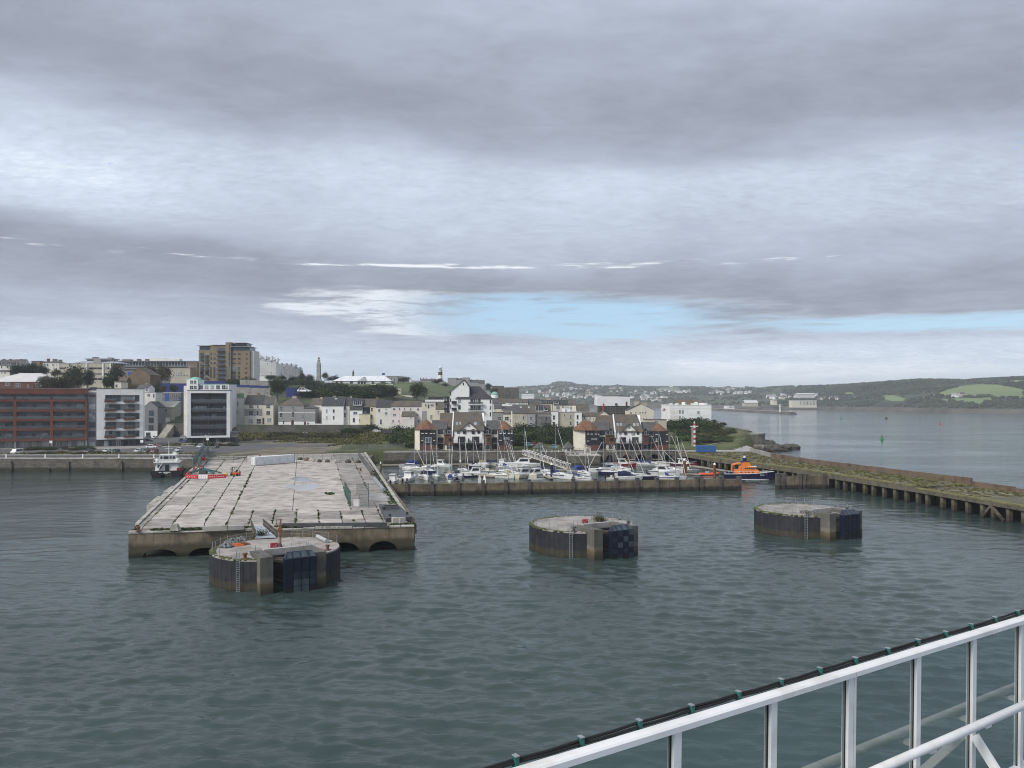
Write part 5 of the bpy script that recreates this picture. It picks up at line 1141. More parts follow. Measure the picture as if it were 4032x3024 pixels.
 # white raking parapet at the gable end, lower roof beyond it
 MB().add([(xl - .45, -.6, e - k * .6), (xl - .02, -.6, e - k * .6), (xl - .02, d / 2, zr + .45), (xl - .45, d / 2, zr + .45), (xl - .45, -.6, e - k * .6 - 2.2), (xl - .02, -.6, e - k * .6 - 2.2), (xl - .02, d / 2, zr - 1), (xl - .45, d / 2, zr - 1)],
    [(0, 1, 2, 3), (4, 5, 1, 0), (5, 6, 2, 1), (7, 4, 0, 3), (6, 7, 3, 2)]).build('gable_parapet', 'white_wall', t)
 lx0 = X(p['wing'][0]); zw = wz(uy(c, p['wing'][1]), Y + 7.5) - z0
 MB().box(lx0, xl - .46, 5.0, d, 0, e + 1).build('wing_wall', 'offwhite_wall', t)
 MB().gable(lx0, xl - .46, 3.0, d, e + .2, zw, .25, .3).build('wing_roof', 'slate_brown', t)
 gx0, gx1, gax, gay = p['g']; pr = [(X(gx0), e - .6), (X(gx1), e - .6), (X(gx1), e), (X(gax), Z(gay) - .35), (X(gx0), e)]
 MB().loft([[(x, -.25, z) for x, z in pr[::-1]], [(x, 4.5, z) for x, z in pr[::-1]]]).build('front_gable', 'white_wall', t)
 rg = MB()
 for (q, w) in (((X(gx0) - .6, e - .5), (X(gax), Z(gay) - .3)), ((X(gax), Z(gay) - .3), (X(gx1) + .6, e - .5))):
  rg.loft([[(q[0], y, q[1]), (w[0], y, w[1]), (w[0], y, w[1] + .3), (q[0], y, q[1] + .3)] for y in (-.7, 4.8)])
 rg.build('gable_roof', 'slate_dark', t)
 rc = (X(p['round'][0]), Z(p['round'][1])); MB().cyl((rc[0], -.36, rc[1]), (rc[0], -.255, rc[1]), .55, n=14).build('roundel', 'timber_pale', t)
 for r in p['win']: wpx(t, c, Y, r, 'wood', -.256 if X(gx0) < X((r[0] + r[2]) / 2) < X(gx1) and r[1] < eave + 5 else -.004, None, 0, z0)
 for r in p['doors']: wpx(t, c, Y, r, 'wood', -.004, 'pane', 0, z0)
 b0, zb1 = p['balc']; bl = MB().box(X(a), X(b), -2.2, -.004, Z(zb1) - .5, Z(zb1)).build('balcony', 'timber_black', t); railing_part(bl, X(a) + .1, X(b) - .1, -2.1, Z(zb1), 1.05, False, 'dark_steel')
 n = 40
 for i in range(n): x = X(a) + .1 + (X(b) - X(a) - .2) * i / (n - 1); MB().box(x - .03, x + .03, -2.12, -2.08, Z(zb1) + .003, Z(zb1) + 1).build('baluster', 'timber_black', bl)
 MB().box((X(a) + X(b)) / 2 - .08, (X(a) + X(b)) / 2 + .08, -2.0, -.01, Z(zb1), Z(zb1) + 2.0).build('balcony_screen', 'timber_black', bl)
 MB().box(X(a), X(b), 1.0, d, 0, Z(zb1) - .51).build('undercroft_wall', 'timber_brown', t)
 for i in range(5): x = X(a) + .3 + (X(b) - X(a) - .6) * i / 4; MB().box(x - .15, x + .15, -2.1, -1.8, 0, Z(zb1) - .51).build('post', 'timber_black', t)
 for i in range(4): window(t, X(a) + (X(b) - X(a)) * (i + .5) / 4, .996, .2, 2.4, 2.2, 'dark', 'pane')
 tt = lambda px_, py_: (ux(c, px_), uy(c, py_))
 for r in p['sky']:
  def pt(px_, py_):
   tx, tz = (ux(c, px_) - CX) / F, (HY - uy(c, py_)) / F; y = (H + tz * Y - z0 - e) / (k - tz); return (tx * (Y + y), y, e + k * y + .36)
  q = [pt(r[0], r[3]), pt(r[2], r[3]), pt(r[2] - 4, r[1]), pt(r[0] - 4, r[1])]
  MB().add(q + [(x, y, z - .14) for x, y, z in q], [(0, 1, 2, 3), (0, 4, 5, 1), (1, 5, 6, 2), (2, 6, 7, 3), (3, 7, 4, 0)]).build('roof_light', 'pane_light', t)
 return t
marina_block('dark timber and white waterfront houses with orange tower roofs, nearer the pier', 12, 324, dict(
 lt=(50, 165, 490, 455, (270, 255), 30, 505, True, [(200, 463, 238, 530), (275, 463, 313, 530), (370, 463, 410, 530), (442, 463, 465, 530), (200, 605, 228, 672, 'wood'), (275, 612, 402, 715, 'case', 0), (438, 605, 466, 672)]),
 rt=(1712, 1712, 2005, 455, (1830, 280), 1700, 2035, False, [(1748, 470, 1788, 535, 'case'), (1820, 470, 1860, 535, 'case'), (1912, 470, 1952, 535, 'case'), (1977, 470, 1998, 535, 'case'), (1742, 610, 1785, 665), (1820, 605, 1950, 670, 'dark', 0), (1970, 610, 1995, 668)]),
 links=[(490, 650, 450, 285, 390, 690, 0), (1568, 1712, 455, 290, 1480, 1800, 1)], bays=[(650, 830, 560, 755, 415), (1430, 1566, 560, 752, 430)],
 c=(835, 1425, 462, 125, 755, 1385), g=(985, 1300, 1145, 310), round=(1140, 385), wing=(540, 145),
 win=[(905, 466, 965, 543), (1020, 450, 1080, 543), (1192, 450, 1250, 543), (1308, 466, 1363, 543)], doors=[(918, 597, 1063, 718), (1202, 597, 1343, 718)], balc=(668, 725),
 sky=[(878, 323, 925, 380), (950, 323, 985, 380), (1245, 325, 1297, 380), (1318, 325, 1367, 380), (1420, 310, 1462, 345)]))
marina_block('dark timber and white waterfront houses with orange tower roofs, above the quay arches', 13, 326, dict(
 lt=(115, 325, 605, 470, (275, 435, 290), 90, 620, True, [(362, 482, 398, 542), (432, 482, 468, 542), (515, 482, 550, 542), (578, 500, 596, 545), (360, 615, 392, 680), (440, 625, 560, 668, 'dark', 0)]),
 rt=(1695, 1695, 1965, 485, (1780, 320), 1665, 1978, False, [(1715, 500, 1752, 555), (1785, 500, 1905, 555, 'dark', 0), (1925, 500, 1950, 555), (1715, 628, 1752, 685), (1790, 625, 1905, 672, 'dark', 0), (1925, 628, 1950, 685)]),
 links=[(605, 735, 470, 312, 500, 815, 0), (1580, 1695, 485, 325, 1440, 1760, 1)], bays=[(735, 925, 570, 748, 445), (1455, 1580, 575, 750, 450)],
 c=(940, 1450, 485, 170, 805, 1340), g=(1070, 1330, 1200, 345), round=(1195, 415), wing=(580, 190),
 win=[(990, 490, 1040, 560), (1092, 478, 1145, 562), (1240, 478, 1295, 562), (1343, 490, 1395, 562)], doors=[(1005, 610, 1130, 720), (1250, 610, 1378, 720)], balc=(675, 730),
 sky=[(945, 348, 990, 403), (1010, 348, 1055, 403), (1275, 352, 1318, 405), (1340, 352, 1385, 405)]))
def quay_fence(label, p, q, z, n):
 r = thing('railing', label, 'railing', (p[0], p[1], z), ang(p, q)); L = dist2(p, q)
 for k in (.55, 1.05): MB().box(0, L, -.025, .025, k - .05, k).build('rail', 'dark_steel', r)
 for i in range(n): x = L * i / (n - 1); MB().box(x - .05, x + .05, -.05, .05, 0, 1.15).build('post', 'dark_steel', r)
quay_fence('dark iron railing along the quay before the first orange roofed houses', (-41, 312.6), (1, 314.6), 5.0, 24)
quay_fence('dark iron railing on the arched quay before the second orange roofed houses', (26, 318.2), (66, 320.6), 5.0, 22)
# shelters on the terrace between the two groups of houses
def shelter(label, c, x0, x1, ya, ye, yb, Y):
 X = lambda v: wx(ux(c, v), Y); z0 = wz(uy(c, yb), Y); t = thing('shelter', label, 'shelter', ((X(x0) + X(x1)) / 2, Y, z0)); w = (X(x1) - X(x0)) / 2
 e = wz(uy(c, ye), Y) - z0; a = wz(uy(c, ya), Y + w) - z0
 n = 8; ring = [(w * 1.05 * math.cos(math.pi * (2 * i + 1) / n), w + w * math.sin(math.pi * (2 * i + 1) / n)) for i in range(n)]
 MB().loft([[(x, y, e - .12) for x, y in ring], [(x, y, e) for x, y in ring], [(x * .03, w + (y - w) * .03, a) for x, y in ring]]).build('roof', 'slate', t)
 for i in range(n): x, y = ring[i]; x *= .8; y = w + (y - w) * .8; MB().box(x - .12, x + .12, y - .12, y + .12, -.5, e - .05).build('post', 'frame_white', t)
 MB().box(-w * .5, w * .5, w * .7, w * 1.5, -.5, e - .3).build('bench_wall', 'cream', t)
shelter('round garden shelter with a grey conical roof next to the gangway', 4, 1715, 1935, 1003, 1085, 1170, 317)
shelter('round garden shelter with a grey conical roof beside the second orange roofs', 5, 215, 400, 998, 1083, 1165, 318)
def pergola():
 t = thing('pergola', 'timber pergola roof on white posts above the marina terrace', 'pergola', (0, 308.5, 4.5)); X = lambda v: wx(ux(5, v), 308.5)
 MB().box(X(-60), X(285), -.6, .9, 2.0, 2.2).build('roof', 'slate', t)
 for p in (5, 80, 170, 262): MB().box(X(p) - .14, X(p) + .14, -.15, .15, 0, 2.0).build('post', 'frame_white', t); MB().box(X(p) - .3, X(p) + .3, -.3, .3, 0, .5).build('post_base', 'timber', t)
 k = thing('kiosk', 'small white kiosk with a slanted roof on the marina terrace', 'kiosk', (0, 306, 4.5));
 MB().box(X(522), X(600), 0, 3, 0, 2.6).build('wall', 'offwhite_wall', k)
 MB().loft([[(X(512), y, 3.5), (X(608), y, 2.6), (X(608), y, 2.75), (X(512), y, 3.65)] for y in (-.4, 3.4)]).build('roof', 'roof_grey', k)
 for i in range(4): MB().box(X(535 + i * 16), X(543 + i * 16), -.06, -.003, .3, 2.3).build('panel', 'timber_brown', k)
 for i in range(7):
  x = X(40 + i * 62); b = MB().box(x - .5, x + .5, -.3, .3, 0, .55).build('planter', 'timber', None, (0, 303.4 + .5 * (i % 2), 4.5)); tag(b, 'dark wooden planter on the marina terrace', 'planter', 'planters on the marina terrace')
pergola()
def gangway():
 p, q = Vector((5.0, 306.5, 4.3)), Vector((20.8, 281, .75)); t = thing('marina_gangway', 'white lattice gangway sloping from the quay to the pontoons', 'gangway', p)
 d = q - p; s = Vector((d.y, -d.x, 0)).normalized() * .9
 MB().loft([[v - s, v + s, v + s + Vector((0, 0, .12)), v - s + Vector((0, 0, .12))] for v in (Vector((0, 0, 0)), d)]).build('deck', 'timber_pale', t)
 for sg in (-1, 1):
  o = s * sg; n = 14
  MB().bar(o, d + o, .14).build('bottom_chord', 'white_steel', t); MB().bar(o + Vector((0, 0, 1.9)), d + o + Vector((0, 0, 1.9)), .14).build('top_chord', 'white_steel', t)
  for i in range(n + 1): v = d * i / n + o; MB().bar(v, v + Vector((0, 0, 1.9)), .09).build('upright', 'white_steel', t)
  for i in range(n): v = d * i / n + o; w = d * (i + 1) / n + o; MB().bar(v if i % 2 else v + Vector((0, 0, 1.9)), w + Vector((0, 0, 1.9)) if i % 2 else w, .07).build('diagonal', 'white_steel', t)
gangway()
# ------------------------------------------------------------------ buildings on the hill
def tower_block():
 c, Y = 2, 640; X = lambda v: wx(ux(c, v), Y); z0 = hz(X(900), Y) - 1; Z = lambda v: wz(uy(c, v), Y) - z0
 t = thing('tower_block', 'brown brick apartment tower with dark balconies on the skyline', 'building', (0, Y, z0))
 for a, b, y, d0 in ((636, 768, 225, 0), (770, 945, 168, -.8), (946, 1004, 137, -1.4), (1005, 1212, 232, 0)): MB().box(X(a), X(b), d0, 16, 0, Z(y)).build('wall', 'brick_tan', t)
 MB().box(X(1213), X(1250), 2, 16, 0, Z(230)).build('end_wall', 'offwhite_wall', t)
 MB().box(X(640), X(760), .8, 15, Z(225), Z(182)).build('penthouse', 'pane_blue', t); MB().box(X(1010), X(1208), .8, 15, Z(232), Z(194)).build('penthouse', 'pane_blue', t)
 MB().box(X(1046), X(1166), 3, 14, Z(188), Z(150)).build('roof_pavilion', 'pane_blue', t)
 for a, b, y in ((622, 770, 178), (1002, 1224, 190), (1040, 1172, 146), (800, 945, 170)): MB().box(X(a), X(b), -1.6, 16.5, Z(y) + .003, Z(y - 5)).build('roof_slab', 'roof_grey', t)
 MB().box(X(925), X(1045), 3, 9, Z(150), Z(137)).build('lift_housing', 'brick_tan', t)
 def W(a, b, y1, y2, yo=-.004, st='dark', pn=None): window(t, (X(a) + X(b)) / 2, yo, Z(y2), X(b) - X(a), Z(y1) - Z(y2), st, pn)
 for y1, y2 in ((255, 292), (305, 343), (358, 398), (415, 450), (460, 500), (505, 550)):
  for a, b in ((655, 692), (712, 750)):
   W(a, b, y1, y2)
   bl = MB().box(X(a), X(b), -1, -.01, Z(y2), Z(y2) + .25).build('balcony', 'dark_steel', t); railing_part(bl, X(a), X(b), -.95, Z(y2) + .25, 1, True, 'dark_steel')
 for y in (258, 310, 362):
  W(775, 790, y, y + 22, -.804); W(808, 832, y, y + 22, -.804); W(980, 990, y, y + 24, -1.404); W(1015, 1055, y + 4, y + 22); W(1078, 1108, y + 2, y + 22); W(1168, 1186, y + 4, y + 22)
 for a, b in ((772, 785), (807, 828)): W(a, b, 415, 540, -.804)
 for a, b in ((1005, 1055), (1076, 1102)): W(a, b, 415, 455); W(a, b, 465, 500); W(a, b, 508, 545)
 for y in (420, 470, 520): W(1160, 1180, y, y + 20)
 for a in (948, 975): W(a, a + 12, 415, 540, -1.404)
 MB().box(X(988), X(996), -1.5, -1.402, Z(410), Z(150)).build('window_slot', 'pane', t)
 for y1, y2 in ((200, 240), (255, 295), (308, 345), (362, 400), (415, 450), (465, 500), (520, 552)):
  W(856, 932, y1, y2, -.804, 'dark', 'pane_blue')
  bl = MB().box(X(848), X(938), -2.4, -.81, Z(y2), Z(y2) + .3).build('balcony', 'dark_steel', t); railing_part(bl, X(848), X(938), -2.3, Z(y2) + .3, 1.1, True, 'dark_steel')
tower_block()
def crescent(label, c, Y, x0, x1, tops, yb, nwin, rows, m='white_wall'):
 X = lambda v: wx(ux(c, v), Y); z0 = hz(X((x0 + x1) / 2), Y) - 1; Z = lambda v: wz(uy(c, v), Y) - z0; t = thing('terrace_building', label, 'building', (0, Y, z0)); n = len(tops)
 for i, (y, yr) in enumerate(tops):
  a, b = x0 + (x1 - x0) * i / n, x0 + (x1 - x0) * (i + 1) / n
  MB().box(X(a), X(b), 0, 14, 0, Z(y)).build('wall', m, t)
  MB().loft([[(x, -.2, Z(y)), (x, 14, Z(yr)), (x, 14, Z(yr) + .4), (x, -.2, Z(y) + .4)] for x in (X(a) + .05, X(b) - .05)]).build('roof', 'roof_grey', t)
  MB().box(X(b) - 1.4, X(b) - .1, 4, 8, Z(y), Z(yr) + 1.2).build('chimney', m, t)
  yb_ = yb
  for r in range(rows):
   ya = y + 12 + (yb_ - y - 16) * r / rows; h_ = (yb_ - y - 16) / rows * .6
   for k in range(nwin): w_ = (b - a) / nwin; window(t, X(a + w_ * (k + .5)), -.004, Z(ya + h_), X(a + w_ * .55) - X(a), Z(ya) - Z(ya + h_), 'case', 'pane' if random.random() < .5 else 'pane_light')
   MB().box(X(a), X(b), -.25, -.003, Z(ya + h_ * 1.3), Z(ya + h_ * 1.3) + .35).build('cornice', m, t)
crescent('stepped white terrace with bay fronts beside the brown tower', 2, 770, 1250, 1510, [(330, 285), (340, 295), (355, 300), (372, 322)], 538, 3, 5)
crescent('long pale blue grey terrace at the end of the hill row', 2, 820, 1512, 1770, [(402, 380), (404, 383), (408, 386), (414, 396), (440, 425)], 540, 3, 4, 'lilac_wall')
def office():
 c, Y = 1, 610
 t = house('pale concrete office block with white fins behind the trees', c, Y, 665, 1250, 600, 376, 372, 'flat', 22, 'beige_wall', 'roof_grey',
   [(a, y, b, y + 20, 'dark') for y in (420, 483, 540) for a, b in ((672, 705), (708, 735), (905, 952), (998, 1046), (1050, 1098), (1102, 1150), (1172, 1205), (1208, 1243))], name='office_building', cat='building')
 xc, z0, ze, zr, h = t['_geo']; X = lambda v: wx(ux(c, v), Y) - xc; Z = lambda v: wz(uy(c, v), Y) - z0
 for p in (785, 978, 1162, 1246): MB().box(X(p - 9), X(p + 9), -.6, -.003, 0, Z(376)).build('fin', 'offwhite_wall', t)
 MB().hip(X(770), X(1040), 4, 20, ze + .36, Z(338), 8).build('pitched_roof', 'roof_grey', t); MB().hip(X(1060), X(1330), 4, 20, ze + .36, Z(345), 8).build('pitched_roof', 'roof_grey', t)
 MB().cyl((X(1070), 2.9, Z(358)), (X(1070), 3.2, Z(358)), 3.2, n=16).build('round_vent', 'grey_wall', t)
office()
def longblock():
 c, Y = 1, 690; X = lambda v: wx(ux(c, v), Y); z0 = hz(X(1400), Y) - 1; Z = lambda v: wz(uy(c, v), Y) - z0
 t = thing('modern_block', 'long low modern block with a glazed top floor and thin flat roof', 'building', (0, Y, z0))
 MB().box(X(960), X(2190), 0, 20, 0, Z(400)).build('wall', 'mid_grey', t); MB().box(X(1270), X(2160), 2, 18, Z(400), Z(352)).build('glazed_floor', 'pane_blue', t)
 for k in range(26): x = X(1275 + k * 34); MB().box(x - .15, x + .15, 1.9, 1.99, Z(398), Z(354)).build('mullion', 'offwhite_wall', t)
 MB().box(X(1240), X(2200), -.5, 19, Z(351), Z(345)).build('roof_slab', 'roof_grey', t); MB().box(X(955), X(1260), 0, 14, Z(330), Z(318)).build('roof_slab', 'roof_grey', t)
 MB().box(X(965), X(1250), 2, 12, Z(400), Z(331)).build('upper_wall', 'grey_wall', t)
 for a, b, y in ((1660, 1830, 312), (1830, 2000, 318), (1185, 1220, 305), (1010, 1050, 300), (1610, 1645, 322), (1515, 1535, 322), (1350, 1440, 325)): MB().box(X(a), X(b), 4, 10, Z(345), Z(y)).build('roof_housing', 'offwhite_wall' if a in (1660, 1830) else 'brown_render', t)
 for y in (412, 440): MB().box(X(1300), X(2150), -.06, -.003, Z(y + 14), Z(y)).build('window_band', 'pane', t)
longblock()
house('buff stone house front with arched windows under the long modern block', 2, 640, 310, 540, 545, 430, 408, 'flat', 12, 'beige_wall', 'roof_grey', [(360 + k * 20, 465, 372 + k * 20, 497) for k in range(5)] + [(345 + k * 30, 502, 362 + k * 30, 520) for k in range(6)])
house('dark brown block end beside the tower', 2, 660, 500, 622, 560, 360, 352, 'flat', 14, 'brown_render', 'roof_grey', [(520 + k * 25, 385, 535 + k * 25, 410) for k in range(4)])
house('white hipped roof house with four chimneys on the skyline', 1, 640, 480, 662, 500, 366, 345, 'hip', 14, 'offwhite_wall', 'slate', [(500, 378, 514, 405), (530, 378, 545, 405), (590, 378, 604, 405), (628, 378, 642, 405), (500, 425, 514, 455), (628, 425, 642, 455)], chims=[(545, 318, 30), (620, 322, 50), (680, 330, 40)])
house('low grey roofed house left of the white hipped house', 1, 650, 355, 450, 420, 352, 340, 'flat', 10, 'brown_render', 'slate', [(380, 365, 395, 385)])
for i, (a, b, lb) in enumerate(((-40, 58, 'white gabled terrace house at the skyline edge'), (60, 130, 'white terrace house with dark roof, second on the skyline'), (132, 255, 'dark roofed terrace house above the pale hall roof'))):
 house(lb, 1, 600, a, b, 520, 395 + i * 6, 335 - i * 2, 'gx', 11, 'offwhite_wall', 'slate', [(a + 18, 402, a + 34, 430), (a + 50, 402, a + 66, 430)], dormers=[(a + 20, 365, a + 60, 390)], chims=[(b - 12, 322, 26)])
house('low white fronted house below the white terrace on the edge', 1, 560, -30, 110, 520, 470, 450, 'gx', 9, 'offwhite_wall', 'slate', [(10, 472, 26, 492), (50, 472, 66, 492)])
# blue hoardings, long stone garden walls
def hoarding(label, c, Y, x0, y0, x1, y1, h, m='hoarding_blue', nm='hoarding', cat='hoarding'):
 a, b = wx(ux(c, x0), Y), wx(ux(c, x1), Y); za, zb_ = wz(uy(c, y0), Y), wz(uy(c, y1), Y); hh = h * CR[c][2] / F * Y
 n = max(1, round((b - a) / 8)); t = thing(nm, label, cat, (a, Y, 0))
 for i in range(n):
  u0, u1 = (b - a) * i / n, (b - a) * (i + 1) / n - .05; z = za + (zb_ - za) * (i + .5) / n
  MB().box(u0, u1, 0, .3, min(z - hh, hz(a + u0, Y)) - .8, z).build('panel', m, t)
hoarding('blue site hoarding running behind the green domed turret', 2, 556, 115, 597, 500, 600, 60)
hoarding('blue site hoarding at the foot of the brown tower', 2, 560, 640, 570, 935, 573, 30)
hoarding('blue site hoarding along the hillside street', 2, 545, 980, 610, 1430, 628, 32)
hoarding('short blue hoarding among the hillside bushes', 2, 530, 1620, 650, 1760, 655, 42)
hoarding('grey stone wall under the blue hillside hoarding', 2, 540, 980, 640, 1440, 655, 90, 'pale_stone', 'garden_wall', 'wall')
hoarding('pale stone wall right below the tower', 2, 600, 1100, 555, 1430, 572, 40, 'pale_stone', 'garden_wall', 'wall')
# landmarks
def memorial():
 c, Y = 3, 927; X0 = wx(ux(c, 537), Y); z0 = hz(X0, Y) - 1; Z = lambda v: wz(uy(c, v), Y) - z0; k = b_ / F * Y
 t = thing('war_memorial', 'tall stone memorial column with a dark globe on top', 'monument', (X0, Y, z0))
 sq = lambda w, z: [(-w, -w, z), (w, -w, z), (w, w, z), (-w, w, z)]
 MB().loft([sq(60 * k, 0), sq(60 * k, Z(345)), sq(34 * k, Z(342)), sq(30 * k, Z(325)), sq(27 * k, Z(320))]).build('plinth', 'pale_stone', t)
 MB().loft([sq(26 * k, Z(320)), sq(24 * k, Z(120)), sq(17 * k, Z(95)), sq(14 * k, Z(66))]).build('shaft', 'pale_stone', t)
 MB().loft([sq(17 * k, Z(66)), sq(19 * k, Z(60)), sq(12 * k, Z(52))]).build('capital', 'pale_stone', t)
 MB().ball((0, 0, Z(36)), 14 * k, 10, 7).build('globe', 'dark_grey', t, smooth=True)
memorial()
def lighthouse():
 c, Y = 4, 900; X0 = wx(ux(c, 462), Y); z0 = hz(X0, Y) - 1; Z = lambda v: wz(uy(c, v), Y) - z0; k = b_ / F * Y
 t = thing('lighthouse', 'red and white banded lighthouse tower on the green hill', 'lighthouse', (X0, Y, z0))
 ring = lambda r, z: [(r * k * math.cos(i * math.pi / 8), r * k * math.sin(i * math.pi / 8), z) for i in range(16)]
 MB().loft([ring(36, 0), ring(31, Z(182))]).build('base_band', 'white', t);
 for a, b, r0, r1, m in ((182, 140, 31, 30, 'brick_plain'), (140, 95, 30, 29, 'white'), (95, 48, 29, 28, 'brick_plain'), (48, 30, 28, 28, 'white')): MB().loft([ring(r0, Z(a) + .002), ring(r1, Z(b))]).build('band', m, t, smooth=False)
 MB().loft([ring(33, Z(30)), ring(33, Z(22))]).build('gallery', 'white', t)
 MB().loft([ring(20, Z(22)), ring(20, Z(-8))]).build('lantern', 'pane_light', t)
 MB().loft([ring(22, Z(-8)), ring(12, Z(-22)), ring(2, Z(-34))]).build('lantern_cap', 'white', t)
lighthouse()
def marquee():
 c, Y = 3, 885; X = lambda v: wx(ux(c, v), Y); X0 = X(1120); z0 = hz(X0, Y) - .5; Z = lambda v: wz(uy(c, v), Y) - z0
 t = thing('marquee', 'long white event marquee with peaked roof on the hilltop lawn', 'tent', (X0, Y, z0)); x = lambda v: X(v) - X0
 MB().box(x(735), x(1515), 0, 30, 0, Z(345)).build('tent_wall', 'tarp_white', t); MB().box(x(670), x(734), 0, 20, 0, Z(340)).build('annex', 'tarp_white', t)
 MB().hip(x(735), x(1515), 0, 30, Z(345), Z(272), x(1390) - x(830), 1).build('tent_roof', 'tarp_white', t)
 MB().add([(x(1070), -2, Z(345)), (x(1200), -2, Z(345)), (x(1140), -2 + 3, Z(290)), (x(1140), 12, Z(285))], [(0, 1, 2), (1, 3, 2), (3, 0, 2), (0, 3, 1)]).build('entry_peak', 'roof_grey', t)
 for a, b in ((1065, 1095), (1110, 1140), (1150, 1175), (1375, 1445), (770, 800), (830, 860), (960, 1000), (1255, 1290)): MB().box(x(a), x(b), -.15, -.003, .2, Z(352)).build('tent_window', 'pane', t)
 for a in (820, 935, 1050, 1230, 1300, 1420): MB().bar((x(a), -.5, Z(345)), (x(a) * .98 + 2, 15, Z(274)), .5).build('roof_seam', 'roof_pale', t)
marquee()
# citadel and ruins on the skyline
def citadel():
 for lb, a, b, ye, yr, rf, wn in (('grey stone citadel block with crenellated roof, first behind the tall white gable', 562, 680, 135, 120, 'flat', 3), ('lower grey citadel block with stacks', 682, 760, 155, 140, 'gx', 2), ('tall grey citadel block with chimneys', 762, 862, 130, 126, 'flat', 3), ('grey citadel range with dormers', 864, 985, 190, 160, 'gx', 4), ('grey gabled citadel house at the range end', 986, 1062, 205, 165, 'gx', 2)):
  house(lb, 4, 930, a, b, 300, ye, yr, rf, 12, 'grey_wall', 'slate', [(a + 14 + k * 26, ye + 22, a + 24 + k * 26, ye + 42) for k in range(wn)], chims=[(a + 20, yr - 12, 12), (b - 15, yr - 10, 12)] if rf == 'gx' else [], name='citadel_block', cat='building')
 hoarding('long grey rampart with chimneys behind the lighthouse', 4, 960, 60, 165, 540, 185, 70, 'pale_stone', 'rampart', 'wall')
 house('low stone range with four chimney stacks behind the lighthouse', 4, 975, 190, 400, 230, 165, 150, 'gx', 10, 'pale_stone', 'slate', [], chims=[(195, 128, 14), (235, 128, 14), (270, 128, 14), (348, 132, 14), (385, 138, 14)])
 hoarding('dark stone citadel bastion wall sloping to the sea', 4, 880, 1170, 238, 1330, 240, 150, 'rubble_stone', 'bastion', 'wall'); hoarding('outer stone bastion wall of the citadel, lower', 4, 860, 1331, 258, 1535, 268, 120, 'rubble_stone', 'bastion', 'wall')
 house('roofless dark brick ruin with buttresses beside the marquee', 3, 900, 1425, 1610, 400, 282, 278, 'flat', 14, 'pale_stone', 'slate_brown', [(1440 + k * 40, 310, 1452 + k * 40, 350, 'dark') for k in range(4)], name='ruin', cat='ruin')
 house('stone block with parapet behind the ruin', 3, 930, 1612, 1752, 330, 292, 288, 'flat', 12, 'pale_stone', 'slate', [(1640, 300, 1652, 312)])
 house('cream house with a flat roof among the hillside trees', 3, 560, 1655, 1812, 620, 545, 540, 'flat', 10, 'cream', 'cream', [(1665, 560, 1680, 590), (1715, 560, 1740, 590), (1752, 565, 1800, 592)])
 house('small cream tower above the flat cream house', 3, 575, 1612, 1652, 560, 455, 452, 'flat', 6, 'cream', 'cream', [(1625, 465, 1637, 482)])
 house('dark modern house with long window band below the lighthouse', 4, 520, 298, 540, 480, 395, 358, 'flat', 12, 'dark_grey', 'slate_dark', [(305 + k * 32, 402, 332 + k * 32, 425, 'dark') for k in range(7)], panels=[(255, 428, 540, 455, 'white_wall')])
 gwall('curved cream terrace wall on the hilltop lawn', 3, 820, 1240, 385, 1550, 390, 430, 'cream')
citadel()
def flagpole(label, c, px, y0, y1, Y, flagm, fw=3.0, cross=None):
 X0 = wx(ux(c, px), Y); z0 = max(hz(X0, Y), 0); zt = wz(uy(c, y0), Y); t = thing('flagpole', label, 'flagpole', (X0, Y, z0 - .3))
 MB().cyl((0, 0, 0), (0, 0, zt - z0), .12, .07, 6).build('pole', 'white_steel', t)
 b = MB(); n = 6; zz = zt - z0; hh = fw * .6
 for i in range(n):
  xa, xb = -fw * i / n, -fw * (i + 1) / n; ya, yb_ = .25 * math.sin(i * 1.1), .25 * math.sin((i + 1) * 1.1); da, db = -.06 * i, -.06 * (i + 1)
  b.add([(xa, ya, zz + da - .1), (xb, yb_, zz + db - .1), (xb, yb_, zz + db - .1 - hh), (xa, ya, zz + da - .1 - hh), (xa, ya + .02, zz + da - .1), (xb, yb_ + .02, zz + db - .1), (xb, yb_ + .02, zz + db - .1 - hh), (xa, ya + .02, zz + da - .1 - hh)], [(0, 1, 2, 3), (7, 6, 5, 4)], 1 if cross and i == 2 else 0)
  if cross: b.add([(xa, ya - .015, zz + da - .1 - hh * .42), (xb, yb_ - .015, zz + db - .1 - hh * .42), (xb, yb_ - .015, zz + db - .1 - hh * .6), (xa, ya - .015, zz + da - .1 - hh * .6)], [(0, 1, 2, 3)], 1)
 b.build('flag', [flagm, cross or flagm], t)
mat('flag_red', (.5, .04, .04), .8, .1, 1)
flagpole('white flagpole flying a red cross flag beside the white villa block', 5, 1640, 530, 820, 440, 'white', 3.2, 'flag_red')
flagpole('thin flagpole with a dark flag beside the marquee', 3, 1437, 232, 380, 880, 'hoarding_blue', 3.4)
def statue():
 Y = 935; X0 = wx(ux(3, 1005), Y); z0 = wz(uy(3, 275), Y); t = thing('statue', 'small dark statue on a high plinth above the marquee roof', 'statue', (X0, Y, hz(X0, Y) - .5)); g = z0 - hz(X0, Y) + .5
 MB().box(-1.6, 1.6, -1.6, 1.6, 0, g).build('plinth', 'pale_stone', t)
 MB().loft([[(r * math.cos(i), r * math.sin(i) * .6, g + z) for i in np.arange(0, 6.2, .79)] for r, z in ((1.4, 0), (1.1, 1.5), (1.2, 3), (1.3, 4.5), (.5, 5.4), (.6, 6), (.45, 6.8), (.1, 7.1))]).build('figure', 'dark_grey', t)
statue()
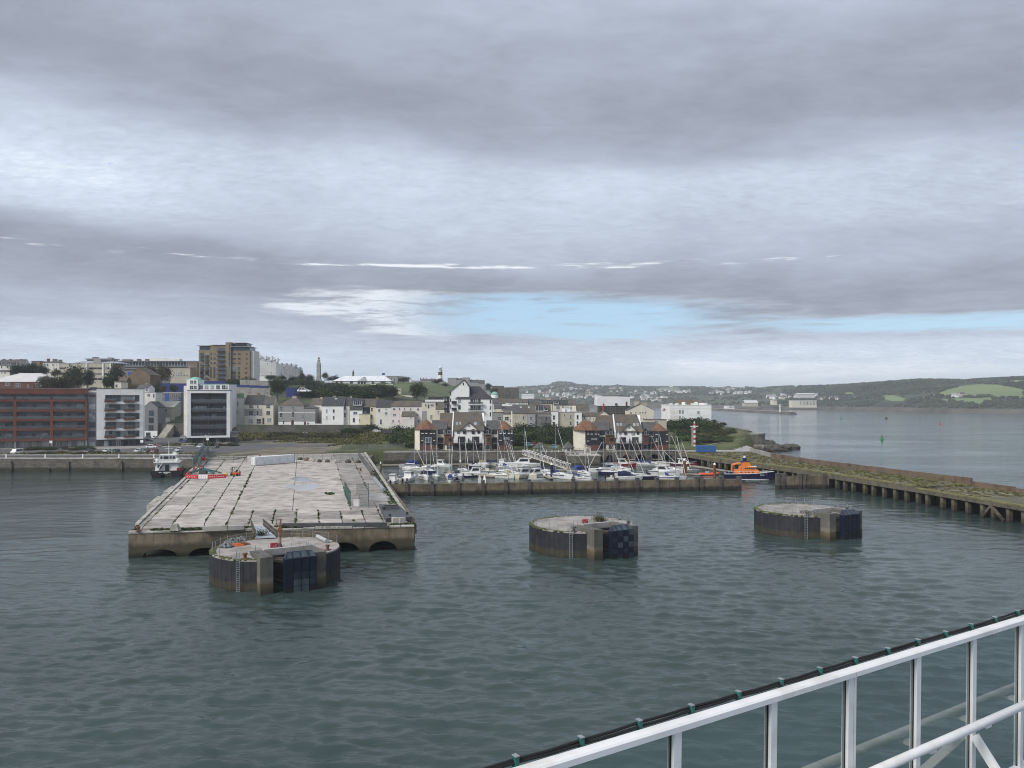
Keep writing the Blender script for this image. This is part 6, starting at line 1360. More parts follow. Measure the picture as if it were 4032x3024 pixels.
# ------------------------------------------------------------------ headland
def headland():
 t = thing('sea_wall', 'rounded stone bastion wall at the tip of the headland', 'wall', (0, 0, 0))
 arc = [(wx(2912, 388), 390)] + [(122 + 9.5 * math.cos(a), 401 + 10 * math.sin(a)) for a in np.linspace(R(230), R(385), 9)] + [(133, 430), (118, 428)]
 MB().prism(arc, -2, 8.2).build('wall', 'cliff', t); MB().prism([(122 + (x - 122) * 1.03, 401 + (y - 401) * 1.02) for x, y in arc], 8.203, 8.9).build('parapet', 'pale_stone', t)
 MB().box(0, 88, 0, .8, 2, 9.6).build('outer_parapet', 'pale_stone', t, (132.5, 428, 0), R(89))
 qline([(wx(2812, 412), 412), (wx(2918, 404), 404)], 9.3, 'pale_stone', 'garden_wall', 'tall grey garden wall below the headland lawn', 'wall', .8, 3)
 cw = thing('curved_wall', 'long curved concrete wall rising towards the bastion', 'wall', (0, 0, 0)); P = [(2766, 346, 5.0), (2810, 352, 5.6), (2860, 360, 6.2), (2905, 368, 6.8), (2936, 376, 7.2)]
 for (a, ya, za), (b, yb_, zb_) in zip(P, P[1:]):
  pa, pb = (wx(a, ya), ya), (wx(b, yb_), yb_)
  MB().prism([pa, pb, (pb[0] - .2, pb[1] + .9), (pa[0] - .2, pa[1] + .9)], 2.0, [za, zb_, zb_, za]).build('wall', 'pale_stone', cw)
  MB().prism([(pa[0] + .05, pa[1] - .12), (pb[0] + .05, pb[1] - .12), (pb[0] - .25, pb[1] + 1), (pa[0] - .25, pa[1] + 1)], [za + .003, zb_ + .003] * 2 if False else [za + .003, zb_ + .003, zb_ + .003, za + .003], [za + .3, zb_ + .3, zb_ + .3, za + .3]).build('coping', 'coping', cw)
 sheet('headland_lawn', [(wx(2830, 418), 418), (131, 420), (132, 508), (122, 508)], 8.6, 'lawn', 'small lawn on the headland')
 sheet('jetty_root', [(69, 322), (100, 322), (108, 345), (112, 372), (80, 345), (70, 330)], 4.55, 'concrete', 'concrete apron at the root of the jetty')
 rr = random.Random(5)
 for i, (x, y, sx, sy, sz, lb) in enumerate([(131, 397, 11, 6, 3.2, 'brown rock shelf below the bastion'), (141, 405, 9, 6, 2.6, 'middle brown rock of the point'), (147.5, 411, 7, 5, 2.2, 'low outermost rock of the point, washed by foam'), (122, 389, 8, 4, 3.4, 'pale broken rock at the foot of the bastion'), (134, 391, 6, 3, 1.2, 'small low rock in front of the shelf'), (130, 404, 8, 7, 5.6, 'pale cliff slab leaning on the bastion')]):
  b = MB(); nu, nv = 22, 12; rings = []
  for j in range(1, nv):
   a = math.pi * j / nv; ring = []
   for k in range(nu):
    th = 2 * math.pi * k / nu; d = Vector((math.sin(a) * math.cos(th), math.sin(a) * math.sin(th), -math.cos(a)))
    f = 1 + .35 * mnoise.noise(d * 1.6 + Vector((i * 9, 0, 0))) + .22 * mnoise.noise(d * 4 + Vector((0, i * 7, 0)))
    ring.append((d.x * sx * f, d.y * sy * f, d.z * sz * f))
   rings.append(ring)
  o = b.loft(rings).build('rock', 'rock' if 'brown' in lb or 'low' in lb else 'cliff', None, (x, y, .3)); tag(o, lb, 'rock', 'rocks at the headland')
headland()
def beacon():
 Y = 345; X0 = wx(ux(6, 463), Y); z0 = 4.4; Z = lambda v: wz(uy(6, v), Y) - z0; k = b_ / F * Y
 t = thing('harbour_marker', 'tall square marker post banded in red and white', 'marker', (X0, Y, z0)); ys = [1085, 1040, 1008, 975, 945, 912, 880, 845, 812, 780, 750]
 for i, (a, b) in enumerate(zip(ys, ys[1:])): MB().box(-12 * k, 12 * k, -12 * k, 12 * k, Z(a) + .002, Z(b)).build('band', 'red_light' if i % 2 else 'white', t)
 MB().box(-20 * k * 1.9, -14 * k, -6 * k, 6 * k, 0, Z(790)).build('backing_post', 'grey_wall', t)
 MB().box(-55 * k, 52 * k, -.3, .3, Z(795), Z(785)).build('cross_arm', 'white_steel', t); MB().cyl((0, 0, Z(750)), (0, 0, Z(725)), .25, n=8).build('lamp', 'white', t)
mat('red_light', (.5, .07, .04), .5, .1, 1)
beacon()
# ------------------------------------------------------------------ far shore
mat('far_wood', (.04, .055, .034), .95, .4, .01, detail=6)
mat('far_field', (.16, .21, .09), .95, .12, .004)
mat('far_mixed', (.06, .075, .042), .95, .45, .006, detail=6, dirt=((.1, .1, .07), .6))
mat('far_rock', (.09, .082, .07), .95, .35, .02)
COAST = [(1500, 1560, 2900), (1900, 1600, 2900), (2300, 1603, 2700), (2600, 1606, 2540), (2800, 1607, 2460), (3000, 1612, 2128), (3250, 1612.5, 2100), (3500, 1617, 1874), (3750, 1624, 1606), (4032, 1627, 1514), (4500, 1630, 1430), (5600, 1640, 1250)]
SKYL = [(1500, 1535, 4600), (1900, 1530, 4600), (2060, 1521, 4600), (2165, 1517, 4600), (2178, 1508, 4500), (2200, 1504.5, 4500), (2250, 1505, 4500), (2268, 1513, 4500), (2340, 1518, 4500), (2400, 1521, 4400), (2430, 1517, 4400), (2470, 1522, 4400), (2600, 1524, 4300), (2850, 1524, 4000), (3000, 1526, 3600), (3100, 1523, 3200), (3230, 1519, 2800), (3350, 1514, 2600), (3480, 1505, 2450), (3540, 1500, 2400), (3620, 1495.5, 2350), (3700, 1496, 2300), (3800, 1498, 2250), (3900, 1491, 2200), (4032, 1485, 2150), (4300, 1478, 2100), (5600, 1490, 2000)]
FIELDS = [([(1355, 255), (1480, 205), (1620, 165), (1800, 148), (1960, 152), (2110, 175), (2215, 205), (2215, 235), (1900, 262), (1600, 265)], 7), ([(845, 275), (890, 253), (1000, 250), (1100, 285), (1085, 308), (980, 305)], 7), ([(515, 228), (620, 222), (625, 245), (545, 255)], 7),
   ([(1250, 270), (1500, 285), (1900, 275), (1925, 300), (1800, 332), (1560, 315)], 7), ([(2080, 110), (2215, 108), (2215, 140), (2110, 135)], 7), ([(1880, 250), (2215, 240), (2215, 285), (1950, 275)], 7), ([(1490, 290), (1560, 262), (1700, 255), (1810, 262), (1800, 300), (1600, 310)], 5), ([(1640, 128), (1780, 112), (1800, 125), (1660, 140)], 7)]
def inpoly(x, y, P):
 c = False; j = len(P) - 1
 for i in range(len(P)):
  if (P[i][1] > y) != (P[j][1] > y) and x < (P[j][0] - P[i][0]) * (y - P[i][1]) / (P[j][1] - P[i][1]) + P[i][0]: c = not c
  j = i
 return c
def far_z(px, Y, jit=True):
 Yc = np.interp(px, [c[0] for c in COAST], [c[2] for c in COAST]); Ys = np.interp(px, [c[0] for c in SKYL], [c[2] for c in SKYL])
 zs = H + (HY - np.interp(px, [c[0] for c in SKYL], [c[1] for c in SKYL])) / F * Ys
 t = (Y - Yc) / (Ys - Yc)
 X = (px - CX) / F * Y
 nz = mnoise.noise((X * .0022, Y * .0022, 3)) * 16 + mnoise.noise((X * .007, Y * .007, 8)) * 5
 if t < 0: return -3.0
 if t <= 1: z = 4 + (zs - 4) * (t ** .8) + nz * math.sin(math.pi * min(1, t)) * .9; z = min(z, H + (zs - H) / Ys * Y * (.985 + .015 * t)) if Y > 0 else z
 else: z = zs - (t - 1) * 60
 if px < 2020: z -= (2020 - px) * .04
 return max(z, -3) if t < .0 else max(z, 1.5)
def far_shore():
 kpx = np.concatenate([np.arange(1500, 2100, 40), np.arange(2100, 4140, 9), np.arange(4140, 5600, 60)])
 rows = np.concatenate([np.linspace(-.012, .06, 5), np.linspace(.08, 1.0, 52), np.linspace(1.03, 1.3, 4)])
 vs = [];
 for px in kpx:
  Yc = np.interp(px, [c[0] for c in COAST], [c[2] for c in COAST]); Ys = np.interp(px, [c[0] for c in SKYL], [c[2] for c in SKYL])
  for t in rows: Y = Yc + (Ys - Yc) * t; vs.append(((px - CX) / F * Y, Y, float(far_z(px, Y))))
 nr = len(rows); b = MB(); b.v = vs
 for i in range(len(kpx) - 1):
  for j in range(nr - 1):
   q = [i * nr + j, (i + 1) * nr + j, (i + 1) * nr + j + 1, i * nr + j + 1]
   c = [sum(vs[k][a] for k in q) / 4 for a in range(3)]; px, py = CX + c[0] / c[1] * F, HY + (H - c[2]) / c[1] * F
   m = 1 if px > 3080 else 2
   if c[2] < 3 or j < 2: m = 3
   else:
    for P, cr in FIELDS:
     if inpoly((px - CR[cr][0]) / CR[cr][2], (py - CR[cr][1]) / CR[cr][2], P): m = 0
   b.f.append(q); b.mi.append(m)
 structure(b.build('far_hills', ['far_field', 'far_wood', 'far_mixed', 'far_rock'], smooth=True), 'far shore with woods, fields and scattered houses')
 # trees that roughen the far woods and skyline
 rr = random.Random(11); w = MB(); n = 0
 for k in range(9000):
  px = rr.uniform(2040, 4120); t = rr.uniform(.03, 1.0) if rr.random() < .62 else rr.uniform(.93, 1.0)
  Yc = np.interp(px, [c[0] for c in COAST], [c[2] for c in COAST]); Ys = np.interp(px, [c[0] for c in SKYL], [c[2] for c in SKYL]); Y = Yc + (Ys - Yc) * t
  z = far_z(px, Y); X = (px - CX) / F * Y; py = HY + (H - z) / Y * F
  if any(inpoly((px - CR[cr][0]) / CR[cr][2], (py - CR[cr][1]) / CR[cr][2], P) for P, cr in FIELDS): continue
  if mnoise.noise((X * .006, Y * .006, 20)) < (-.05 if px < 3080 else -.45): continue
  s = rr.uniform(3.0, 6.5) * (1 + .25 * (Y > 3000)) * (.75 if t > .92 else 1)
  w.ball((X, Y, z + s * .4), s, 5, 4, 0, rr.uniform(.7, 1.1)); n += 1
 tag(w.build('woodland', 'far_wood'), 'dark woods on the far shore', None, None, 'stuff')
 # houses on the far slopes
 V = []
 for w_, d_, h_, wm, rm in ((9, 7, 6, 'white_wall', 'slate'), (13, 8, 6, 'offwhite_wall', 'roof_grey'), (8, 7, 5, 'white_wall', 'roof_grey'), (11, 8, 7, 'beige_wall', 'slate_brown')):
  V.append((MB().loft([[(-w_ / 2, a, q) for a, q in ((0, -4), (d_, -4), (d_, h_), (d_ / 2, h_ + 3), (0, h_))], [(w_ / 2, a, q) for a, q in ((0, -4), (d_, -4), (d_, h_), (d_ / 2, h_ + 3), (0, h_))]]).mesh('wall', wm), MB().gable(-w_ / 2, w_ / 2, 0, d_, h_, h_ + 3, .4, .4).mesh('roof', rm)))
 spots = []
 for (c, x0, x1, y0, y1, n_) in ((5, 330, 700, 280, 420, 36), (5, 1150, 1680, 320, 420, 30), (5, 860, 1100, 270, 330, 10), (5, 1320, 1560, 412, 450, 16), (6, 690, 960, 335, 365, 14), (6, 0, 420, 310, 345, 20), (6, 700, 1450, 265, 320, 16), (6, 980, 1260, 325, 350, 10), (6, 1460, 2140, 378, 425, 44), (4, 1600, 1990, 260, 400, 14), (7, 290, 520, 282, 305, 10), (5, 0, 300, 300, 420, 22), (7, 1560, 1640, 268, 276, 3)):
  for k in range(n_): spots.append((ux(c, rr.uniform(x0, x1)), uy(c, rr.uniform(y0, y1))))
 for px, py in spots:
  Yc = np.interp(px, [c[0] for c in COAST], [c[2] for c in COAST]); Ys = np.interp(px, [c[0] for c in SKYL], [c[2] for c in SKYL]); best = None
  for t in np.linspace(.01, .99, 90):
   Y = Yc + (Ys - Yc) * t; z = far_z(px, Y); e = abs(HY + (H - z) / Y * F - py)
   if best is None or e < best[0]: best = (e, Y, z)
  Y, z = best[1], best[2]; a, b2 = rr.choice(V); s = rr.uniform(.8, 1.25)
  o = put('far_house', a, None, ((px - CX) / F * Y, Y, z), rr.uniform(-.6, .6), s); put('roof', b2, o); tag(o, 'tiny pale house on the far wooded shore', 'house', 'houses scattered on the far shore')
 # larger far buildings
 def farb(label, c, Y, x0, x1, yb, ye, m, rm='roof_grey', cols=0, yr=None):
  X = lambda v: wx(ux(c, v), Y); Z = lambda v: wz(uy(c, v), Y); t = thing('far_building', label, 'building', (X((x0 + x1) / 2), Y, 0)); h = (X(x1) - X(x0)) / 2
  MB().box(-h, h, 0, 25, Z(yb) - 6, Z(ye)).build('wall', m, t);
  if yr: MB().gable(-h, h, 0, 25, Z(ye), Z(yr), .8, 1).build('roof', rm, t)
  else: MB().box(-h - .5, h + .5, -.5, 25.5, Z(ye) + .01, Z(ye) + 1.2).build('roof', rm, t)
  for k in range(cols): x = -h + 2 * h * (.3 + .7 * (k + .5) / cols); MB().box(x - .9, x + .9, -.4, -.01, Z(yb) + 1, Z(ye) - 1.5).build('window_bay', 'pane_light', t)
 farb('long cream building with tall window bays on the far shore', 6, 2060, 1795, 2130, 505, 442, 'cream', 'roof_pale', 12)
 farb('long white roofed shed above the far white houses', 6, 2200, 1870, 2105, 372, 355, 'roof_pale', 'roof_pale', 0, 342)
 farb('big pale sloping roof shed on the far shore', 6, 2120, 1150, 1330, 490, 470, 'beige_wall', 'roof_pale', 0, 440)
 farb('white boathouse with dark openings on the far breakwater root', 6, 2200, 898, 1010, 545, 512, 'white_wall', 'roof_grey', 5)
 farb('small cream villa on the far shore', 6, 2100, 1538, 1590, 468, 435, 'cream', 'roof_grey', 0, 428)
 farb('low white sheds behind the tall white flats, far across the water', 4, 2600, 1570, 1740, 412, 372, 'white_wall', 'roof_pale', 0, 358)
 # far breakwater with its small beacon
 a, b2 = GC(6, 700, 570, 0), GC(6, 1795, 628, 0)
 o = thing('far_breakwater', 'long low stone breakwater across the water', 'breakwater', (a[0], a[1], 0), ang(a, b2)); L = dist2(a, b2)
 MB().loft([[(x, -8, -2), (x, -3, 4.2), (x, 5, 4.2), (x, 12, -2)] for x in (0, L)]).build('mound', 'far_rock', o); MB().box(0, L * .96, 0, 2, 4.2, 5.4).build('parapet', 'pale_stone', o)
 X0, Y0 = b2[0] - 22, b2[1]
 t = thing('beacon', 'small pale beacon tower on the far breakwater end', 'beacon', (X0, Y0, 4)); MB().cyl((0, 0, 0), (0, 0, 12), 1.6, 1.1, 8).build('tower', 'offwhite_wall', t); MB().cyl((0, 0, 12), (0, 0, 15), .9, .9, 8).build('lantern', 'white', t); MB().cyl((0, 0, 15), (0, 0, 21), .25, .15, 5).build('mast', 'grey_steel', t)
far_shore()
def buoy(label, c, x, yb, yt, m, kind):
 X, Y = GC(c, x, yb, 0); h = (uy(c, yb) - uy(c, yt)) / F * Y; t = thing('buoy', label, 'buoy', (X, Y, -.3), 0, 'channel buoys')
 r = h * .42; rg = lambda k, z: [(r * k * math.cos(i * .785), r * k * math.sin(i * .785), z * h) for i in range(8)]
 MB().loft([rg(.9, -.05), rg(1, .08), rg(1, .2), rg(.6, .26)]).build('float', m, t); MB().loft([rg(.55, .26), rg(.3, .72)]).build('tower', m, t)
 MB().loft([rg(.4, .72), rg(.42, .86), rg(.05, .9)]).build('top_mark', m if kind != 2 else 'yellow_paint', t); MB().cyl((0, 0, .88 * h), (0, 0, 1.0 * h), .04 * h, n=5).build('lamp', 'dark_steel', t)
mat('buoy_green', (.02, .2, .07), .5, .15, .5); mat('buoy_red', (.42, .04, .05), .5, .15, .5); mat('yellow_paint', (.55, .42, .05), .5, .1, 1)
buoy('green channel buoy, the larger and nearer of two green ones', 7, 884, 670, 618, 'buoy_green', 0)
buoy('small distant green channel buoy', 7, 500, 475, 452, 'buoy_green', 0)
buoy('distant black and yellow buoy', 7, 925, 473, 438, 'black', 2)
buoy('red channel buoy off the far shore', 7, 1427, 525, 497, 'buoy_red', 1)
# ------------------------------------------------------------------ vegetation
def leaf_mat(name, col, var=.35):
 m = bpy.data.materials.new(name); m.use_nodes = True; t = m.node_tree; n = NT(t); b = t.nodes['Principled BSDF']
 pos = n('ShaderNodeNewGeometry').outputs['Position']; f = n.noise(pos, .55, 3, .6); oi = n('ShaderNodeObjectInfo').outputs['Random']
 c = n.ramp(f, [(.3, tuple(v * .45 for v in col)), (.5, col), (.72, tuple(v * 1.7 for v in col))])
 c = n.mix(1.0, c, n.ramp(oi, [(0, (.75, .8, .8)), (.5, (1, 1, 1)), (1, (1.3, 1.12, .9))]), 'MULTIPLY')
 n.put(b.inputs['Base Color'], c); b.inputs['Roughness'].default_value = .75; b.inputs['Specular IOR Level'].default_value = .2
 M[name] = m
leaf_mat('leaf_dark', (.022, .036, .018)); leaf_mat('leaf_mid', (.042, .06, .023)); leaf_mat('leaf_olive', (.06, .056, .026)); leaf_mat('leaf_bright', (.055, .085, .028)); leaf_mat('grass_blade', (.085, .094, .044)); leaf_mat('jetty_green', (.1, .104, .046)); leaf_mat('dry_grass', (.17, .145, .075))
mat('bark', (.07, .055, .042), .9, .3, 2)
def crown_mesh(seed, mname, rx_=4.2, rz_=4.0, zc=6.2, clumps=280, per=11, leaf=.62, flat=0.0):
 r = np.random.default_rng(seed); V, Fc = [], []
 lob = [(r.normal(size=3) * np.array([rx_ * .42, rx_ * .42, rz_ * .36]), r.uniform(.45, .75)) for _ in range(9)]
 for c in range(clumps):
  lo, s = lob[r.integers(len(lob))]; d = r.normal(size=3); d /= np.linalg.norm(d); rad = r.uniform(.72, 1.05) if r.random() < .8 else r.uniform(.3, .7)
  p = lo + d * rad * s * np.array([rx_, rx_, rz_]); p[2] += zc
  if flat and p[2] < flat: p[2] = flat + r.uniform(0, .8)
  for q in range(per):
   o = p + r.normal(size=3) * leaf * 1.1; a = r.normal(size=3); a /= np.linalg.norm(a); u = np.cross(a, r.normal(size=3)); u /= np.linalg.norm(u) + 1e-6; w = np.cross(a, u); sz = leaf * r.uniform(.6, 1.25)
   k = len(V); V += [tuple(o - u * sz * .5), tuple(o + w * sz * .34 + u * sz * .05), tuple(o + u * sz * .6), tuple(o - w * sz * .34 + u * sz * .05)]; Fc.append((k, k + 1, k + 2, k + 3))
 b = MB(); b.v = V; b.f = [list(f) for f in Fc]; b.mi = [0] * len(Fc); return b.mesh('crown', mname)
def trunk_mesh(seed):
 r = random.Random(seed); b = MB(); rg = lambda x, y, z, q: [(x + q * math.cos(i * 1.047), y + q * math.sin(i * 1.047), z) for i in range(6)]
 b.loft([rg(0, 0, -1.2, .42), rg(0, 0, .3, .32), rg(.1, 0, 2.5, .25), rg(.15, .1, 5, .17)])
 for i in range(5):
  a = r.uniform(0, 6.28); z0 = r.uniform(1.8, 4.5); l = r.uniform(2, 3.4); b.cyl((.1, 0, z0), (l * math.cos(a), l * math.sin(a), z0 + l * .8), .13, .05, 5)
 return b.mesh('trunk', 'bark')
TR = {k: [crown_mesh(10 * i + j, m, **kw) for j in range(3)] for i, (k, m, kw) in enumerate((('dark', 'leaf_dark', {}), ('mid', 'leaf_mid', {}), ('olive', 'leaf_olive', {}), ('bright', 'leaf_bright', {})))}
SH = {k: [crown_mesh(100 + 10 * i + j, m, rx_=1.5, rz_=1.1, zc=1.0, clumps=85, per=10, leaf=.3, flat=.1) for j in range(3)] for i, (k, m) in enumerate((('dark', 'leaf_dark'), ('mid', 'leaf_mid'), ('olive', 'leaf_olive'), ('bright', 'leaf_bright')))}
TK = [trunk_mesh(i) for i in range(3)]
STEM = MB().cyl((0, 0, -.4), (.1, .05, 1.0), .07, .04, 5).cyl((0, 0, .1), (-.4, .3, .9), .05, .03, 5).cyl((0, 0, .1), (.4, -.25, .9), .05, .03, 5).mesh('stem', 'bark')
def tree(label, c, x, yt, yb, hw, Y, kind, group='trees on the hillside', gz=None):
 X = wx(ux(c, x), Y); zt = wz(uy(c, yt), Y); g = hz(X, Y) if gz is None else gz; hgt = max(2.5, zt - g); w = hw * CR[c][2] / F * Y
 o = thing('tree', label, 'tree', (X, Y, g), random.uniform(0, 6.28), group); vis = min(hgt * .92, max(zt - wz(uy(c, yb), Y), w * .9)); s = vis / 8.2
 cr = put('crown', random.choice(TR[kind]), o, (0, 0, hgt - 10.2 * s)); cr.scale = (w / 4.9, w / 4.9, s); tk = put('trunk', random.choice(TK), o); tk.scale = (min(1.2, w / 5.4), min(1.2, w / 5.4), (hgt - vis * .45) / 5); return o
def shrub(label, X, Y, w, h, kind, group, z=None):
 o = thing('shrub', label, 'shrub', (X, Y, hz(X, Y) if z is None else z), random.uniform(0, 6.28), group)
 cr = put('crown', random.choice(SH[kind]), o); cr.scale = (w / 2.1, w / 2.1, h / 2.1); put('stem', STEM, o); return o
for a in [
 ('broad dark tree above the pale hall roof, nearest the edge', 1, 190, 400, 500, 100, 560, 'dark'), ('broad dark tree above the middle of the pale hall roof', 1, 330, 385, 500, 110, 565, 'dark'), ('broad dark tree above the right end of the hall roof', 1, 460, 395, 500, 90, 560, 'dark'),
 ('olive tree rising behind the red brick flats, by the hall', 1, 560, 540, 660, 120, 462, 'olive'), ('wide olive tree behind the middle of the red flats roof', 1, 700, 522, 660, 130, 466, 'olive'), ('olive tree behind the end of the red flats', 1, 830, 545, 660, 90, 462, 'olive'),
 ('tall dark tree covering the pale office block', 1, 840, 425, 640, 120, 500, 'dark'), ('dark tree at the corner of the pale office block', 1, 990, 460, 640, 90, 505, 'dark'), ('grey bare looking tree beside the white hipped house', 1, 620, 440, 520, 60, 560, 'olive'),
 ('tall dark tree between the office block and the brown gable', 1, 1320, 395, 640, 110, 530, 'dark'), ('dark tree low behind the brown gable house', 1, 1240, 500, 650, 70, 520, 'mid'), ('brown tree before the long modern block', 2, 80, 392, 570, 75, 590, 'olive'), ('wide brown tree beside the buff stone house', 2, 215, 388, 570, 110, 595, 'olive'),
 ('big round dark tree above the terraced houses', 2, 1525, 558, 745, 92, 505, 'dark'), ('low round tree before the white terrace', 2, 1430, 498, 560, 65, 640, 'mid'), ('small tree before the pale blue terrace', 2, 1580, 512, 560, 45, 640, 'mid'), ('small tree at the far end of the pale blue terrace', 2, 1690, 525, 580, 45, 640, 'dark'), ('dark tree next to the pale blue terrace end', 2, 1800, 480, 560, 40, 800, 'dark'),
 ('large dark tree crown before the hilltop lawn', 3, 1440, 420, 605, 75, 512, 'dark'), ('large dark tree beside the cream hill houses', 3, 1545, 408, 605, 95, 520, 'dark'), ('tall loose green tree below the lighthouse', 3, 1870, 378, 605, 115, 535, 'mid'),
 ('dark tree just behind the memorial', 3, 620, 228, 310, 52, 960, 'dark'), ('dark trees left of the memorial, the bigger', 3, 310, 235, 350, 50, 950, 'dark'), ('dark low tree between terrace and memorial', 3, 420, 268, 350, 65, 945, 'dark'), ('dark tree right of the memorial', 3, 690, 285, 360, 70, 950, 'dark'), ('dark tree beside the marquee end', 3, 770, 280, 350, 50, 945, 'dark'), ('dark tree behind the ruin', 3, 1690, 300, 400, 85, 890, 'dark'),
 ('dark tree at the foot of the lighthouse', 4, 420, 155, 250, 75, 860, 'dark'), ('dark tree beside the lighthouse foot', 4, 530, 205, 310, 50, 850, 'mid'), ('green tree on the citadel slope', 4, 1110, 208, 310, 50, 860, 'mid'), ('dark tree on the citadel slope', 4, 1200, 265, 350, 60, 850, 'mid'),
 ('small tree beside the blue and grey house', 2, 225, 615, 700, 35, 510, 'mid'), ('small tree before the blue hoarding', 2, 350, 608, 700, 45, 515, 'mid'), ('bushy tree beside the cream flat roofed house', 2, 180, 630, 810, 45, 475, 'bright'), ('bushy tree on the bank of the climbing street', 2, 215, 860, 960, 40, 462, 'mid')]:
 tree(*a)
def fill(label, c, pts, kind, hgt, w, group, z_extra=0.0, ymin=None):
 for i, (x, y, Y) in enumerate(pts):
  X = wx(ux(c, x), Y); shrub(label, X, Y, w * random.uniform(.8, 1.3), hgt * random.uniform(.75, 1.25), random.choice(kind), group)
R1 = random.Random(4)
# garden bushes, by patch
def patch(label, c, x0, x1, Y0, Y1, n, kind, h, w, group):
 fill(label, c, [(R1.uniform(x0, x1), 0, R1.uniform(Y0, Y1)) for _ in range(n)], kind, h, w, group)
patch('green shrub on the bank at the end of the waste ground', 3, 1540, 1850, 350, 385, 24, ['mid', 'bright', 'mid', 'dark'], 3.6, 4.6, 'shrubs on the bank by the waste ground')
patch('green shrub beside the first orange roofed tower', 4, -20, 95, 338, 360, 9, ['bright', 'mid'], 5.0, 4.4, 'shrubs beside the first orange tower')
patch('green shrub between the two groups of orange roofed houses', 4, 1450, 1740, 345, 392, 22, ['mid', 'bright', 'dark'], 3.8, 5, 'garden shrubs between the orange roofed houses')
patch('dark shrub below the beige row of houses', 4, 1860, 2212, 350, 396, 26, ['mid', 'dark', 'mid'], 3.6, 5, 'garden shrubs below the beige row')
patch('dark shrub next to the second orange roofed tower', 5, 300, 400, 335, 380, 9, ['dark', 'mid'], 3.4, 4, 'garden shrubs by the second orange tower')
patch('dense green bush before the white villa block', 6, 170, 440, 420, 452, 20, ['mid', 'dark'], 4.2, 6, 'bushes before the white villa block')
patch('green bush on the slope behind the striped marker', 6, 400, 720, 408, 440, 18, ['mid', 'dark', 'mid'], 4.4, 6, 'bushes behind the striped marker')
patch('low bush on the headland slope', 6, 150, 980, 352, 405, 46, ['mid', 'bright', 'olive', 'mid'], 1.6, 4, 'low bushes on the headland slope')
patch('dark hillside bush above the terraced houses', 3, 280, 900, 520, 650, 34, ['dark', 'mid', 'dark'], 5, 9, 'bushes on the hillside above the terrace')
patch('dark hedge bush on the lawn slope', 3, 850, 1420, 520, 640, 26, ['dark', 'mid'], 4.5, 8, 'hedge bushes on the lawn slope')
patch('small bush along the hill row of buildings', 2, 960, 1800, 580, 640, 22, ['dark', 'mid'], 4, 6, 'bushes along the hill row')
patch('bush under the hoarding behind the flats', 2, 110, 500, 520, 560, 16, ['dark', 'mid'], 4, 6, 'bushes under the blue hoarding')
patch('low weed shrub along the quay verge', 1, 330, 1400, 296, 306, 16, ['olive', 'mid'], .8, 2.6, 'weed shrubs on the quay verge')
patch('low planted shrub before the red flats', 1, 240, 1050, 322, 332, 14, ['olive', 'mid'], 1.2, 3, 'planted shrubs before the flats')
patch('low shrub in the bed before the framed flats', 2, 540, 1060, 352, 358, 12, ['olive', 'mid'], 1.2, 3, 'planted shrubs before the framed flats')
patch('ivy bush on top of the old retaining wall', 3, 900, 1300, 424, 427, 14, ['dark', 'mid'], 2.4, 3.6, 'ivy on the retaining wall')
patch('low scrub at the foot of the old retaining wall', 3, -100, 1320, 402, 425, 30, ['olive', 'mid', 'olive'], 1.3, 4.5, 'scrub below the retaining wall')
# cabbage palms on the headland
for i, (x, yt, yb) in enumerate(((733, 698, 800), (828, 735, 800), (866, 735, 800))):
 Y = 470; X0 = wx(ux(6, x), Y); g = hz(X0, Y); hgt = wz(uy(6, yt), Y) - g
 t = thing('palm', ('tall forked cabbage palm beside the white villa', 'cabbage palm, middle of the three on the headland', 'cabbage palm farthest from the white villa')[i], 'palm', (X0, Y, g), 0, 'cabbage palms')
 MB().cyl((0, 0, -.3), (0, 0, hgt - 1.2), .25, .18, 6).build('trunk', 'bark', t); b = MB(); rr = random.Random(i)
 for k in range(70):
  a, e = rr.uniform(0, 6.28), rr.uniform(-.4, 1.3); l = rr.uniform(1.2, 2.2); d = Vector((math.cos(a) * math.cos(e), math.sin(a) * math.cos(e), math.sin(e))) * l; s = Vector((-math.sin(a), math.cos(a), 0)) * .16; p = Vector((0, 0, hgt - 1.3))
  b.add([p - s, p + s, p + d * .7 + s * .6, p + d - Vector((0, 0, .4)), p + d * .7 - s * .6], [(0, 1, 2, 3, 4)])
 b.build('crown', 'leaf_dark', t)
# grasses: tufts nobody could count
def tufts(name, label, pts, h, w, m, parent=None):
 b = MB(); rr = random.Random(len(pts))
 for (x, y, z) in pts:
  for k in range(4):
   a = rr.uniform(0, 6.28); s = rr.uniform(.6, 1.3); dx, dy = math.cos(a) * w * s, math.sin(a) * w * s; l = rr.uniform(-.4, .4) * h; hh = h * s * rr.uniform(.7, 1.3)
   b.add([(x - dx, y - dy, z - .05), (x + dx, y + dy, z - .05), (x + dx * .5 + l, y + dy * .5 + l, z + hh), (x - dx * .4 + l, y - dy * .4 + l * .5, z + hh * .85)], [(0, 1, 2, 3)])
 return tag(b.build(name, m, parent), label, None, None, 'stuff')
P = []
for k in range(7500):
 x, y = R1.uniform(-160, -60), R1.uniform(350, 428)
 if mnoise.noise((x * .06, y * .09, 2)) + .5 * (y > 392) + .35 * (x > -100) > .02 and not (-140 < x < -84 and y < 378): P.append((x, y, hz(x, y)))
tufts('waste_grass', 'rough grass on the waste ground', P, .5, .5, 'grass_blade')
P = []
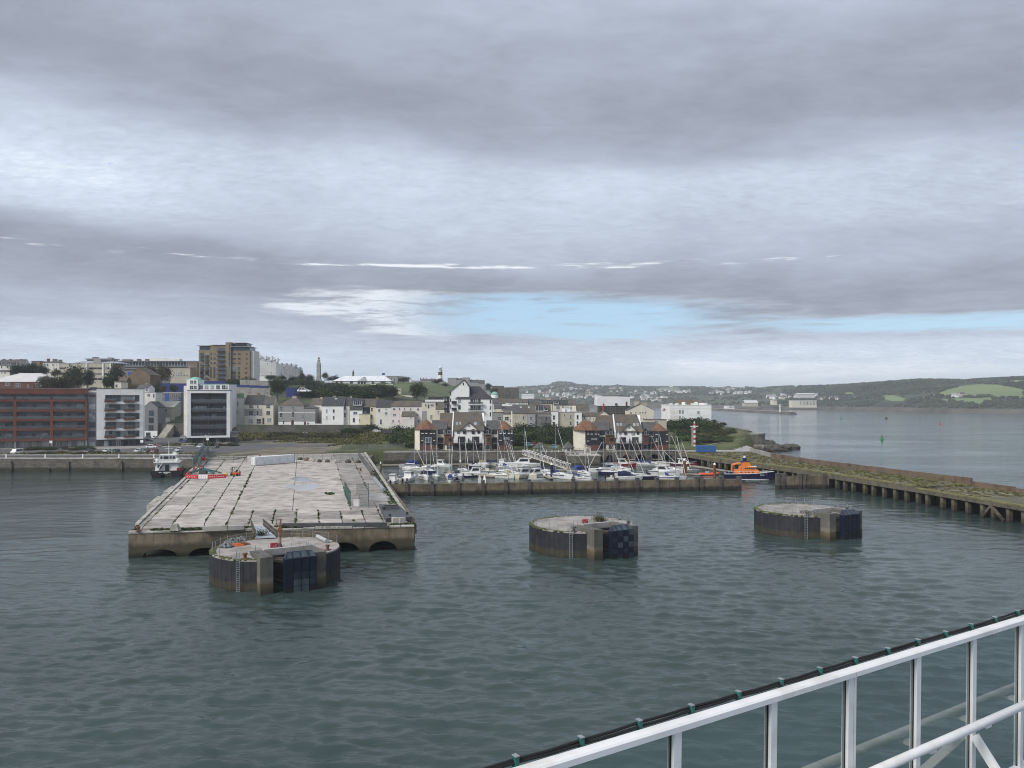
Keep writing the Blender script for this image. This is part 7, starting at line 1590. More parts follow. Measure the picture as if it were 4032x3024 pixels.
for k in range(2600):
 Y = R1.uniform(175, 318); t = R1.uniform(.08, .96); xf = np.interp(Y, [p[1] for p in JF[::-1]], [p[0] for p in JF[::-1]]); xb = np.interp(Y, [p[1] for p in JB[::-1]], [p[0] for p in JB[::-1]])
 if mnoise.noise((xf + t * 14, Y * .09, 5)) > -.12: P.append((xf + (xb - xf) * t, Y, 4.38 if Y > 192 else 3.88))
tufts('jetty_grass', 'tall weeds growing over the ruined jetty', P, .22, .5, 'jetty_green')
P = [(R1.uniform(-640, -120), R1.uniform(296, 305), 5.0) for _ in range(1500)]; tufts('verge_grass', 'dry grass along the quay verge', P, .4, .4, 'dry_grass')
P = []
for k in range(900):
 Y = R1.uniform(131, 300); s = R1.choice([.325, .325, .325, .244, .13, .788, .035, .895, .985, .012]); x, y = pier_pt(s + R1.gauss(0, .0022), Y)
 if mnoise.noise((Y * .11, s * 30, 1)) > -.05: P.append((x, y, 4.3))
for s in (.405, .49, .575, .66, .745, .83):
 for k in range(26):
  Y = R1.uniform(134, 151)
  if mnoise.noise((Y * .3, s * 50, 3)) > -.1: x, y = pier_pt(s + R1.gauss(0, .0015), Y); P.append((x, y, 4.3))
for k in range(700):
 u = R1.random(); x = FL[0] + (FR[0] - FL[0]) * u; y = FL[1] + (FR[1] - FL[1]) * u + R1.uniform(.9, 2.1)
 if mnoise.noise((x * .25, 0, 9)) + .35 * (u > .5) > -.05: P.append((x, y, 4.3))
for k in range(110): x, y = GC(8, 1505 + R1.gauss(0, 13), 345 + R1.gauss(0, 2.6), QZ); P.append((x, y, 4.38))
for k in range(420): Y = R1.uniform(140, 235); P.append((rx(Y) - R1.uniform(.1, 2.2), Y, 4.35))
tufts('joint_weeds', 'weeds in the slab joints of the pier', P, .22, .3, 'leaf_bright')
for (x, y, Yk, lb) in ((1025, 645, 122, 'green bush growing on the gangway end of the dolphin'),):
 X0, Y0 = GC(8, x, y, 4.3); shrub(lb, X0, Y0, 1.6, 1.1, 'mid', None, 4.2)
X0, Y0 = 16.0, 138.0; shrub('dry bush on the rim of the lone middle dolphin', X0, Y0, 1.7, 1.2, 'olive', None, 4.2)
# ------------------------------------------------------------------ vehicles
CARM = {}
for nm, c in (('white', (.72, .72, .72)), ('black', (.015, .015, .017)), ('grey', (.06, .065, .075)), ('red', (.24, .02, .02)), ('blue', (.03, .09, .26)), ('silver', (.4, .41, .42)), ('green', (.03, .045, .035)), ('brown', (.05, .035, .03)), ('teal', (.12, .25, .27))):
 mat('paint_' + nm, c, .3, .05, .5, spec=.5, coat=.5)
mat('car_glass', (.02, .024, .03), .08, .2, 1, spec=.6); mat('tyre', (.015, .015, .015), .85, .2, 2); mat('lamp_white', (.7, .72, .75), .2, .05, 1); mat('lamp_red', (.4, .02, .02), .3, .05, 1)
def car_parts(kind, paint):
 k = (kind, paint)
 if k in CARM: return CARM[k]
 L, W, Hh = {'car': (4.2, 1.75, 1.48), 'suv': (4.5, 1.85, 1.68), 'van': (4.9, 1.9, 1.95), 'minibus': (5.9, 2.0, 2.5)}[kind]
 h = L / 2; w = W / 2; zb, zw = .28, Hh * .56
 pr = [(-h, zb + .12), (-h + .08, zb), (h - .08, zb), (h, zb + .15), (h - .02, zw * .82), (h - .9 if kind == 'car' else h - .55, zw), (-h + .12, zw), (-h, zw * .85)]
 body = MB().loft([[(x, y * s, z) for x, z in pr] for y, s in ((-w, 1), (-w, 1), (w, 1))][1:] if False else [[(x * .985, -w, z) for x, z in pr], [(x, -w * .9, z) for x, z in pr], [(x, w * .9, z) for x, z in pr], [(x * .985, w, z) for x, z in pr]]).mesh('body', 'paint_' + paint)
 c0, c1 = (-h + .25, h - 1.25) if kind in ('car', 'suv') else (-h + .1, h - .75); t0, t1 = (c0 + .5, c1 - .75) if kind in ('car', 'suv') else (c0 + .15, c1 - .5)
 cab = MB().loft([[(c0, -w * .93, zw), (c1, -w * .93, zw), (c1, w * .93, zw), (c0, w * .93, zw)], [(t0, -w * .76, Hh - .06), (t1, -w * .76, Hh - .06), (t1, w * .76, Hh - .06), (t0, w * .76, Hh - .06)]]).mesh('windows', 'car_glass')
 roof = MB().loft([[(t0 - .05, -w * .8, Hh - .1), (t1 + .05, -w * .8, Hh - .1), (t1 + .05, w * .8, Hh - .1), (t0 - .05, w * .8, Hh - .1)], [(t0 + .08, -w * .7, Hh), (t1 - .08, -w * .7, Hh), (t1 - .08, w * .7, Hh), (t0 + .08, w * .7, Hh)]])
 for s in (-1, 1):
  for x, tx in ((c0 + .05, t0), (c1 - .05, t1), ((c0 + c1) / 2, (t0 + t1) / 2)): roof.bar((x, s * w * .925, zw), (tx, s * w * .765, Hh - .08), .09)
 roof = roof.mesh('roof', 'paint_' + paint)
 wh = MB().cyl((0, -.11, 0), (0, .11, 0), .32, n=12).mesh('wheel', 'tyre'); rim = MB().cyl((0, -.12, 0), (0, .12, 0), .19, n=8).mesh('rim', 'grey_steel')
 hl = MB().box(-.04, .06, -.18, .18, -.09, .09).mesh('headlight', 'lamp_white'); tl = MB().box(-.06, .03, -.14, .14, -.12, .12).mesh('tail_light', 'lamp_red'); pl = MB().box(-.02, .02, -.26, .26, -.06, .06).mesh('number_plate', 'white')
 CARM[k] = (L, W, zw, body, cab, roof, wh, rim, hl, tl, pl); return CARM[k]
def car(label, c, x, yb, z, head, kind='car', paint='white', group='parked cars', cat='car'):
 """head: degrees, 0 = nose towards the camera, 90 = nose to the right"""
 X0, Y0 = GC(c, x, yb, z); L, W, zw, body, cab, roof, wh, rim, hl, tl, pl = car_parts(kind, paint)
 o = thing('parked_' + {'suv': 'car', 'car': 'car', 'van': 'van', 'minibus': 'minibus'}[kind], label, cat, (X0, Y0 + .9, z + .02), R(head - 90), group)
 put('body', body, o); put('windows', cab, o); put('roof', roof, o)
 for sx in (-1, 1):
  for sy in (-1, 1): w_ = put('wheel', wh, o, (sx * L * .31, sy * (W / 2 - .1), .32)); put('rim', rim, w_)
 for s in (-1, 1): put('headlight', hl, o, (L / 2 - .03, s * W * .33, zw * .72)); put('tail_light', tl, o, (-L / 2 + .03, s * W * .36, zw * .78))
 put('number_plate', pl, o, (L / 2 + .005, 0, .45)); put('number_plate', pl, o, (-L / 2 - .005, 0, .6))
 return o
for a in [('white van on the quay road before the red flats', 1, 168, 1396, 5.0, 0, 'van', 'white', 'parked cars', 'van'), ('dark grey car parked alone before the red flats', 1, 990, 1381, 5.0, 0, 'car', 'grey'), ('white car parked before the narrow link block', 1, 1190, 1376, 5.0, 0, 'car', 'white'), ('dark green car parked before the white flats', 1, 1287, 1381, 5.0, 0, 'car', 'green'),
   ('white car at the end of the white flats', 1, 1545, 1376, 5.0, 0, 'car', 'white'), ('dark grey car between a white and a red car', 1, 1640, 1379, 5.0, 0, 'car', 'grey'), ('dark red car nearest the workboat', 1, 1727, 1379, 5.0, 0, 'car', 'red'), ('white off-roader parked sideways behind the red car', 1, 1700, 1330, 5.0, 90, 'suv', 'white'), ('red car half hidden by the white off-roader', 1, 1752, 1316, 5.0, 80, 'car', 'red'),
   ('black car parked sideways before the grey gabled house', 1, 1668, 1256, 5.0, 90, 'car', 'black'), ('white car before the grey gabled house door', 1, 1733, 1222, 5.0, 0, 'car', 'white'), ('dark car beside the white car at the gabled house', 1, 1655, 1216, 5.0, 0, 'car', 'grey'),
   ('white car before the framed flats', 2, 648, 1326, 5.0, 0, 'suv', 'white'), ('dark brown car before the framed flats', 2, 820, 1329, 5.0, 0, 'car', 'brown'), ('white car alone near the workboat bow', 2, 400, 1366, 5.0, 0, 'car', 'white'), ('bright blue car parked sideways beside the framed flats', 2, 452, 1256, 5.0, 90, 'car', 'blue'), ('silver car behind the bright blue car', 2, 465, 1218, 5.0, 80, 'car', 'silver'), ('dark car under the retaining wall', 2, 365, 1202, 5.0, 90, 'car', 'black'),
   ('blue car on the climbing street', 2, 457, 948, 15.0, 180, 'car', 'blue', 'cars on the climbing street'), ('dark car on the climbing street', 2, 390, 978, 14.2, 0, 'car', 'grey', 'cars on the climbing street'), ('silver van low on the climbing street', 2, 365, 1029, 12.6, 0, 'van', 'silver', 'cars on the climbing street', 'van'), ('white car at the foot of the climbing street', 2, 487, 1042, 12.3, 60, 'car', 'white', 'cars on the climbing street'),
   ('white car in the side street before the cream houses', 3, 1322, 1042, 9.4, 90, 'car', 'white'), ('dark car in the side street, middle of three', 3, 1465, 1060, 9.2, 90, 'suv', 'grey'), ('black car in the side street beside the green bank', 3, 1700, 1063, 9.1, 90, 'car', 'black'), ('white car high on the hill beside the hoarding', 3, 330, 500, 28.5, 80, 'car', 'white'),
   ('white minibus below the beige row', 4, 2055, 884, 9.0, -80, 'minibus', 'white', 'parked cars', 'minibus'), ('teal car in the garden car park between the orange roofs', 4, 1672, 1062, 5.6, 30, 'suv', 'teal'), ('red car in the garden car park between the orange roofs', 4, 1748, 1050, 5.8, 90, 'car', 'red'), ('pale blue car parked behind the pergola', 4, 2015, 1092, 5.2, 20, 'suv', 'teal'), ('white car beside the white villa block', 6, 155, 826, 9.0, 70, 'car', 'white')]:
 car(*a)
# ------------------------------------------------------------------ boats
for nm, c, r in (('gel_white', (.72, .72, .7), .3), ('gel_cream', (.62, .58, .46), .35), ('gel_navy', (.012, .016, .055), .3), ('gel_red', (.22, .02, .025), .35), ('gel_grey', (.34, .36, .37), .4), ('canvas_blue', (.02, .045, .2), .85), ('canvas_navy', (.012, .018, .06), .85), ('canvas_red', (.25, .02, .03), .85), ('canvas_tan', (.36, .28, .18), .85), ('boat_orange', (.62, .17, .02), .4), ('rib_orange', (.55, .09, .03), .6), ('alu', (.4, .41, .42), .4), ('pontoon_deck', (.33, .29, .22), .85), ('anchor_green', (.03, .11, .1), .7), ('fork_orange', (.5, .1, .02), .5), ('barrier_red', (.52, .03, .035), .5), ('barrier_white', (.72, .7, .68), .5), ('container_white', (.72, .75, .76), .5), ('net_grey', (.2, .215, .225), .9), ('container_blue', (.025, .1, .27), .5)):
 mat(nm, c, r, .1, .8, spec=.4, streak=.15)
def hull_mb(L, B, fb, m=0, bow=1.35, stern=.82, tumb=.55):
 b = MB(); rings = []
 for s in (0, .12, .35, .6, .8, .92, 1.0):
  x = -L / 2 + L * s; w = B / 2 * (stern + (1 - stern) * min(1, s / .4) if s < .4 else max(.03, 1 - ((s - .4) / .6) ** 2.3)); z = fb * (1 + (bow - 1) * s * s); ov = L * .05 * (s > .9)
  rings.append([(x + ov, -w, z), (x, -w * .8, fb * .15), (x - ov, -w * tumb, -.28), (x - ov, w * tumb, -.28), (x, w * .8, fb * .15), (x + ov, w, z)])
 return b.loft(rings, m)
def place(c, x, y): return GC(c, x, y, 0)
def base(nm, label, c, x, y, head, cat='boat', group='boats in the marina'):
 X0, Y0 = place(c, x, y); return thing(nm, label, cat, (X0, Y0, 0), R(head - 90), group), X0, Y0
def hull_parts(t, L, B, fb, hull, deckm='gel_white', line=None):
 hull_mb(L, B, fb).build('hull', hull, t, smooth=False)
 MB().loft([[(-L * .42, -B * .36, fb * 1.02), (-L * .42, B * .36, fb * 1.02), (-L * .42, B * .36, fb * 1.1), (-L * .42, -B * .36, fb * 1.1)], [(L * .1, -B * .4, fb * 1.06), (L * .1, B * .4, fb * 1.06), (L * .1, B * .4, fb * 1.2), (L * .1, -B * .4, fb * 1.2)], [(L * .42, -B * .09, fb * 1.2), (L * .42, B * .09, fb * 1.2), (L * .42, B * .09, fb * 1.33), (L * .42, -B * .09, fb * 1.33)]]).build('deck', deckm, t)
 if line: MB().loft([[(-L * .49, -B * .425, fb * .78), (-L * .49, B * .425, fb * .78), (-L * .49, B * .425, fb * .9), (-L * .49, -B * .425, fb * .9)], [(0, -B * .515, fb * .85), (0, B * .515, fb * .85), (0, B * .515, fb), (0, -B * .515, fb)], [(L * .3, -B * .4, fb * 1.0), (L * .3, B * .4, fb * 1.0), (L * .3, B * .4, fb * 1.12), (L * .3, -B * .4, fb * 1.12)]]).build('side_stripe', line, t)
def yacht(label, c, x, y, head, L=9, hull='gel_white', cover='canvas_navy', mast=None, hood=True, mz=False):
 t, X0, Y0 = base('sailing_yacht', label, c, x, y, head); L *= 1.1; B, fb = L * .3, L * .1
 hull_parts(t, L, B, fb, hull, 'gel_white', cover if hull == 'gel_white' else None)
 z = fb * 1.15; cb = MB().loft([[(-L * .16, -B * .27, z), (L * .2, -B * .2, z), (L * .2, B * .2, z), (-L * .16, B * .27, z)], [(-L * .15, -B * .23, z + .5), (L * .13, -B * .16, z + .42), (L * .13, B * .16, z + .42), (-L * .15, B * .23, z + .5)]]).build('coachroof', 'gel_white', t)
 for s in (-1, 1): MB().loft([[(-L * .13, s * (B * .262), z + .12), (L * .12, s * (B * .205), z + .14), (L * .12, s * (B * .195), z + .3), (-L * .13, s * (B * .25), z + .34)], [(-L * .13, s * (B * .262 + .02), z + .12), (L * .12, s * (B * .205 + .02), z + .14), (L * .12, s * (B * .195 + .02), z + .3), (-L * .13, s * (B * .25 + .02), z + .34)]]).build('cabin_window', 'pane', cb)
 MB().box(-L * .4, -L * .17, -B * .2, B * .2, fb * 1.12, fb * 1.12 + .06).build('cockpit', 'timber_pale', t)
 for s in (-1, 1): MB().box(-L * .4, -L * .16, s * B * .3 - .12, s * B * .3 + .12, fb * 1.1, fb * 1.1 + .32).build('coaming', 'gel_white', t)
 if hood: MB().loft([[(-L * .17, -B * .26, z + .3), (-L * .17, -B * .22, z + 1.1), (-L * .17, B * .22, z + 1.1), (-L * .17, B * .26, z + .3)], [(-L * .06, -B * .22, z + .4), (-L * .06, -B * .2, z + .8), (-L * .06, B * .2, z + .8), (-L * .06, B * .22, z + .4)]]).build('spray_hood', cover, t)
 mc, mx, my = mast if mast else (c, x, None); zt = wz(uy(mc, my), Y0) if my is not None else L * 1.3
 a = R(head - 90); dx = wx(ux(mc, mx), Y0) - X0; lx_ = max(-.3 * L, min(.36 * L, dx * math.cos(a))) if abs(math.cos(a)) > .4 else .08 * L; ly_ = max(-.3, min(.3, -dx * math.sin(a)))
 ms = MB().cyl((lx_, ly_, z), (lx_, ly_, zt), .07, .045, 6)
 for f in (.55, .78): ms.bar((lx_, ly_ - B * .3, z + (zt - z) * f), (lx_, ly_ + B * .3, z + (zt - z) * f), .05)
 ms.box(lx_ - .1, lx_ + .1, ly_ - .16, ly_ + .16, z + (zt - z) * .62, z + (zt - z) * .62 + .3); ms.build('mast', 'alu', t)
 MB().cyl((lx_ - .1, ly_, z + 1.3), (lx_ - L * .38, ly_, z + 1.25), .17, .12, 6).build('boom_cover', cover, t)
 st = MB()
 for q in ((L * .5, 0, fb * 1.3), (-L * .47, 0, fb), (lx_ - .2, B * .46, fb * 1.1), (lx_ - .2, -B * .46, fb * 1.1)): st.cyl((lx_, ly_, zt - .1), q, .022, n=3)
 st.build('rigging', 'dark_steel', t)
 MB().cyl((lx_ + (L * .5 - lx_) * .1, 0, zt - (zt - fb) * .12), (L * .485, 0, fb * 1.5), .06, .09, 5).build('furled_jib', cover if mz else 'gel_white', t)
 pr = MB()
 for s in (-1, 1): pr.tube([(L * .5, 0, fb * 1.33 + .55), (L * .4, s * B * .14, fb * 1.3 + .55), (L * .1, s * B * .46, fb * 1.15 + .5), (-L * .45, s * B * .4, fb + .55)], .025, 4)
 for k in range(5):
  for s in (-1, 1): xx = -L * .45 + k * L * .2; pr.cyl((xx, s * B * (.4 if k == 0 else .46 - .05 * max(0, k - 2) ** 1.5), fb), (xx, s * B * (.4 if k == 0 else .46 - .05 * max(0, k - 2) ** 1.5), fb + .6), .02, n=4)
 pr.build('guard_rail', 'alu', t); return t
def motor(label, c, x, y, head, L=7.5, hull='gel_white', canopy='canvas_blue', kind='cuddy', cat='boat', stripe=None):
 t, X0, Y0 = base('motor_boat', label, c, x, y, head); L *= 1.1; B, fb = L * .36, L * .115; hull_parts(t, L, B, fb, hull, 'gel_white', stripe); z = fb * 1.12
 if kind in ('cabin', 'fly'):
  h = 1.75; cb = MB().loft([[(-L * .22, -B * .34, z), (L * .22, -B * .26, z), (L * .22, B * .26, z), (-L * .22, B * .34, z)], [(-L * .2, -B * .3, z + h), (L * .06, -B * .24, z + h), (L * .06, B * .24, z + h), (-L * .2, B * .3, z + h)]]).build('cabin', 'gel_white', t)
  for s in (-1, 1): MB().loft([[(xa, s * (B * .335 - abs(xa) * .02 + o_), z + zz) for xa, zz in ((-L * .17, .8), (L * .09, .8), (L * .03, 1.5), (-L * .17, 1.5))] for o_ in (-.12, .02)]).build('side_window', 'pane', cb)
  MB().loft([[(L * .175 + .05, -B * .23, z + .75), (L * .175 + .05, B * .23, z + .75), (L * .085 + .05, B * .22, z + 1.55), (L * .085 + .05, -B * .22, z + 1.55)], [(L * .15, -B * .23, z + .75), (L * .15, B * .23, z + .75), (L * .06, B * .22, z + 1.55), (L * .06, -B * .22, z + 1.55)]]).build('windscreen', 'pane', cb)
  MB().box(-L * .26, L * .08, -B * .34, B * .34, z + h + .002, z + h + .12).build('cabin_roof', 'gel_white', t)
  if kind == 'fly': MB().loft([[(-L * .2, -B * .3, z + h + .5), (L * .02, -B * .26, z + h + .5), (L * .02, B * .26, z + h + .5), (-L * .2, B * .3, z + h + .5)], [(-L * .22, -B * .33, z + h + .95), (L * .05, -B * .3, z + h + .95), (L * .05, B * .3, z + h + .95), (-L * .22, B * .33, z + h + .95)]]).build('flybridge', 'gel_white', t); MB().ball((-L * .05, 0, z + h + 1.25), .3, 8, 6).build('radar_dome', 'gel_white', t)
 else:
  MB().loft([[(L * .08, -B * .36, z), (L * .3, -B * .2, z + .1), (L * .3, B * .2, z + .1), (L * .08, B * .36, z)], [(L * .04, -B * .33, z + .75), (L * .1, -B * .26, z + .8), (L * .1, B * .26, z + .8), (L * .04, B * .33, z + .75)]]).build('windscreen', 'pane_blue', t)
  if canopy: MB().loft([[(xx, -B * .38, z + .1), (xx, -B * .36, z + 1.2), (xx, -B * .2, z + hh), (xx, B * .2, z + hh), (xx, B * .36, z + 1.2), (xx, B * .38, z + .1)] for xx, hh in ((-L * .4, 1.35), (-L * .15, 1.75), (L * .07, 1.25))]).build('canopy', canopy, t)
  else: MB().box(-L * .2, -L * .05, -B * .22, B * .22, z, z + .8).build('console', 'gel_cream', t)
 for s in ((-.22, .22) if L > 8 else (0,)): MB().box(-L * .5 - .45, -L * .5 - .02, s * B - .2, s * B + .2, .1, 1.25).build('outboard', 'black', t)
 pr = MB()
 for s in (-1, 1): pr.tube([(L * .49, 0, fb * 1.4 + .5), (L * .3, s * B * .34, fb * 1.25 + .5), (0, s * B * .48, fb * 1.1 + .45)], .025, 4)
 pr.build('bow_rail', 'alu', t); return t
def rib(label, c, x, y, head, L=5.5, m='gel_white'):
 t, X0, Y0 = base('inflatable_boat', label, c, x, y, head); B = L * .4; r = L * .055
 pts = [(-L / 2, -B / 2, .35), (L * .15, -B / 2, .4), (L * .38, -B * .3, .5), (L / 2, 0, .65), (L * .38, B * .3, .5), (L * .15, B / 2, .4), (-L / 2, B / 2, .35)]
 MB().tube(pts, r, 8).build('tube', m, t); MB().prism([(p[0] * .97, p[1] * .9) for p in pts], -.1, .3).build('floor', 'gel_grey', t); MB().box(-L * .15, L * .02, -.35, .35, .3, 1.3).build('console', 'gel_grey', t); MB().box(-L * .5 - .4, -L * .5, -.2, .2, .1, 1.2).build('outboard', 'black', t)
# nearest the pier
motor('cabin cruiser with a blue canopy on the back pontoon', 14, 690, 318, -55, 7.5, 'gel_white', 'canvas_blue')
rib('white inflatable with a dark arch on the back pontoon', 14, 1130, 322, 80, 6)
motor('small white wheelhouse boat on the back pontoon', 14, 1375, 312, 60, 7, 'gel_white', None, 'cabin')
motor('open boat with a dark blue side screen nearest the pier', 14, 365, 640, 175, 7, 'gel_white', None, 'cabin', stripe='canvas_navy')
motor('white dinghy tied beside the blue screened boat', 14, 490, 575, 20, 4, 'gel_cream', None)
motor('twin engined white cabin cruiser, second from the pier', 14, 700, 590, 170, 9, 'gel_white', None, 'fly')
yacht('white yacht with a blue boom tent and folded red gear in the cockpit', 14, 1000, 560, 20, 9, 'gel_white', 'canvas_navy', (4, 230, 920))
yacht('pale grey yacht with a small blue cloth, third mast from the pier', 14, 1255, 555, 10, 8.5, 'gel_grey', 'canvas_blue', (4, 405, 985), False)
yacht('cream yacht with a tan tent before the first orange roofed houses', 14, 1520, 545, 5, 9, 'gel_cream', 'canvas_tan', (4, 580, 950))
yacht('white yacht rafted beside the cream yacht', 14, 1600, 560, -5, 8.5, 'gel_white', 'gel_white', (4, 628, 1020), False)
motor('small boat under a bright blue cover against the breakwater', 14, 1545, 625, 5, 5, 'gel_white', 'canvas_blue')
yacht('blue grey yacht with a navy boom cover', 14, 1720, 545, 15, 9, 'gel_grey', 'canvas_navy', (4, 716, 890))
motor('dark dinghy with an outboard beside the forked pontoon', 14, 1965, 520, 100, 4, 'gel_navy', None)
yacht('tall thin masted yacht behind the others near the stone wall', 14, 800, 380, 60, 9, 'gel_white', 'gel_white', (4, 112, 1030), False)
motor('white flybridge cruiser lying side on', 14, 2040, 500, -90, 8.5, 'gel_white', None, 'fly')
# middle
yacht('white yacht with a tan tent on the back row', 15, 215, 410, 10, 10, 'gel_white', 'canvas_tan', (4, 1030, 870)); yacht('yacht with a raked pale mast on the back row', 15, 285, 415, 0, 9.5, 'gel_white', 'gel_white', (4, 1082, 880), False)
motor('pale grey day boat with a white cover', 15, 240, 555, -90, 8, 'gel_grey', None, 'cuddy'); motor('white cruiser with a radar arch on the back row', 15, 640, 408, 160, 8.5, 'gel_white', None, 'cabin')
yacht('small yacht with a blue stacked sail cover', 15, 430, 400, 80, 7.5, 'gel_cream', 'canvas_blue', (4, 1240, 960));
motor('large sleek white motor yacht with a dark glass roof', 15, 1030, 425, -95, 12.5, 'gel_white', None, 'cabin')
yacht('white yacht pointing at the gangway foot', 15, 590, 640, 55, 9.5, 'gel_white', 'canvas_tan', (15, 520, -700), False); yacht('cream yacht under a blue mast, beside the fishing boat', 15, 800, 640, 35, 8.5, 'gel_cream', 'canvas_tan', (4, 1423, 990)); yacht('yacht with a dark mast just behind the cream yacht', 15, 745, 560, 40, 9, 'gel_white', 'gel_grey', (4, 1395, 975), False)
motor('angling boat with a gantry and white wheelhouse', 15, 1030, 640, -60, 9.5, 'gel_cream', None, 'fly'); motor('navy topped cabin boat beside the angling boat', 15, 1290, 628, -50, 8, 'gel_white', None, 'cabin', stripe='canvas_navy')
yacht('slim yacht mast between angling boat and gangway', 15, 1395, 600, 20, 9, 'gel_white', 'gel_white', (4, 1815, 1060), False); yacht('large white yacht with a blue spray hood, bow to the breakwater', 15, 1800, 645, 35, 12, 'gel_white', 'canvas_blue', (4, 1975, 750))
motor('white boat with a cream cover against the breakwater', 15, 1310, 690, 90, 4.5, 'gel_white', 'gel_cream'); yacht('yacht behind the gangway with a tall leaning mast', 15, 1080, 360, 15, 10.5, 'gel_white', 'canvas_navy', (4, 1590, 800), False)
for (x, y, a, lb) in ((150, 715, 10, 'white paddle board leaning at the breakwater, smaller'), (250, 715, -30, 'white paddle board leaning at the breakwater, larger')):
 X0, Y0 = GC(15, x, y, 1.2); o = MB().loft([[(s * w, d, z) for s, d in ((-1, 0), (1, 0), (1, .12), (-1, .12))] for z, w in ((-.6, .2), (0, .42), (1.2, .45), (2.0, .3), (2.5, .05))]).build('paddle_board', 'gel_white', None, (X0, Y0, .6), R(a)); tag(o, lb, 'paddle board')
# towards the jetty
motor('white cruiser with a blue canopy at the stone bastion', 16, 110, 440, -45, 8, 'gel_white', 'canvas_blue'); yacht('little yacht under a blue cover beside the breakwater', 16, 200, 548, 60, 6.5, 'gel_white', 'canvas_blue', (5, 380, 1120)); yacht('yacht mast at the stone bastion corner', 16, 265, 470, 20, 8, 'gel_white', 'canvas_navy', (5, 527, 980), False)
yacht('white yacht with a long navy cockpit tent', 16, 600, 425, -80, 11, 'gel_white', 'canvas_navy', (5, 780, 955)); yacht('navy hulled ketch in the middle of the basin', 16, 800, 480, 60, 11.5, 'gel_navy', 'gel_grey', (5, 953, 780)); yacht('second mast yacht behind the navy hull', 16, 745, 430, 30, 9, 'gel_white', 'canvas_blue', (5, 912, 1010), False); yacht('yacht with a red furled sail beside the red hulled boat', 16, 835, 400, 40, 10, 'gel_white', 'canvas_red', (5, 1033, 900), False, True)
motor('red hulled launch with a white wheelhouse under the arches', 16, 915, 328, 80, 8.5, 'gel_red', None, 'cabin'); yacht('small white yacht with a blue furled sail under the arches', 16, 1250, 315, 85, 8, 'gel_white', 'canvas_blue', (5, 1297, 870), True, True)
motor('low white dinghy by the breakwater', 16, 740, 545, 80, 4, 'gel_white', None); motor('white cruiser with a clear screen by the breakwater', 16, 1000, 545, 85, 8, 'gel_white', 'canvas_navy'); yacht('dark blue yacht hidden to its deck by the breakwater', 16, 1400, 540, 85, 9.5, 'gel_navy', 'canvas_navy', (5, 1530, 825)); yacht('white yacht with a blue hood by the breakwater post', 16, 1700, 545, 80, 9, 'gel_white', 'canvas_blue', (5, 1765, 850)); yacht('slender yacht with mast between the two cruisers', 16, 1012, 500, 80, 9, 'gel_white', 'gel_white', (5, 1130, 915), False)
yacht('white yacht with brown hatches below the arches', 16, 1540, 315, 75, 10, 'gel_white', 'canvas_tan', (5, 1585, 1100), False); motor('white cruiser with a grey screen on the inner pontoon', 16, 1590, 470, 70, 10, 'gel_white', None, 'cabin'); yacht('tall masted yacht beside the grey screened cruiser', 16, 1690, 430, 60, 11, 'gel_white', 'gel_white', (5, 1685, 850), False)
motor('red work boat below the last arch', 16, 1930, 330, 85, 9, 'gel_red', None, 'cabin'); motor('grey open boat beside the rusty pile', 16, 2030, 415, 85, 6, 'gel_grey', None)
X0, Y0 = GC(6, 660, 1462, 0); rib('orange inflatable rescue boat on the lifeboat pontoon', 6, 655, 1455, 85, 7, 'rib_orange')
for a_ in (('slim grey yacht behind the long navy tent', 16, 690, 330, 60, 8, 'gel_grey', 'canvas_navy', (5, 870, 1000), False), ('navy yacht tucked behind the red launch', 16, 1080, 310, 75, 8.5, 'gel_navy', 'canvas_tan', (5, 1210, 930), False), ('grey yacht between the two arches yachts', 16, 1400, 330, 80, 8.5, 'gel_grey', 'canvas_blue', (5, 1430, 900)), ('navy yacht by the tall rusty pile', 16, 1830, 400, 70, 8.5, 'gel_navy', 'canvas_navy', (5, 1840, 960)),
   ('navy yacht behind the flybridge cruiser', 15, 60, 440, 30, 8, 'gel_navy', 'canvas_navy', (4, 880, 930)), ('grey yacht in the gap before the sleek motor yacht', 15, 720, 470, 50, 8.5, 'gel_grey', 'canvas_blue', (4, 1330, 940)), ('low yacht beside the gangway pontoon', 15, 1500, 545, 40, 8, 'gel_grey', 'canvas_navy', (4, 1755, 1000)), ('navy yacht behind the pale grey yacht', 14, 1130, 440, 30, 8, 'gel_navy', 'canvas_navy', (4, 330, 960), False), ('grey yacht behind the blue grey yacht', 14, 1830, 430, 25, 8.5, 'gel_grey', 'canvas_tan', (4, 830, 930), False)): yacht(*a_)
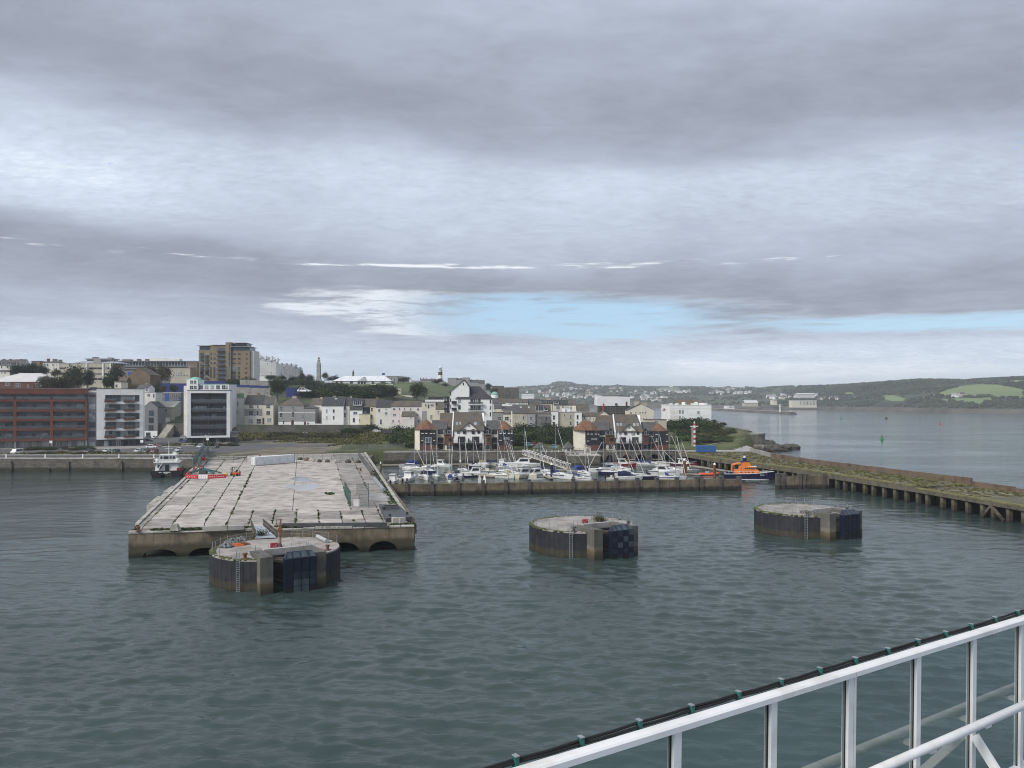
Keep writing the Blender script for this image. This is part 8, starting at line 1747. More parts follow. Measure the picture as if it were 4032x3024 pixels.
# pontoons and piles
def pontoon(label, a, b, w=2.2, m='pontoon_deck'):
 t = thing('pontoon', label, 'pontoon', (a[0], a[1], 0), ang(a, b)); L = dist2(a, b); MB().box(0, L, -w / 2, w / 2, .35, .6).build('deck', m, t)
 n = max(2, int(L / 6))
 for i in range(n): MB().box(L * i / n + .3, L * (i + 1) / n - .3, -w / 2 + .1, w / 2 - .1, -.4, .347).build('float', 'dark_steel', t)
pz = .6; g_ = lambda c, x, y: GC(c, x, y, pz)
for lb, a, b, w in (('long pale pontoon along the stone wall', g_(14, 0, 265), g_(14, 1130, 255), 2.4), ('pontoon behind the back row of yachts', g_(14, 1160, 250), g_(15, 110, 345), 2.4), ('forked pontoon beside the dark dinghy', g_(14, 2000, 470), g_(15, 480, 600), 1.8), ('pontoon at the gangway foot', g_(15, 1560, 470), g_(15, 2000, 470), 3), ('pontoon along the stone bastion', g_(16, 225, 385), g_(16, 480, 382), 2.4), ('pontoon under the quay arches', g_(16, 560, 268), g_(16, 1790, 265), 2.2), ('inner pontoon by the rusty pile', g_(16, 1810, 442), g_(6, 560, 1440), 2.2), ('lifeboat pontoon below the jetty', g_(6, 420, 1320), g_(6, 960, 1400), 2.6), ('short walkway pontoon beside the pier wall', g_(14, 20, 290), g_(14, 170, 560), 2.0), ('finger pontoon between the angling boat and the large yacht', g_(15, 1450, 560), g_(15, 1640, 640), 1.4)): pontoon(lb, a, b, w)
pontoon('dark floating boom along the inside of the breakwater', (BWP[0] + 6, BWP[1] + 4.5), (BWQ[0] - 4, BWQ[1] + 3.5), 1.0, 'gel_grey')
for c, x, yb, yt, r, m, lb in ((14, 100, 575, 205, .3, 'timber', 'bare pile nearest the pier'), (14, 1752, 375, 165, .45, 'gel_navy', 'dark blue pile with a white cap on the back row'), (15, 1648, 640, 335, .5, 'gel_navy', 'tall dark blue pile before the gangway'), (16, 1935, 490, 200, .5, 'rust', 'rusty pile with a white cap, the taller of two'), (16, 1958, 470, 262, .5, 'rust', 'rusty pile with a white cap, the shorter of two'), (6, 738, 1480, 1290, .5, 'rust', 'rusty pile beside the orange inflatable'), (16, 310, 470, 320, .25, 'gel_navy', 'slim blue pile at the stone bastion')):
 X0, Y0 = GC(c, x, yb, 0); zt = wz(uy(c, yt), Y0); t = thing('mooring_pile', lb, 'pile', (X0, Y0, -2), 0, 'mooring piles'); MB().cyl((0, 0, 0), (0, 0, zt + 1.5), r, n=10).build('shaft', m, t); MB().cyl((0, 0, zt + 1.5), (0, 0, zt + 2.1), r * 1.08, r * .3, 10).build('cap', 'white', t)
# lifeboat
def lettering(txt, size, parent, loc, rot, m, name='lettering'):
 cu = bpy.data.curves.new(name, 'FONT'); cu.body = txt; cu.size = size; cu.align_x = 'CENTER'; cu.extrude = .01; o = bpy.data.objects.new(name, cu); COL.objects.link(o); me = o.to_mesh().copy(); me.materials.append(M[m]); bpy.data.objects.remove(o); o = put(name, me, parent, loc); o.rotation_euler = rot; return o
def lifeboat():
 t, X0, Y0 = base('lifeboat', 'orange and navy lifeboat moored under the ruined jetty', 11, 1010, 560, 78, 'lifeboat', None); L, B, fb = 15.5, 5.2, 1.75
 hull_mb(L, B, fb, 0, 1.55, .9).build('hull', 'gel_navy', t); MB().loft([[(-L * .49, -B * .47, fb * 1.01), (-L * .49, B * .47, fb * 1.01), (-L * .49, B * .47, fb * 1.06), (-L * .49, -B * .47, fb * 1.06)], [(L * .1, -B * .49, fb * 1.14), (L * .1, B * .49, fb * 1.14), (L * .1, B * .49, fb * 1.2), (L * .1, -B * .49, fb * 1.2)], [(L * .46, -B * .1, fb * 1.46), (L * .46, B * .1, fb * 1.46), (L * .46, B * .1, fb * 1.53), (L * .46, -B * .1, fb * 1.53)]]).build('deck', 'gel_grey', t)
 for s in (-1, 1): MB().tube([(-L * .48, s * B * .46, fb * 1.0), (0, s * B * .51, fb * 1.13), (L * .3, s * B * .38, fb * 1.33), (L * .52, s * .05, fb * 1.56)], .09, 6).build('rubbing_strake', 'gel_white', t); MB().tube([(-L * .47, s * B * .44, .1), (0, s * B * .47, .12), (L * .33, s * B * .26, .15), (L * .46, 0, .18)], .1, 5).build('water_line', 'gel_white', t)
 z = fb * 1.12; bx = lambda x0, x1, w, z0, z1, f=0.0, a=0.0: MB().loft([[(x0, -w, z0), (x1, -w * .92, z0), (x1, w * .92, z0), (x0, w, z0)], [(x0 + a, -w * .88, z1), (x1 - f, -w * .8, z1), (x1 - f, w * .8, z1), (x0 + a, w * .88, z1)]])
 bx(-4.6, 3.9, 1.95, z, z + 1.15, .9, .1).build('deckhouse', 'boat_orange', t); wh = bx(-3.2, 2.4, 1.75, z + 1.15, z + 2.25, .5, .2).build('wheelhouse', 'boat_orange', t); bx(-2.4, .9, 1.35, z + 2.25, z + 3.75, .7, .6).build('upper_bridge', 'boat_orange', t)
 for s in (-1, 1):
  for k in range(5): MB().box(-1.3 + k * .66, -.82 + k * .66, s * 1.63 - .06, s * 1.63 + .06, z + 1.45, z + 1.95).build('side_window', 'pane', wh)
  MB().box(-2.6, -2.2, s * 1.64 - .05, s * 1.64 + .05, z + 1.4, z + 1.95).build('side_window', 'pane_light', wh)
  for k in range(4): MB().box(-2.6 + k * 1.2, -2.2 + k * 1.2, s * 1.86 - .05, s * 1.86 + .05, z + .3, z + .75).build('port_light', 'timber_brown', wh)
 MB().box(1.7, 2.45, -1.35, 1.35, z + 1.5, z + 2.0).build('windscreen', 'pane', t); MB().box(-.2, 2.5, -1.6, 1.6, z + 2.2, z + 2.3).build('visor', 'gel_white', t)
 bx(-2.6, .6, 1.3, z + 3.76, z + 4.05, .3, .2).build('bridge_top', 'gel_navy', t); MB().box(-1.8, -.6, -.5, .5, z + 4.05, z + 5.1).build('mast_base', 'gel_navy', t); MB().cyl((-1.2, 0, z + 5.1), (-1.2, 0, z + 5.7), .4, .3, 8).build('radar_dome', 'gel_white', t); MB().cyl((-2.0, 0, z + 4), (-2.0, 0, z + 7.4), .1, .05, 6).build('mast', 'gel_grey', t)
 for y in (-.9, .9): MB().cyl((-2.3, y, z + 3.9), (-2.4, y, z + 8.6), .03, .02, 4).build('aerial', 'gel_grey', t); MB().tube([(-5.3, y * 1.7, z), (-5.2, y * 1.7, z + 2.6), (-3.4, y * 1.6, z + 3.2), (-2.4, y * 1.4, z + 3.2)], .22, 6).build('stern_arch', 'boat_orange', t)
 MB().tube([(-3.4, -1.4, z + 3.1), (-3.4, 1.4, z + 3.1)], .1, 5).build('arch_bar', 'gel_grey', t); MB().box(-7.2, -4.9, -2.1, 2.1, fb * 1.02, fb * 1.02 + .75).build('stern_bulwark', 'gel_navy', t)
 pr = MB().tube([(L * .5, 0, fb * 1.5 + .7), (3.5, -2.2, fb * 1.25 + .7), (-6.5, -2.3, fb + .75)], .03, 4)
 for k in range(8): xx = -6.5 + k * 1.7; pr.cyl((xx, -2.35 + max(0, xx - 2) * .12, fb), (xx, -2.3 + max(0, xx - 2) * .12, fb * 1.2 + .75), .025, n=4)
 pr.build('guard_rail', 'gel_white', t); lettering('17-35', .62, t, (4.1, -2.12, 1.35), (R(82), 0, R(10)), 'gel_white')
lifeboat()
# catamaran workboat at the quay
def workboat():
 t, X0, Y0 = base('workboat', 'black and white catamaran workboat moored at the stone quay', 2, 300, 1640, 197, 'boat', None); L, B = 13, 10
 for s in (-1, 1): o = hull_mb(L, 3.6, 2.1, 0, 1.35, .95).build('hull', 'gel_navy' if False else 'black', t, (0, s * 3.1, 0))
 MB().box(-L * .5, L * .4, -4.9, 4.9, 1.5, 2.2).build('deck', 'black', t); MB().box(-L * .5 - .03, -L * .5 - .003, -4.9, 4.9, 1.1, 2.25).build('transom', 'black', t)
 z = 2.2; h1 = MB().loft([[(-5, -3.7, z), (5, -3.7, z), (5, 3.7, z), (-5, 3.7, z)], [(-4.4, -3.4, z + 2.6), (4.4, -3.4, z + 2.6), (4.4, 3.4, z + 2.6), (-4.4, 3.4, z + 2.6)]]).build('deckhouse', 'gel_white', t)
 MB().box(-5.1, -4.9, -.7, .5, z, z + 2).build('door', 'pane', h1); MB().box(-5.05, -4.72, 1.6, 2.9, z + .9, z + 1.9).build('window', 'pane', h1)
 MB().box(-5.4, 4.6, -4.1, 4.1, z + 2.6, z + 2.85).build('bridge_deck', 'gel_white', t); b2 = MB().loft([[(-2.4, -2.6, z + 2.85), (3, -2.6, z + 2.85), (3, 2.6, z + 2.85), (-2.4, 2.6, z + 2.85)], [(-2.7, -2.75, z + 5.0), (2.4, -2.5, z + 5.0), (2.4, 2.5, z + 5.0), (-2.7, 2.75, z + 5.0)]]).build('bridge', 'gel_white', t)
 for y0, y1 in ((-2.3, -1.5), (-1.2, -.6), (-.2, 1.3), (1.7, 2.3)): MB().box(-2.75, -2.5, y0, y1, z + 3.75, z + 4.65).build('window', 'pane', b2)
 MB().box(-2.9, 2.6, -2.8, 2.8, z + 5.0, z + 5.2).build('bridge_roof', 'gel_white', t); MB().cyl((0, 0, z + 5.2), (0, 0, z + 9.6), .12, .06, 6).build('mast', 'gel_white', t); MB().bar((0, -1.3, z + 7.2), (0, 1.3, z + 7.2), .1).build('yard', 'gel_white', t); MB().box(-.3, .3, -2.4, -1.2, z + 5.2, z + 6).build('radar', 'gel_white', t)
 for y in (-3.3, 3.3): MB().ball((-3.6, y * .95, z + 3.4), .65, 8, 6, 0, 1).build('liferaft', 'gel_white', t);
 rl = MB()
 for s in (-1, 1): rl.tube([(-5.3, s * .6, z + 3.8), (-5.3, s * 4, z + 3.8), (4.5, s * 4, z + 3.8)], .05, 4); rl.tube([(-5.3, s * 2, z + 2.8), (-5.3, s * 2, z + 3.8)], .04, 4); rl.tube([(-5.3, s * 4, z + 2.8), (-5.3, s * 4, z + 3.8)], .04, 4)
 rl.build('guard_rail', 'gel_white', t); MB().bar((-5.6, 2.8, z + .2), (-5.2, 1.4, z + 2.6), 1.0, .1).build('stair', 'gel_white', t); MB().box(-6.2, -5.4, -4.6, -3.2, z, z + .9).build('deck_gear', 'canvas_red', t)
 for y in (2.1, 1.6): MB().cyl((-6.56, y, 1.75), (-6.532, y, 1.75), .2, n=10).build('name_roundel', 'gel_white', t)
 MB().box(-6.56, -6.532, -1.3, 1.0, 1.62, 1.9).build('name_board', 'gel_white', t); MB().box(-6.56, -6.532, -.5, .7, 1.25, 1.4).build('port_board', 'gel_white', t)
workboat()
# ------------------------------------------------------------------ things on the pier
def gp(x, y, z=QZ, c=8): return GC(c, x, y, z)
def shipping_container(label, a, b, h, w, m, z):
 t = thing('shipping_container', label, 'container', (a[0], a[1], z), ang(a, b)); L = dist2(a, b); MB().box(0, L, 0, w, .12, h).build('body', m, t); MB().box(.02, L - .02, .03, w - .03, .0, .118).build('base_frame', 'rust', t)
 for x in np.arange(.35, L - .2, .3): MB().box(x - .05, x + .05, -.04, -.002, .25, h - .2).build('rib', m, t)
 MB().box(-.05, L + .05, -.05, w + .05, h + .003, h + .08).build('roof', m, t)
 for k in range(2):
  d = MB().box(-.05, -.003, .08 + k * w / 2, w / 2 - .04 + k * w / 2, .2, h - .12).build('door', m, t)
  for y in (.35, .75): MB().cyl((-.09, y + k * w / 2, .2), (-.09, y + k * w / 2, h - .12), .03, n=5).build('locking_bar', 'grey_steel', d)
 for x in (0, L):
  for y in (0, w): MB().box(x - .08, x + .08, y - .08, y + .08, 0, h + .1).build('corner_post', 'grey_wall' if m == 'container_white' else m, t)
shipping_container('long white shipping container on the pier', gp(985, 150), gp(1255, 128), 2.75, 2.45, 'container_white', QZ)
shipping_container('blue shipping container at the root of the jetty', GC(6, 490, 1142, 4.55), GC(6, 755, 1146, 4.55), 2.6, 2.4, 'container_blue', 4.55)
def barrier(a, b, m, lb):
 t = thing('road_barrier', lb, 'barrier', (a[0], a[1], QZ + .03), ang(a, b), 'plastic barriers on the pier'); L = dist2(a, b); MB().loft([[(x, -.25, 0), (x, .25, 0), (x, .2, .3), (x, .12, 1.0), (x, -.12, 1.0), (x, -.2, .3)] for x in (.02, L - .02)]).build('body', m, t)
 for k in range(4): MB().box(L * (k + .7) / 5 - .12, L * (k + .7) / 5 + .12, -.225, -.19, .35, .55).build('slot', 'barrier_white' if m == 'barrier_red' else 'grey_wall', t)
for lb, a, b, m in (('red plastic barrier at the bend of the row', gp(500, 236), gp(583, 238), 'barrier_red'), ('white plastic barrier in the middle of the row', gp(588, 238), gp(652, 238), 'barrier_white'), ('red plastic barrier right of the white one', gp(653, 238), gp(714, 236), 'barrier_red'), ('red plastic barrier beside the yellow float', gp(715, 236), gp(778, 233), 'barrier_red'), ('red plastic barrier on the pier edge, nearest', gp(498, 234), gp(525, 207), 'barrier_red'), ('white plastic barrier on the pier edge', gp(526, 206), gp(545, 190), 'barrier_white'), ('red plastic barrier second along the pier edge', gp(546, 189), gp(560, 178), 'barrier_red'), ('red plastic barrier standing alone behind the anchor frame', gp(595, 172), gp(612, 170), 'barrier_red')): barrier(a, b, m, lb)
def forklift():
 X0, Y0 = gp(835, 220); t = thing('forklift', 'orange forklift truck with a roll cage', 'forklift', (X0, Y0 + .8, QZ + .03), R(-100 - 90)); MB().loft([[(-1.4, y, .35), (.9, y, .35), (.9, y, .8), (-.5, y, 1.0), (-1.4, y, 1.25)] for y in (-.6, .6)]).build('chassis', 'fork_orange', t); MB().box(-.5, .1, -.35, .35, 1.0, 1.2).build('seat', 'black', t); MB().box(-.6, -.45, -.35, .35, 1.2, 1.7).build('backrest', 'black', t)
 for x in (-.95, .8):
  for y in (-.62, .62): MB().cyl((x, y - .14, .36), (x, y + .14, .36), .36, n=12).build('wheel', 'tyre', t)
 for y in (-.5, .5): MB().tube([(.75, y, .8), (.45, y, 2.4), (-.8, y, 2.4), (-1.1, y, 1.1)], .05, 5).build('roll_cage', 'black', t); MB().box(1.0, 1.15, y * .7 - .06, y * .7 + .06, .1, 2.5).build('mast_rail', 'black', t); MB().box(1.15, 2.2, y * .6 - .06, y * .6 + .06, .12, .18).build('fork', 'dark_steel', t)
 for z in (.9, 1.7, 2.4): MB().box(1.02, 1.13, -.3, .3, z, z + .12).build('mast_bar', 'black', t)
 x0, y0 = gp(778, 225); f = MB().ball((0, 0, .55), .6, 10, 7, 0, .9).build('float', 'yellow_paint', None, (x0, y0, QZ), smooth=True); tag(f, 'yellow mooring float before the forklift', 'float')
 x0, y0 = gp(620, 205); a = thing('anchor_frame', 'green steel anchor frame lying inside the barriers', 'anchor', (x0, y0, QZ)); MB().box(-1.0, 1.0, -.8, .8, .1, 1.1).build('block', 'dark_grey', a)
 for q in ((-4, -1, .3), (-3.4, 1.5, .4), (5, .8, .2), (3.6, -1.2, .3)): MB().bar((0, 0, 1.6), q, .55, .35).build('arm', 'anchor_green', a)
 MB().cyl((0, 0, 1.0), (0, 0, 2.3), .5, .15, 8).build('hub', 'anchor_green', a)
forklift()
ml = bpy.data.materials.new('wire_mesh'); ml.use_nodes = True; n_ = NT(ml.node_tree); b0 = ml.node_tree.nodes['Principled BSDF']; b0.inputs['Base Color'].default_value = (.12, .14, .14, 1); b0.inputs['Alpha'].default_value = .22; M['wire_mesh'] = ml
ml2 = ml.copy(); ml2.node_tree.nodes['Principled BSDF'].inputs['Base Color'].default_value = (.1, .2, .19, 1); ml2.node_tree.nodes['Principled BSDF'].inputs['Alpha'].default_value = .5; M['debris_net'] = ml2
def fence(label, pts, h, m='wire_mesh', pm='dark_steel', z=QZ, step=3.2):
 t = thing('fence', label, 'fence', (0, 0, z))
 for a, b in zip(pts, pts[1:]):
  L = dist2(a, b); n = max(1, round(L / step))
  for i in range(n): u0, u1 = i / n, (i + 1) / n; P0 = (a[0] + (b[0] - a[0]) * u0, a[1] + (b[1] - a[1]) * u0); P1 = (a[0] + (b[0] - a[0]) * u1, a[1] + (b[1] - a[1]) * u1); MB().cyl((*P0, 0), (*P0, h), .05, n=5).build('post', pm, t); MB().bar((*P0, h * .5), (*P1, h * .5), .015, h * .94).build('mesh_panel', m, t); MB().cyl((*P0, h), (*P1, h), .025, n=4).build('top_rail', pm, t)
 MB().cyl((*pts[-1], 0), (*pts[-1], h), .05, n=5).build('post', pm, t)
fence('wire fence across the pier beside the white container', [gp(620, 118), gp(672, 120), gp(830, 126), gp(925, 124)], 2.4); fence('wire fence across the pier behind the boulders', [gp(1255, 108), gp(1450, 112), gp(1700, 116)], 2.4)
fence('wire fence along the marina side of the pier', [gp(1700, 80), gp(1745, 150), gp(1800, 225)], 2.2); fence('green netted ramp fence by the workboat', [gp(545, 165), gp(588, 95), gp(625, 55)], 3.0, 'debris_net', 'grey_steel'); fence('second green netted fence of the ramp', [gp(585, 160), gp(625, 100), gp(660, 55)], 3.0, 'debris_net', 'grey_steel'); fence('light wire fence at the waste ground edge above the marina', [(-72, 326), (-62, 330), (-46, 330)], 2.4, z=4.9); fence('thin pole fence on the pier near the steps', [gp(1690, 350), gp(1772, 350), gp(1770, 440), gp(1705, 440)], 2.6, step=5)
def palisade():
 a, b = gp(1605, 355), gp(1648, 438); t = thing('palisade_gate', 'dark green palisade fence standing on the pier', 'fence', (a[0], a[1], QZ), ang(a, b)); L = dist2(a, b)
 for k in range(22): MB().box(L * k / 21 - .06, L * k / 21 + .06, -.02, .02, .05, 3.2).build('pale', 'pale_green', t)
 for z in (.5, 2.6): MB().box(0, L, .025, .08, z, z + .08).build('rail', 'pale_green', t)
mat('pale_green', (.02, .09, .07), .6, .1, 1); palisade()
X0, Y0 = gp(1690, 430); o = MB().box(-.7, .7, -.3, .3, 0, 1.5).build('cabinet', 'barrier_white', None, (X0, Y0, QZ)); MB().box(-.72, .72, -.32, .32, 1.502, 1.56).build('lid', 'grey_wall', o); tag(o, 'white cabinet beside the green palisade', 'cabinet')
for i, (x, y, s, lb) in enumerate(((1297, 108, 1.0, 'grey boulder beside the white container'), (1340, 112, 1.1, 'brown boulder, second from the container'), (1378, 118, 1.2, 'buff boulder, third from the container'), (1430, 122, .9, 'dark boulder by the green post'), (1485, 124, 1.0, 'tan boulder right of the green post'), (1552, 126, 1.3, 'pale flat boulder on the darker slabs'), (1630, 128, 1.1, 'flat boulder, second last of the row'), (1700, 128, 1.0, 'last boulder of the row by the marina fence'), (1300, 150, .4, 'lone stone on the pale slabs'))):
 X0, Y0 = gp(x, y); b = MB(); rr = random.Random(i); b.ball((0, 0, .3 * s), s, 8, 6, 0, .75); b.v = [(v[0] * rr.uniform(.8, 1.2), v[1] * rr.uniform(.8, 1.2), v[2] * rr.uniform(.8, 1.15)) for v in b.v]; o = b.build('boulder', ('rock', 'rust_wall', 'coping')[i % 3], None, (X0, Y0, QZ)); tag(o, lb, 'boulder', 'boulders on the pier')
def barge():
 q = [gp(1893, 545), gp(2078, 532), gp(1985, 452), gp(1845, 440)]; t = thing('steel_pontoon', 'flat dark steel pontoon unit lying on the pier corner', 'pontoon', (0, 0, QZ)); MB().prism(q, .1, .75).build('hull', 'dark_steel', t); cx_, cy_ = gp(1925, 475); MB().box(-1.6, 1.6, -.9, .9, .753, 1.3).build('hatch', 'dark_steel', t, (cx_, cy_, 0), .1); MB().box(-1.2, 1.2, -.5, .5, 1.303, 1.45).build('hatch_lid', 'black', t, (cx_, cy_, 0), .1)
 for x, y in ((1880, 480), (1965, 440 + 25), (2040, 515), (1920, 530)): a = gp(x, y); MB().cyl((*a, .7), (*a, 1.15), .2, n=8).build('mooring_bitt', 'black', t)
 a, b = gp(1812, 245), gp(1878, 328); o = MB().cyl((*a, .35), (*b, .35), .5, n=10).build('steel_pipe', 'galv', None, (0, 0, QZ)); tag(o, 'galvanised pipe lying along the overgrown pier edge', 'pipe')
 for x0, x1, lb in ((1940, 1985, 'pale concrete block on the pier corner'), (1988, 2030, 'second pale concrete block on the pier corner')): a, b = gp(x0, 556), gp(x1, 553); o = MB().box(0, dist2(a, b), 0, .8, 0, 1.0).build('concrete_block', 'coping', None, (*a, QZ + .1), ang(a, b)); tag(o, lb, 'block')
 for x, y, lb in ((168, 606, 'rusty bollard on the pier corner'), (1715, 185, 'bollard on the marina side of the pier'), (1790, 215, 'bollard near the marina ramp')): X0, Y0 = gp(x, y); o = MB().cyl((0, 0, 0), (0, 0, .7), .22, n=8).cyl((0, 0, .6), (0, 0, .8), .36, n=8).cyl((0, 0, 0), (0, 0, .12), .45, n=8).build('bollard', 'rust', None, (X0, Y0, QZ + .05)); tag(o, lb, 'bollard')
 X0, Y0 = gp(425, 598); o = MB().loft([[(-.8, -.6, 0), (.8, -.6, 0), (.8, .6, 0), (-.8, .6, 0)], [(-.35, -.3, 1.1), (.35, -.3, 1.1), (.35, .3, 1.1), (-.35, .3, 1.1)]]).build('concrete_block', 'coping', None, (X0, Y0, QZ)); tag(o, 'tapered pale block near the pier end', 'block')
barge()
# gangway from the pier to the first dolphin, mast, nets
def dolphin_bits():
 a, b, c, d = gp(955, 578), gp(1038, 572), gp(1125, 655, 4.25), gp(985, 660, 4.25); t = thing('gangway', 'pale blue gangway from the pier to the dolphin with slatted sides', 'gangway', (0, 0, 4.46)); MB().prism([a, b, c, d], -.12, .1).build('deck', 'gang_blue', t)
 for p0, p1 in ((a, d), (b, c)):
  n = 16
  for k in range(n): u = k / (n - 1); x, y = p0[0] + (p1[0] - p0[0]) * u, p0[1] + (p1[1] - p0[1]) * u; MB().box(x - .03, x + .03, y - .1, y + .1, .1, 1.3).build('slat', 'timber', t)
  for z in (.7, 1.3): MB().bar((*p0, z), (*p1, z), .07).build('handrail', 'galv', t)
 X0, Y0 = gp(1155, 728, 4.2); m = thing('navigation_mast', 'rusty lamp frame on a tapered foot', 'mast', (X0, Y0, 4.2)); MB().cyl((0, 0, 0), (0, 0, .9), .55, .15, 8).build('foot', 'dark_grey', m); MB().cyl((.1, 0, .8), (.1, 0, 4.4), .1, n=6).build('pole', 'rust', m); MB().cyl((-.15, 0, .8), (-.15, 0, 3.9), .08, n=6).build('pole', 'timber_pale', m); MB().box(-.55, .3, -.06, .06, 4.2, 4.3).build('top_bar', 'rust', m); MB().box(-.3, .3, -.15, .15, 2.6, 3.1).build('lamp_box', 'rust', m); MB().box(-.55, -.47, -.05, .05, 3.0, 4.2).build('side_bar', 'rust', m)
 for i, (x, y, s, lb) in enumerate(((885, 672, .8, 'grey net heap behind the others'), (815, 690, 1.0, 'grey net heap, the largest'), (780, 718, .9, 'grey net heap nearest the dolphin edge'))):
  X0, Y0 = gp(x, y, 4.2); b_ = MB(); rr = random.Random(i)
  for k in range(46): a_ = rr.uniform(0, 6.28); r = s * rr.random() ** .6; b_.ball((r * math.cos(a_), r * .8 * math.sin(a_), .1 + .7 * s * (1 - r / s) * rr.random() + .1), rr.uniform(.12, .26), 5, 4)
  o = b_.build('net_heap', 'net_grey', None, (X0, Y0, 4.2)); tag(o, lb, 'net', 'nets on the dolphin')
 for x, y, m_, lb in ((850, 708, 'fork_orange', 'orange tarpaulin roll beside the nets'), (893, 700, 'rust', 'rusty plate beside the nets')): X0, Y0 = gp(x, y, 4.2); o = MB().loft([[(-1.1, -.3, 0), (-1.1, .3, 0), (-1.1, .2, .35), (-1.1, -.2, .3)], [(.2, -.45, 0), (.2, .4, 0), (.2, .3, .4), (.2, -.3, .42)], [(1.1, -.3, 0), (1.1, .25, 0), (1.1, .1, .2), (1.1, -.1, .2)]]).build('tarpaulin', m_, None, (X0, Y0, 4.21), .2); tag(o, lb, 'tarpaulin')
 a, b = gp(1415, 655, 4.2), gp(1480, 688, 4.2); o = MB().cyl((*a, .35), (*b, .35), .3, n=10).build('drum_roller', 'alu', None, (0, 0, 4.2)); tag(o, 'white roller lying on the dolphin rim', 'roller')
mat('gang_blue', (.4, .45, .48), .6, .08, 1); dolphin_bits()
# signs and lamp posts
for c, x, yt, yb, Y, m, lb in ((1, 573, 1245, 1315, 335, 'white', 'white sign on a post before the red flats'), (1, 1597, 1238, 1310, 340, 'white', 'white sign on a post at the white flats corner'), (2, 735, 1213, 1300, 350, 'white', 'white sign on a post before the framed flats'), (3, 1142, 1288, 1340, 332, 'white', 'small white sign nearest the pier fence'), (3, 1330, 1288, 1340, 332, 'white', 'middle small white sign above the marina wall'), (3, 1452, 1286, 1340, 332, 'white', 'last small white sign above the marina wall'), (2, 688, 1432, 1500, 262, 'barrier_red', 'red notice on the netted ramp fence')):
 X0 = wx(ux(c, x), Y); zt = wz(uy(c, yt), Y); g = 4.9 if Y > 270 else 4.4; t = thing('sign', lb, 'sign', (X0, Y, g), 0, 'signs'); MB().cyl((0, 0.05, 0), (0, .05, zt - g - .1), .05, n=5).build('post', 'grey_steel', t); MB().box(-.65, .65, -.03, .03, zt - g - 1.1, zt - g).build('plate', m, t)
for c, x, yt, Y, lb, dbl in ((3, 350, 1052, 400, 'twin headed lamp post on the waste ground', 1), (2, 695, 1188, 345, 'lamp post before the framed flats', 0), (3, 1522, 985, 392, 'lamp post in the side street', 0), (3, 1640, 745, 396, 'telegraph pole before the pinkish houses', 0)):
 X0 = wx(ux(c, x), Y); g = hz(X0, Y); zt = wz(uy(c, yt), Y); t = thing('lamp_post', lb, 'lamp post', (X0, Y, g)); MB().cyl((0, 0, -.2), (0, 0, zt - g), .1, .06, 6).build('pole', 'grey_steel' if c == 2 or x < 1600 else 'timber', t)
 for s in ((-1, 1) if dbl else (1,)): MB().bar((0, 0, zt - g), (s * .9, 0, zt - g + .1), .08).build('arm', 'grey_steel', t); MB().box(s * .9 - .3, s * .9 + .3, -.15, .15, zt - g + .02, zt - g + .18).build('lamp_head', 'white', t)
def stair():
 c, Y = 2, 436; t = thing('stone_stair', 'broad stone stair climbing beside the grey gabled house', 'stair', (0, 0, 0)); n = 22
 for k in range(n): Yk = 428 + k * .55; MB().box(wx(ux(c, 190), 430), wx(ux(c, 275), 430), Yk, Yk + .56, 4.5, 5.0 + 7 * (k + 1) / n).build('step', 'coping', t)
stair()
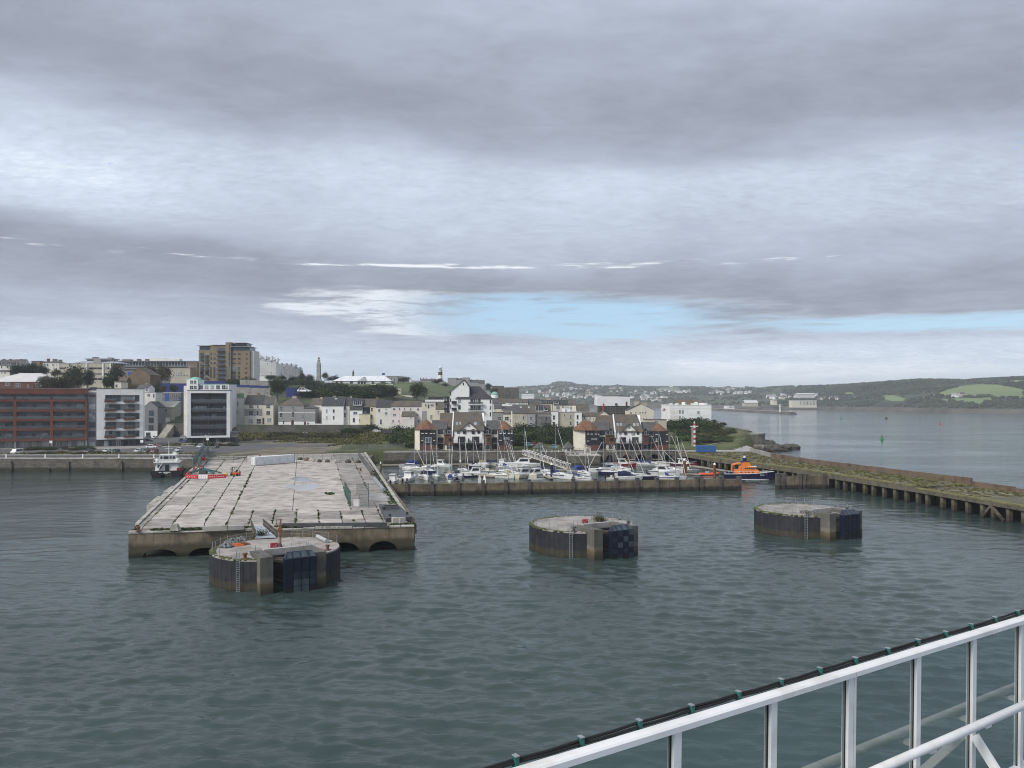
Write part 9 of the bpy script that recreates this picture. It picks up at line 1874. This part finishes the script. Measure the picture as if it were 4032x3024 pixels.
# ------------------------------------------------------------------ the ship's own railing and deck edge
def ship_rail():
 Y0 = 6.1; P0 = Vector((Y0 * 644 / F, Y0, 0)); st = Vector((Y0 * 491.6 / F, Y0 * .1099, 0)); S_ = st.length; a = math.atan2(st.y, st.x); zt = H - .4189 * Y0; sl_ = -.00403 * Y0 / S_
 t = thing('ship_railing', 'white ship railing with tinted glass panels, round handrail and black cable on top', 'railing', (P0.x, P0.y, zt), a); t.rotation_euler = (0, -math.atan(sl_), a)
 x0, x1 = -2.4 * S_, 9 * S_; xj = 2 * S_ + .012
 def toprail(xa, xb):
  pr = [(-.055, -.06), (.055, -.06), (.055, -.012), (.045, 0), (-.04, 0), (-.055, -.014)]; MB().loft([[(x, y, z) for y, z in pr] for x in (xa, xb)]).build('top_rail', 'ship_white', t)
 toprail(x0, xj - .004); toprail(xj + .004, x1)
 def post(x, w=.082): MB().box(x - w / 2, x + w / 2, -.03, .045, -1.82, -.061).build('post', 'ship_white', t); MB().box(x - w / 2 - .008, x - w / 2 - .001, .0, .03, -1.8, -.075).build('gasket', 'rubber', t)
 ks = [k for k in range(-2, 9)]
 for k in ks:
  if k == 2: post(k * S_ - .033, .082); post(k * S_ + .035, .036)
  else: post(k * S_)
 for k in ks[:-1]: MB().box(k * S_ + .045, (k + 1) * S_ - .06, .004, .014, -1.78, -.07).build('glass_panel', 'ship_glass', t)
 MB().box(x0, x1, -.05, .06, -1.95, -1.822).build('bottom_rail', 'ship_white', t)
 MB().cyl((x0, -.17, -.95), (x1, -.17, -.95), .046, n=20).build('handrail', 'ship_white', t, smooth=True)
 for k in ks:
  x = k * S_ - (.03 if k == 2 else 0); MB().box(x - .015, x + .1, -.17, -.032, -1.035, -1.0).build('rail_bracket', 'ship_white', t)
 for k in (0, 4, 8): MB().bar((k * S_ - .02, -.04, -1.15), (k * S_ - .02, -.62, -1.9), .05, .09).build('brace', 'ship_white', t)
 n = 90
 for j, (y, z, ph) in enumerate(((.072, .014, 0), (.088, .031, 1.3))):
  pts = []
  for i in range(n + 1): x = x0 + (x1 - x0) * i / n; s = (x / S_ + .2675) / .487 * math.pi; pts.append((x, y + .003 * math.sin(x * 3 + ph), z - .006 * math.sin(s) ** 2 + .004 * math.sin(x * 2.1 + ph)))
  MB().tube(pts, .0115, 6).build('cable', 'rubber', t)
 for i in range(-5, 18):
  x = (-.2675 + .487 * i) * S_
  if not x0 < x < x1: continue
  c_ = MB().box(x - .016, x + .016, .055, .1, -.02, .056).build('cable_clamp', 'clamp_green', t); MB().box(x - .018, x + .018, .053, .102, .057, .063).build('clamp_plate', 'galv', c_)
 d = thing('ship_hull', 'white edge of the ship below the glass railing', 'ship', (P0.x, P0.y, zt), a); MB().box(x0 - 6, x1 + 6, -9, .12, -2.25, -1.96).build('deck', 'deck_blue', d); MB().box(x0 - 6, x1 + 6, -.2, .1, -zt - 2, -2.253).build('side_plating', 'ship_white', d)
mat('ship_white', (.8, .79, .78), .38, .05, 2.5, spec=.45, dirt=((.58, .55, .5), .5)); mat('clamp_green', (.02, .11, .095), .5, .2, 30); mat('deck_blue', (.12, .16, .2), .7, .1, 1)
sg = bpy.data.materials.new('ship_glass'); sg.use_nodes = True; thin_glass(sg, (.82, .9, .87), .19, 1.5); M['ship_glass'] = sg
ship_rail()
drop_geo()
# ------------------------------------------------------------------ haze
def build_haze():
 m = bpy.data.materials.new('haze_air'); m.use_nodes = True; t = m.node_tree; t.nodes.clear(); n = NT(t)
 out = n('ShaderNodeOutputMaterial'); v = n('ShaderNodeVolumePrincipled'); v.inputs['Density'].default_value = .00012
 v.inputs['Color'].default_value = (.88, .93, 1, 1); n.l.new(v.outputs[0], out.inputs['Volume'])
 o = MB().box(-7500, 7500, -350, 7500, -6, 175).build('haze', m); tag(o, 'thin sea haze over the harbour', None, None, 'stuff')
build_haze()
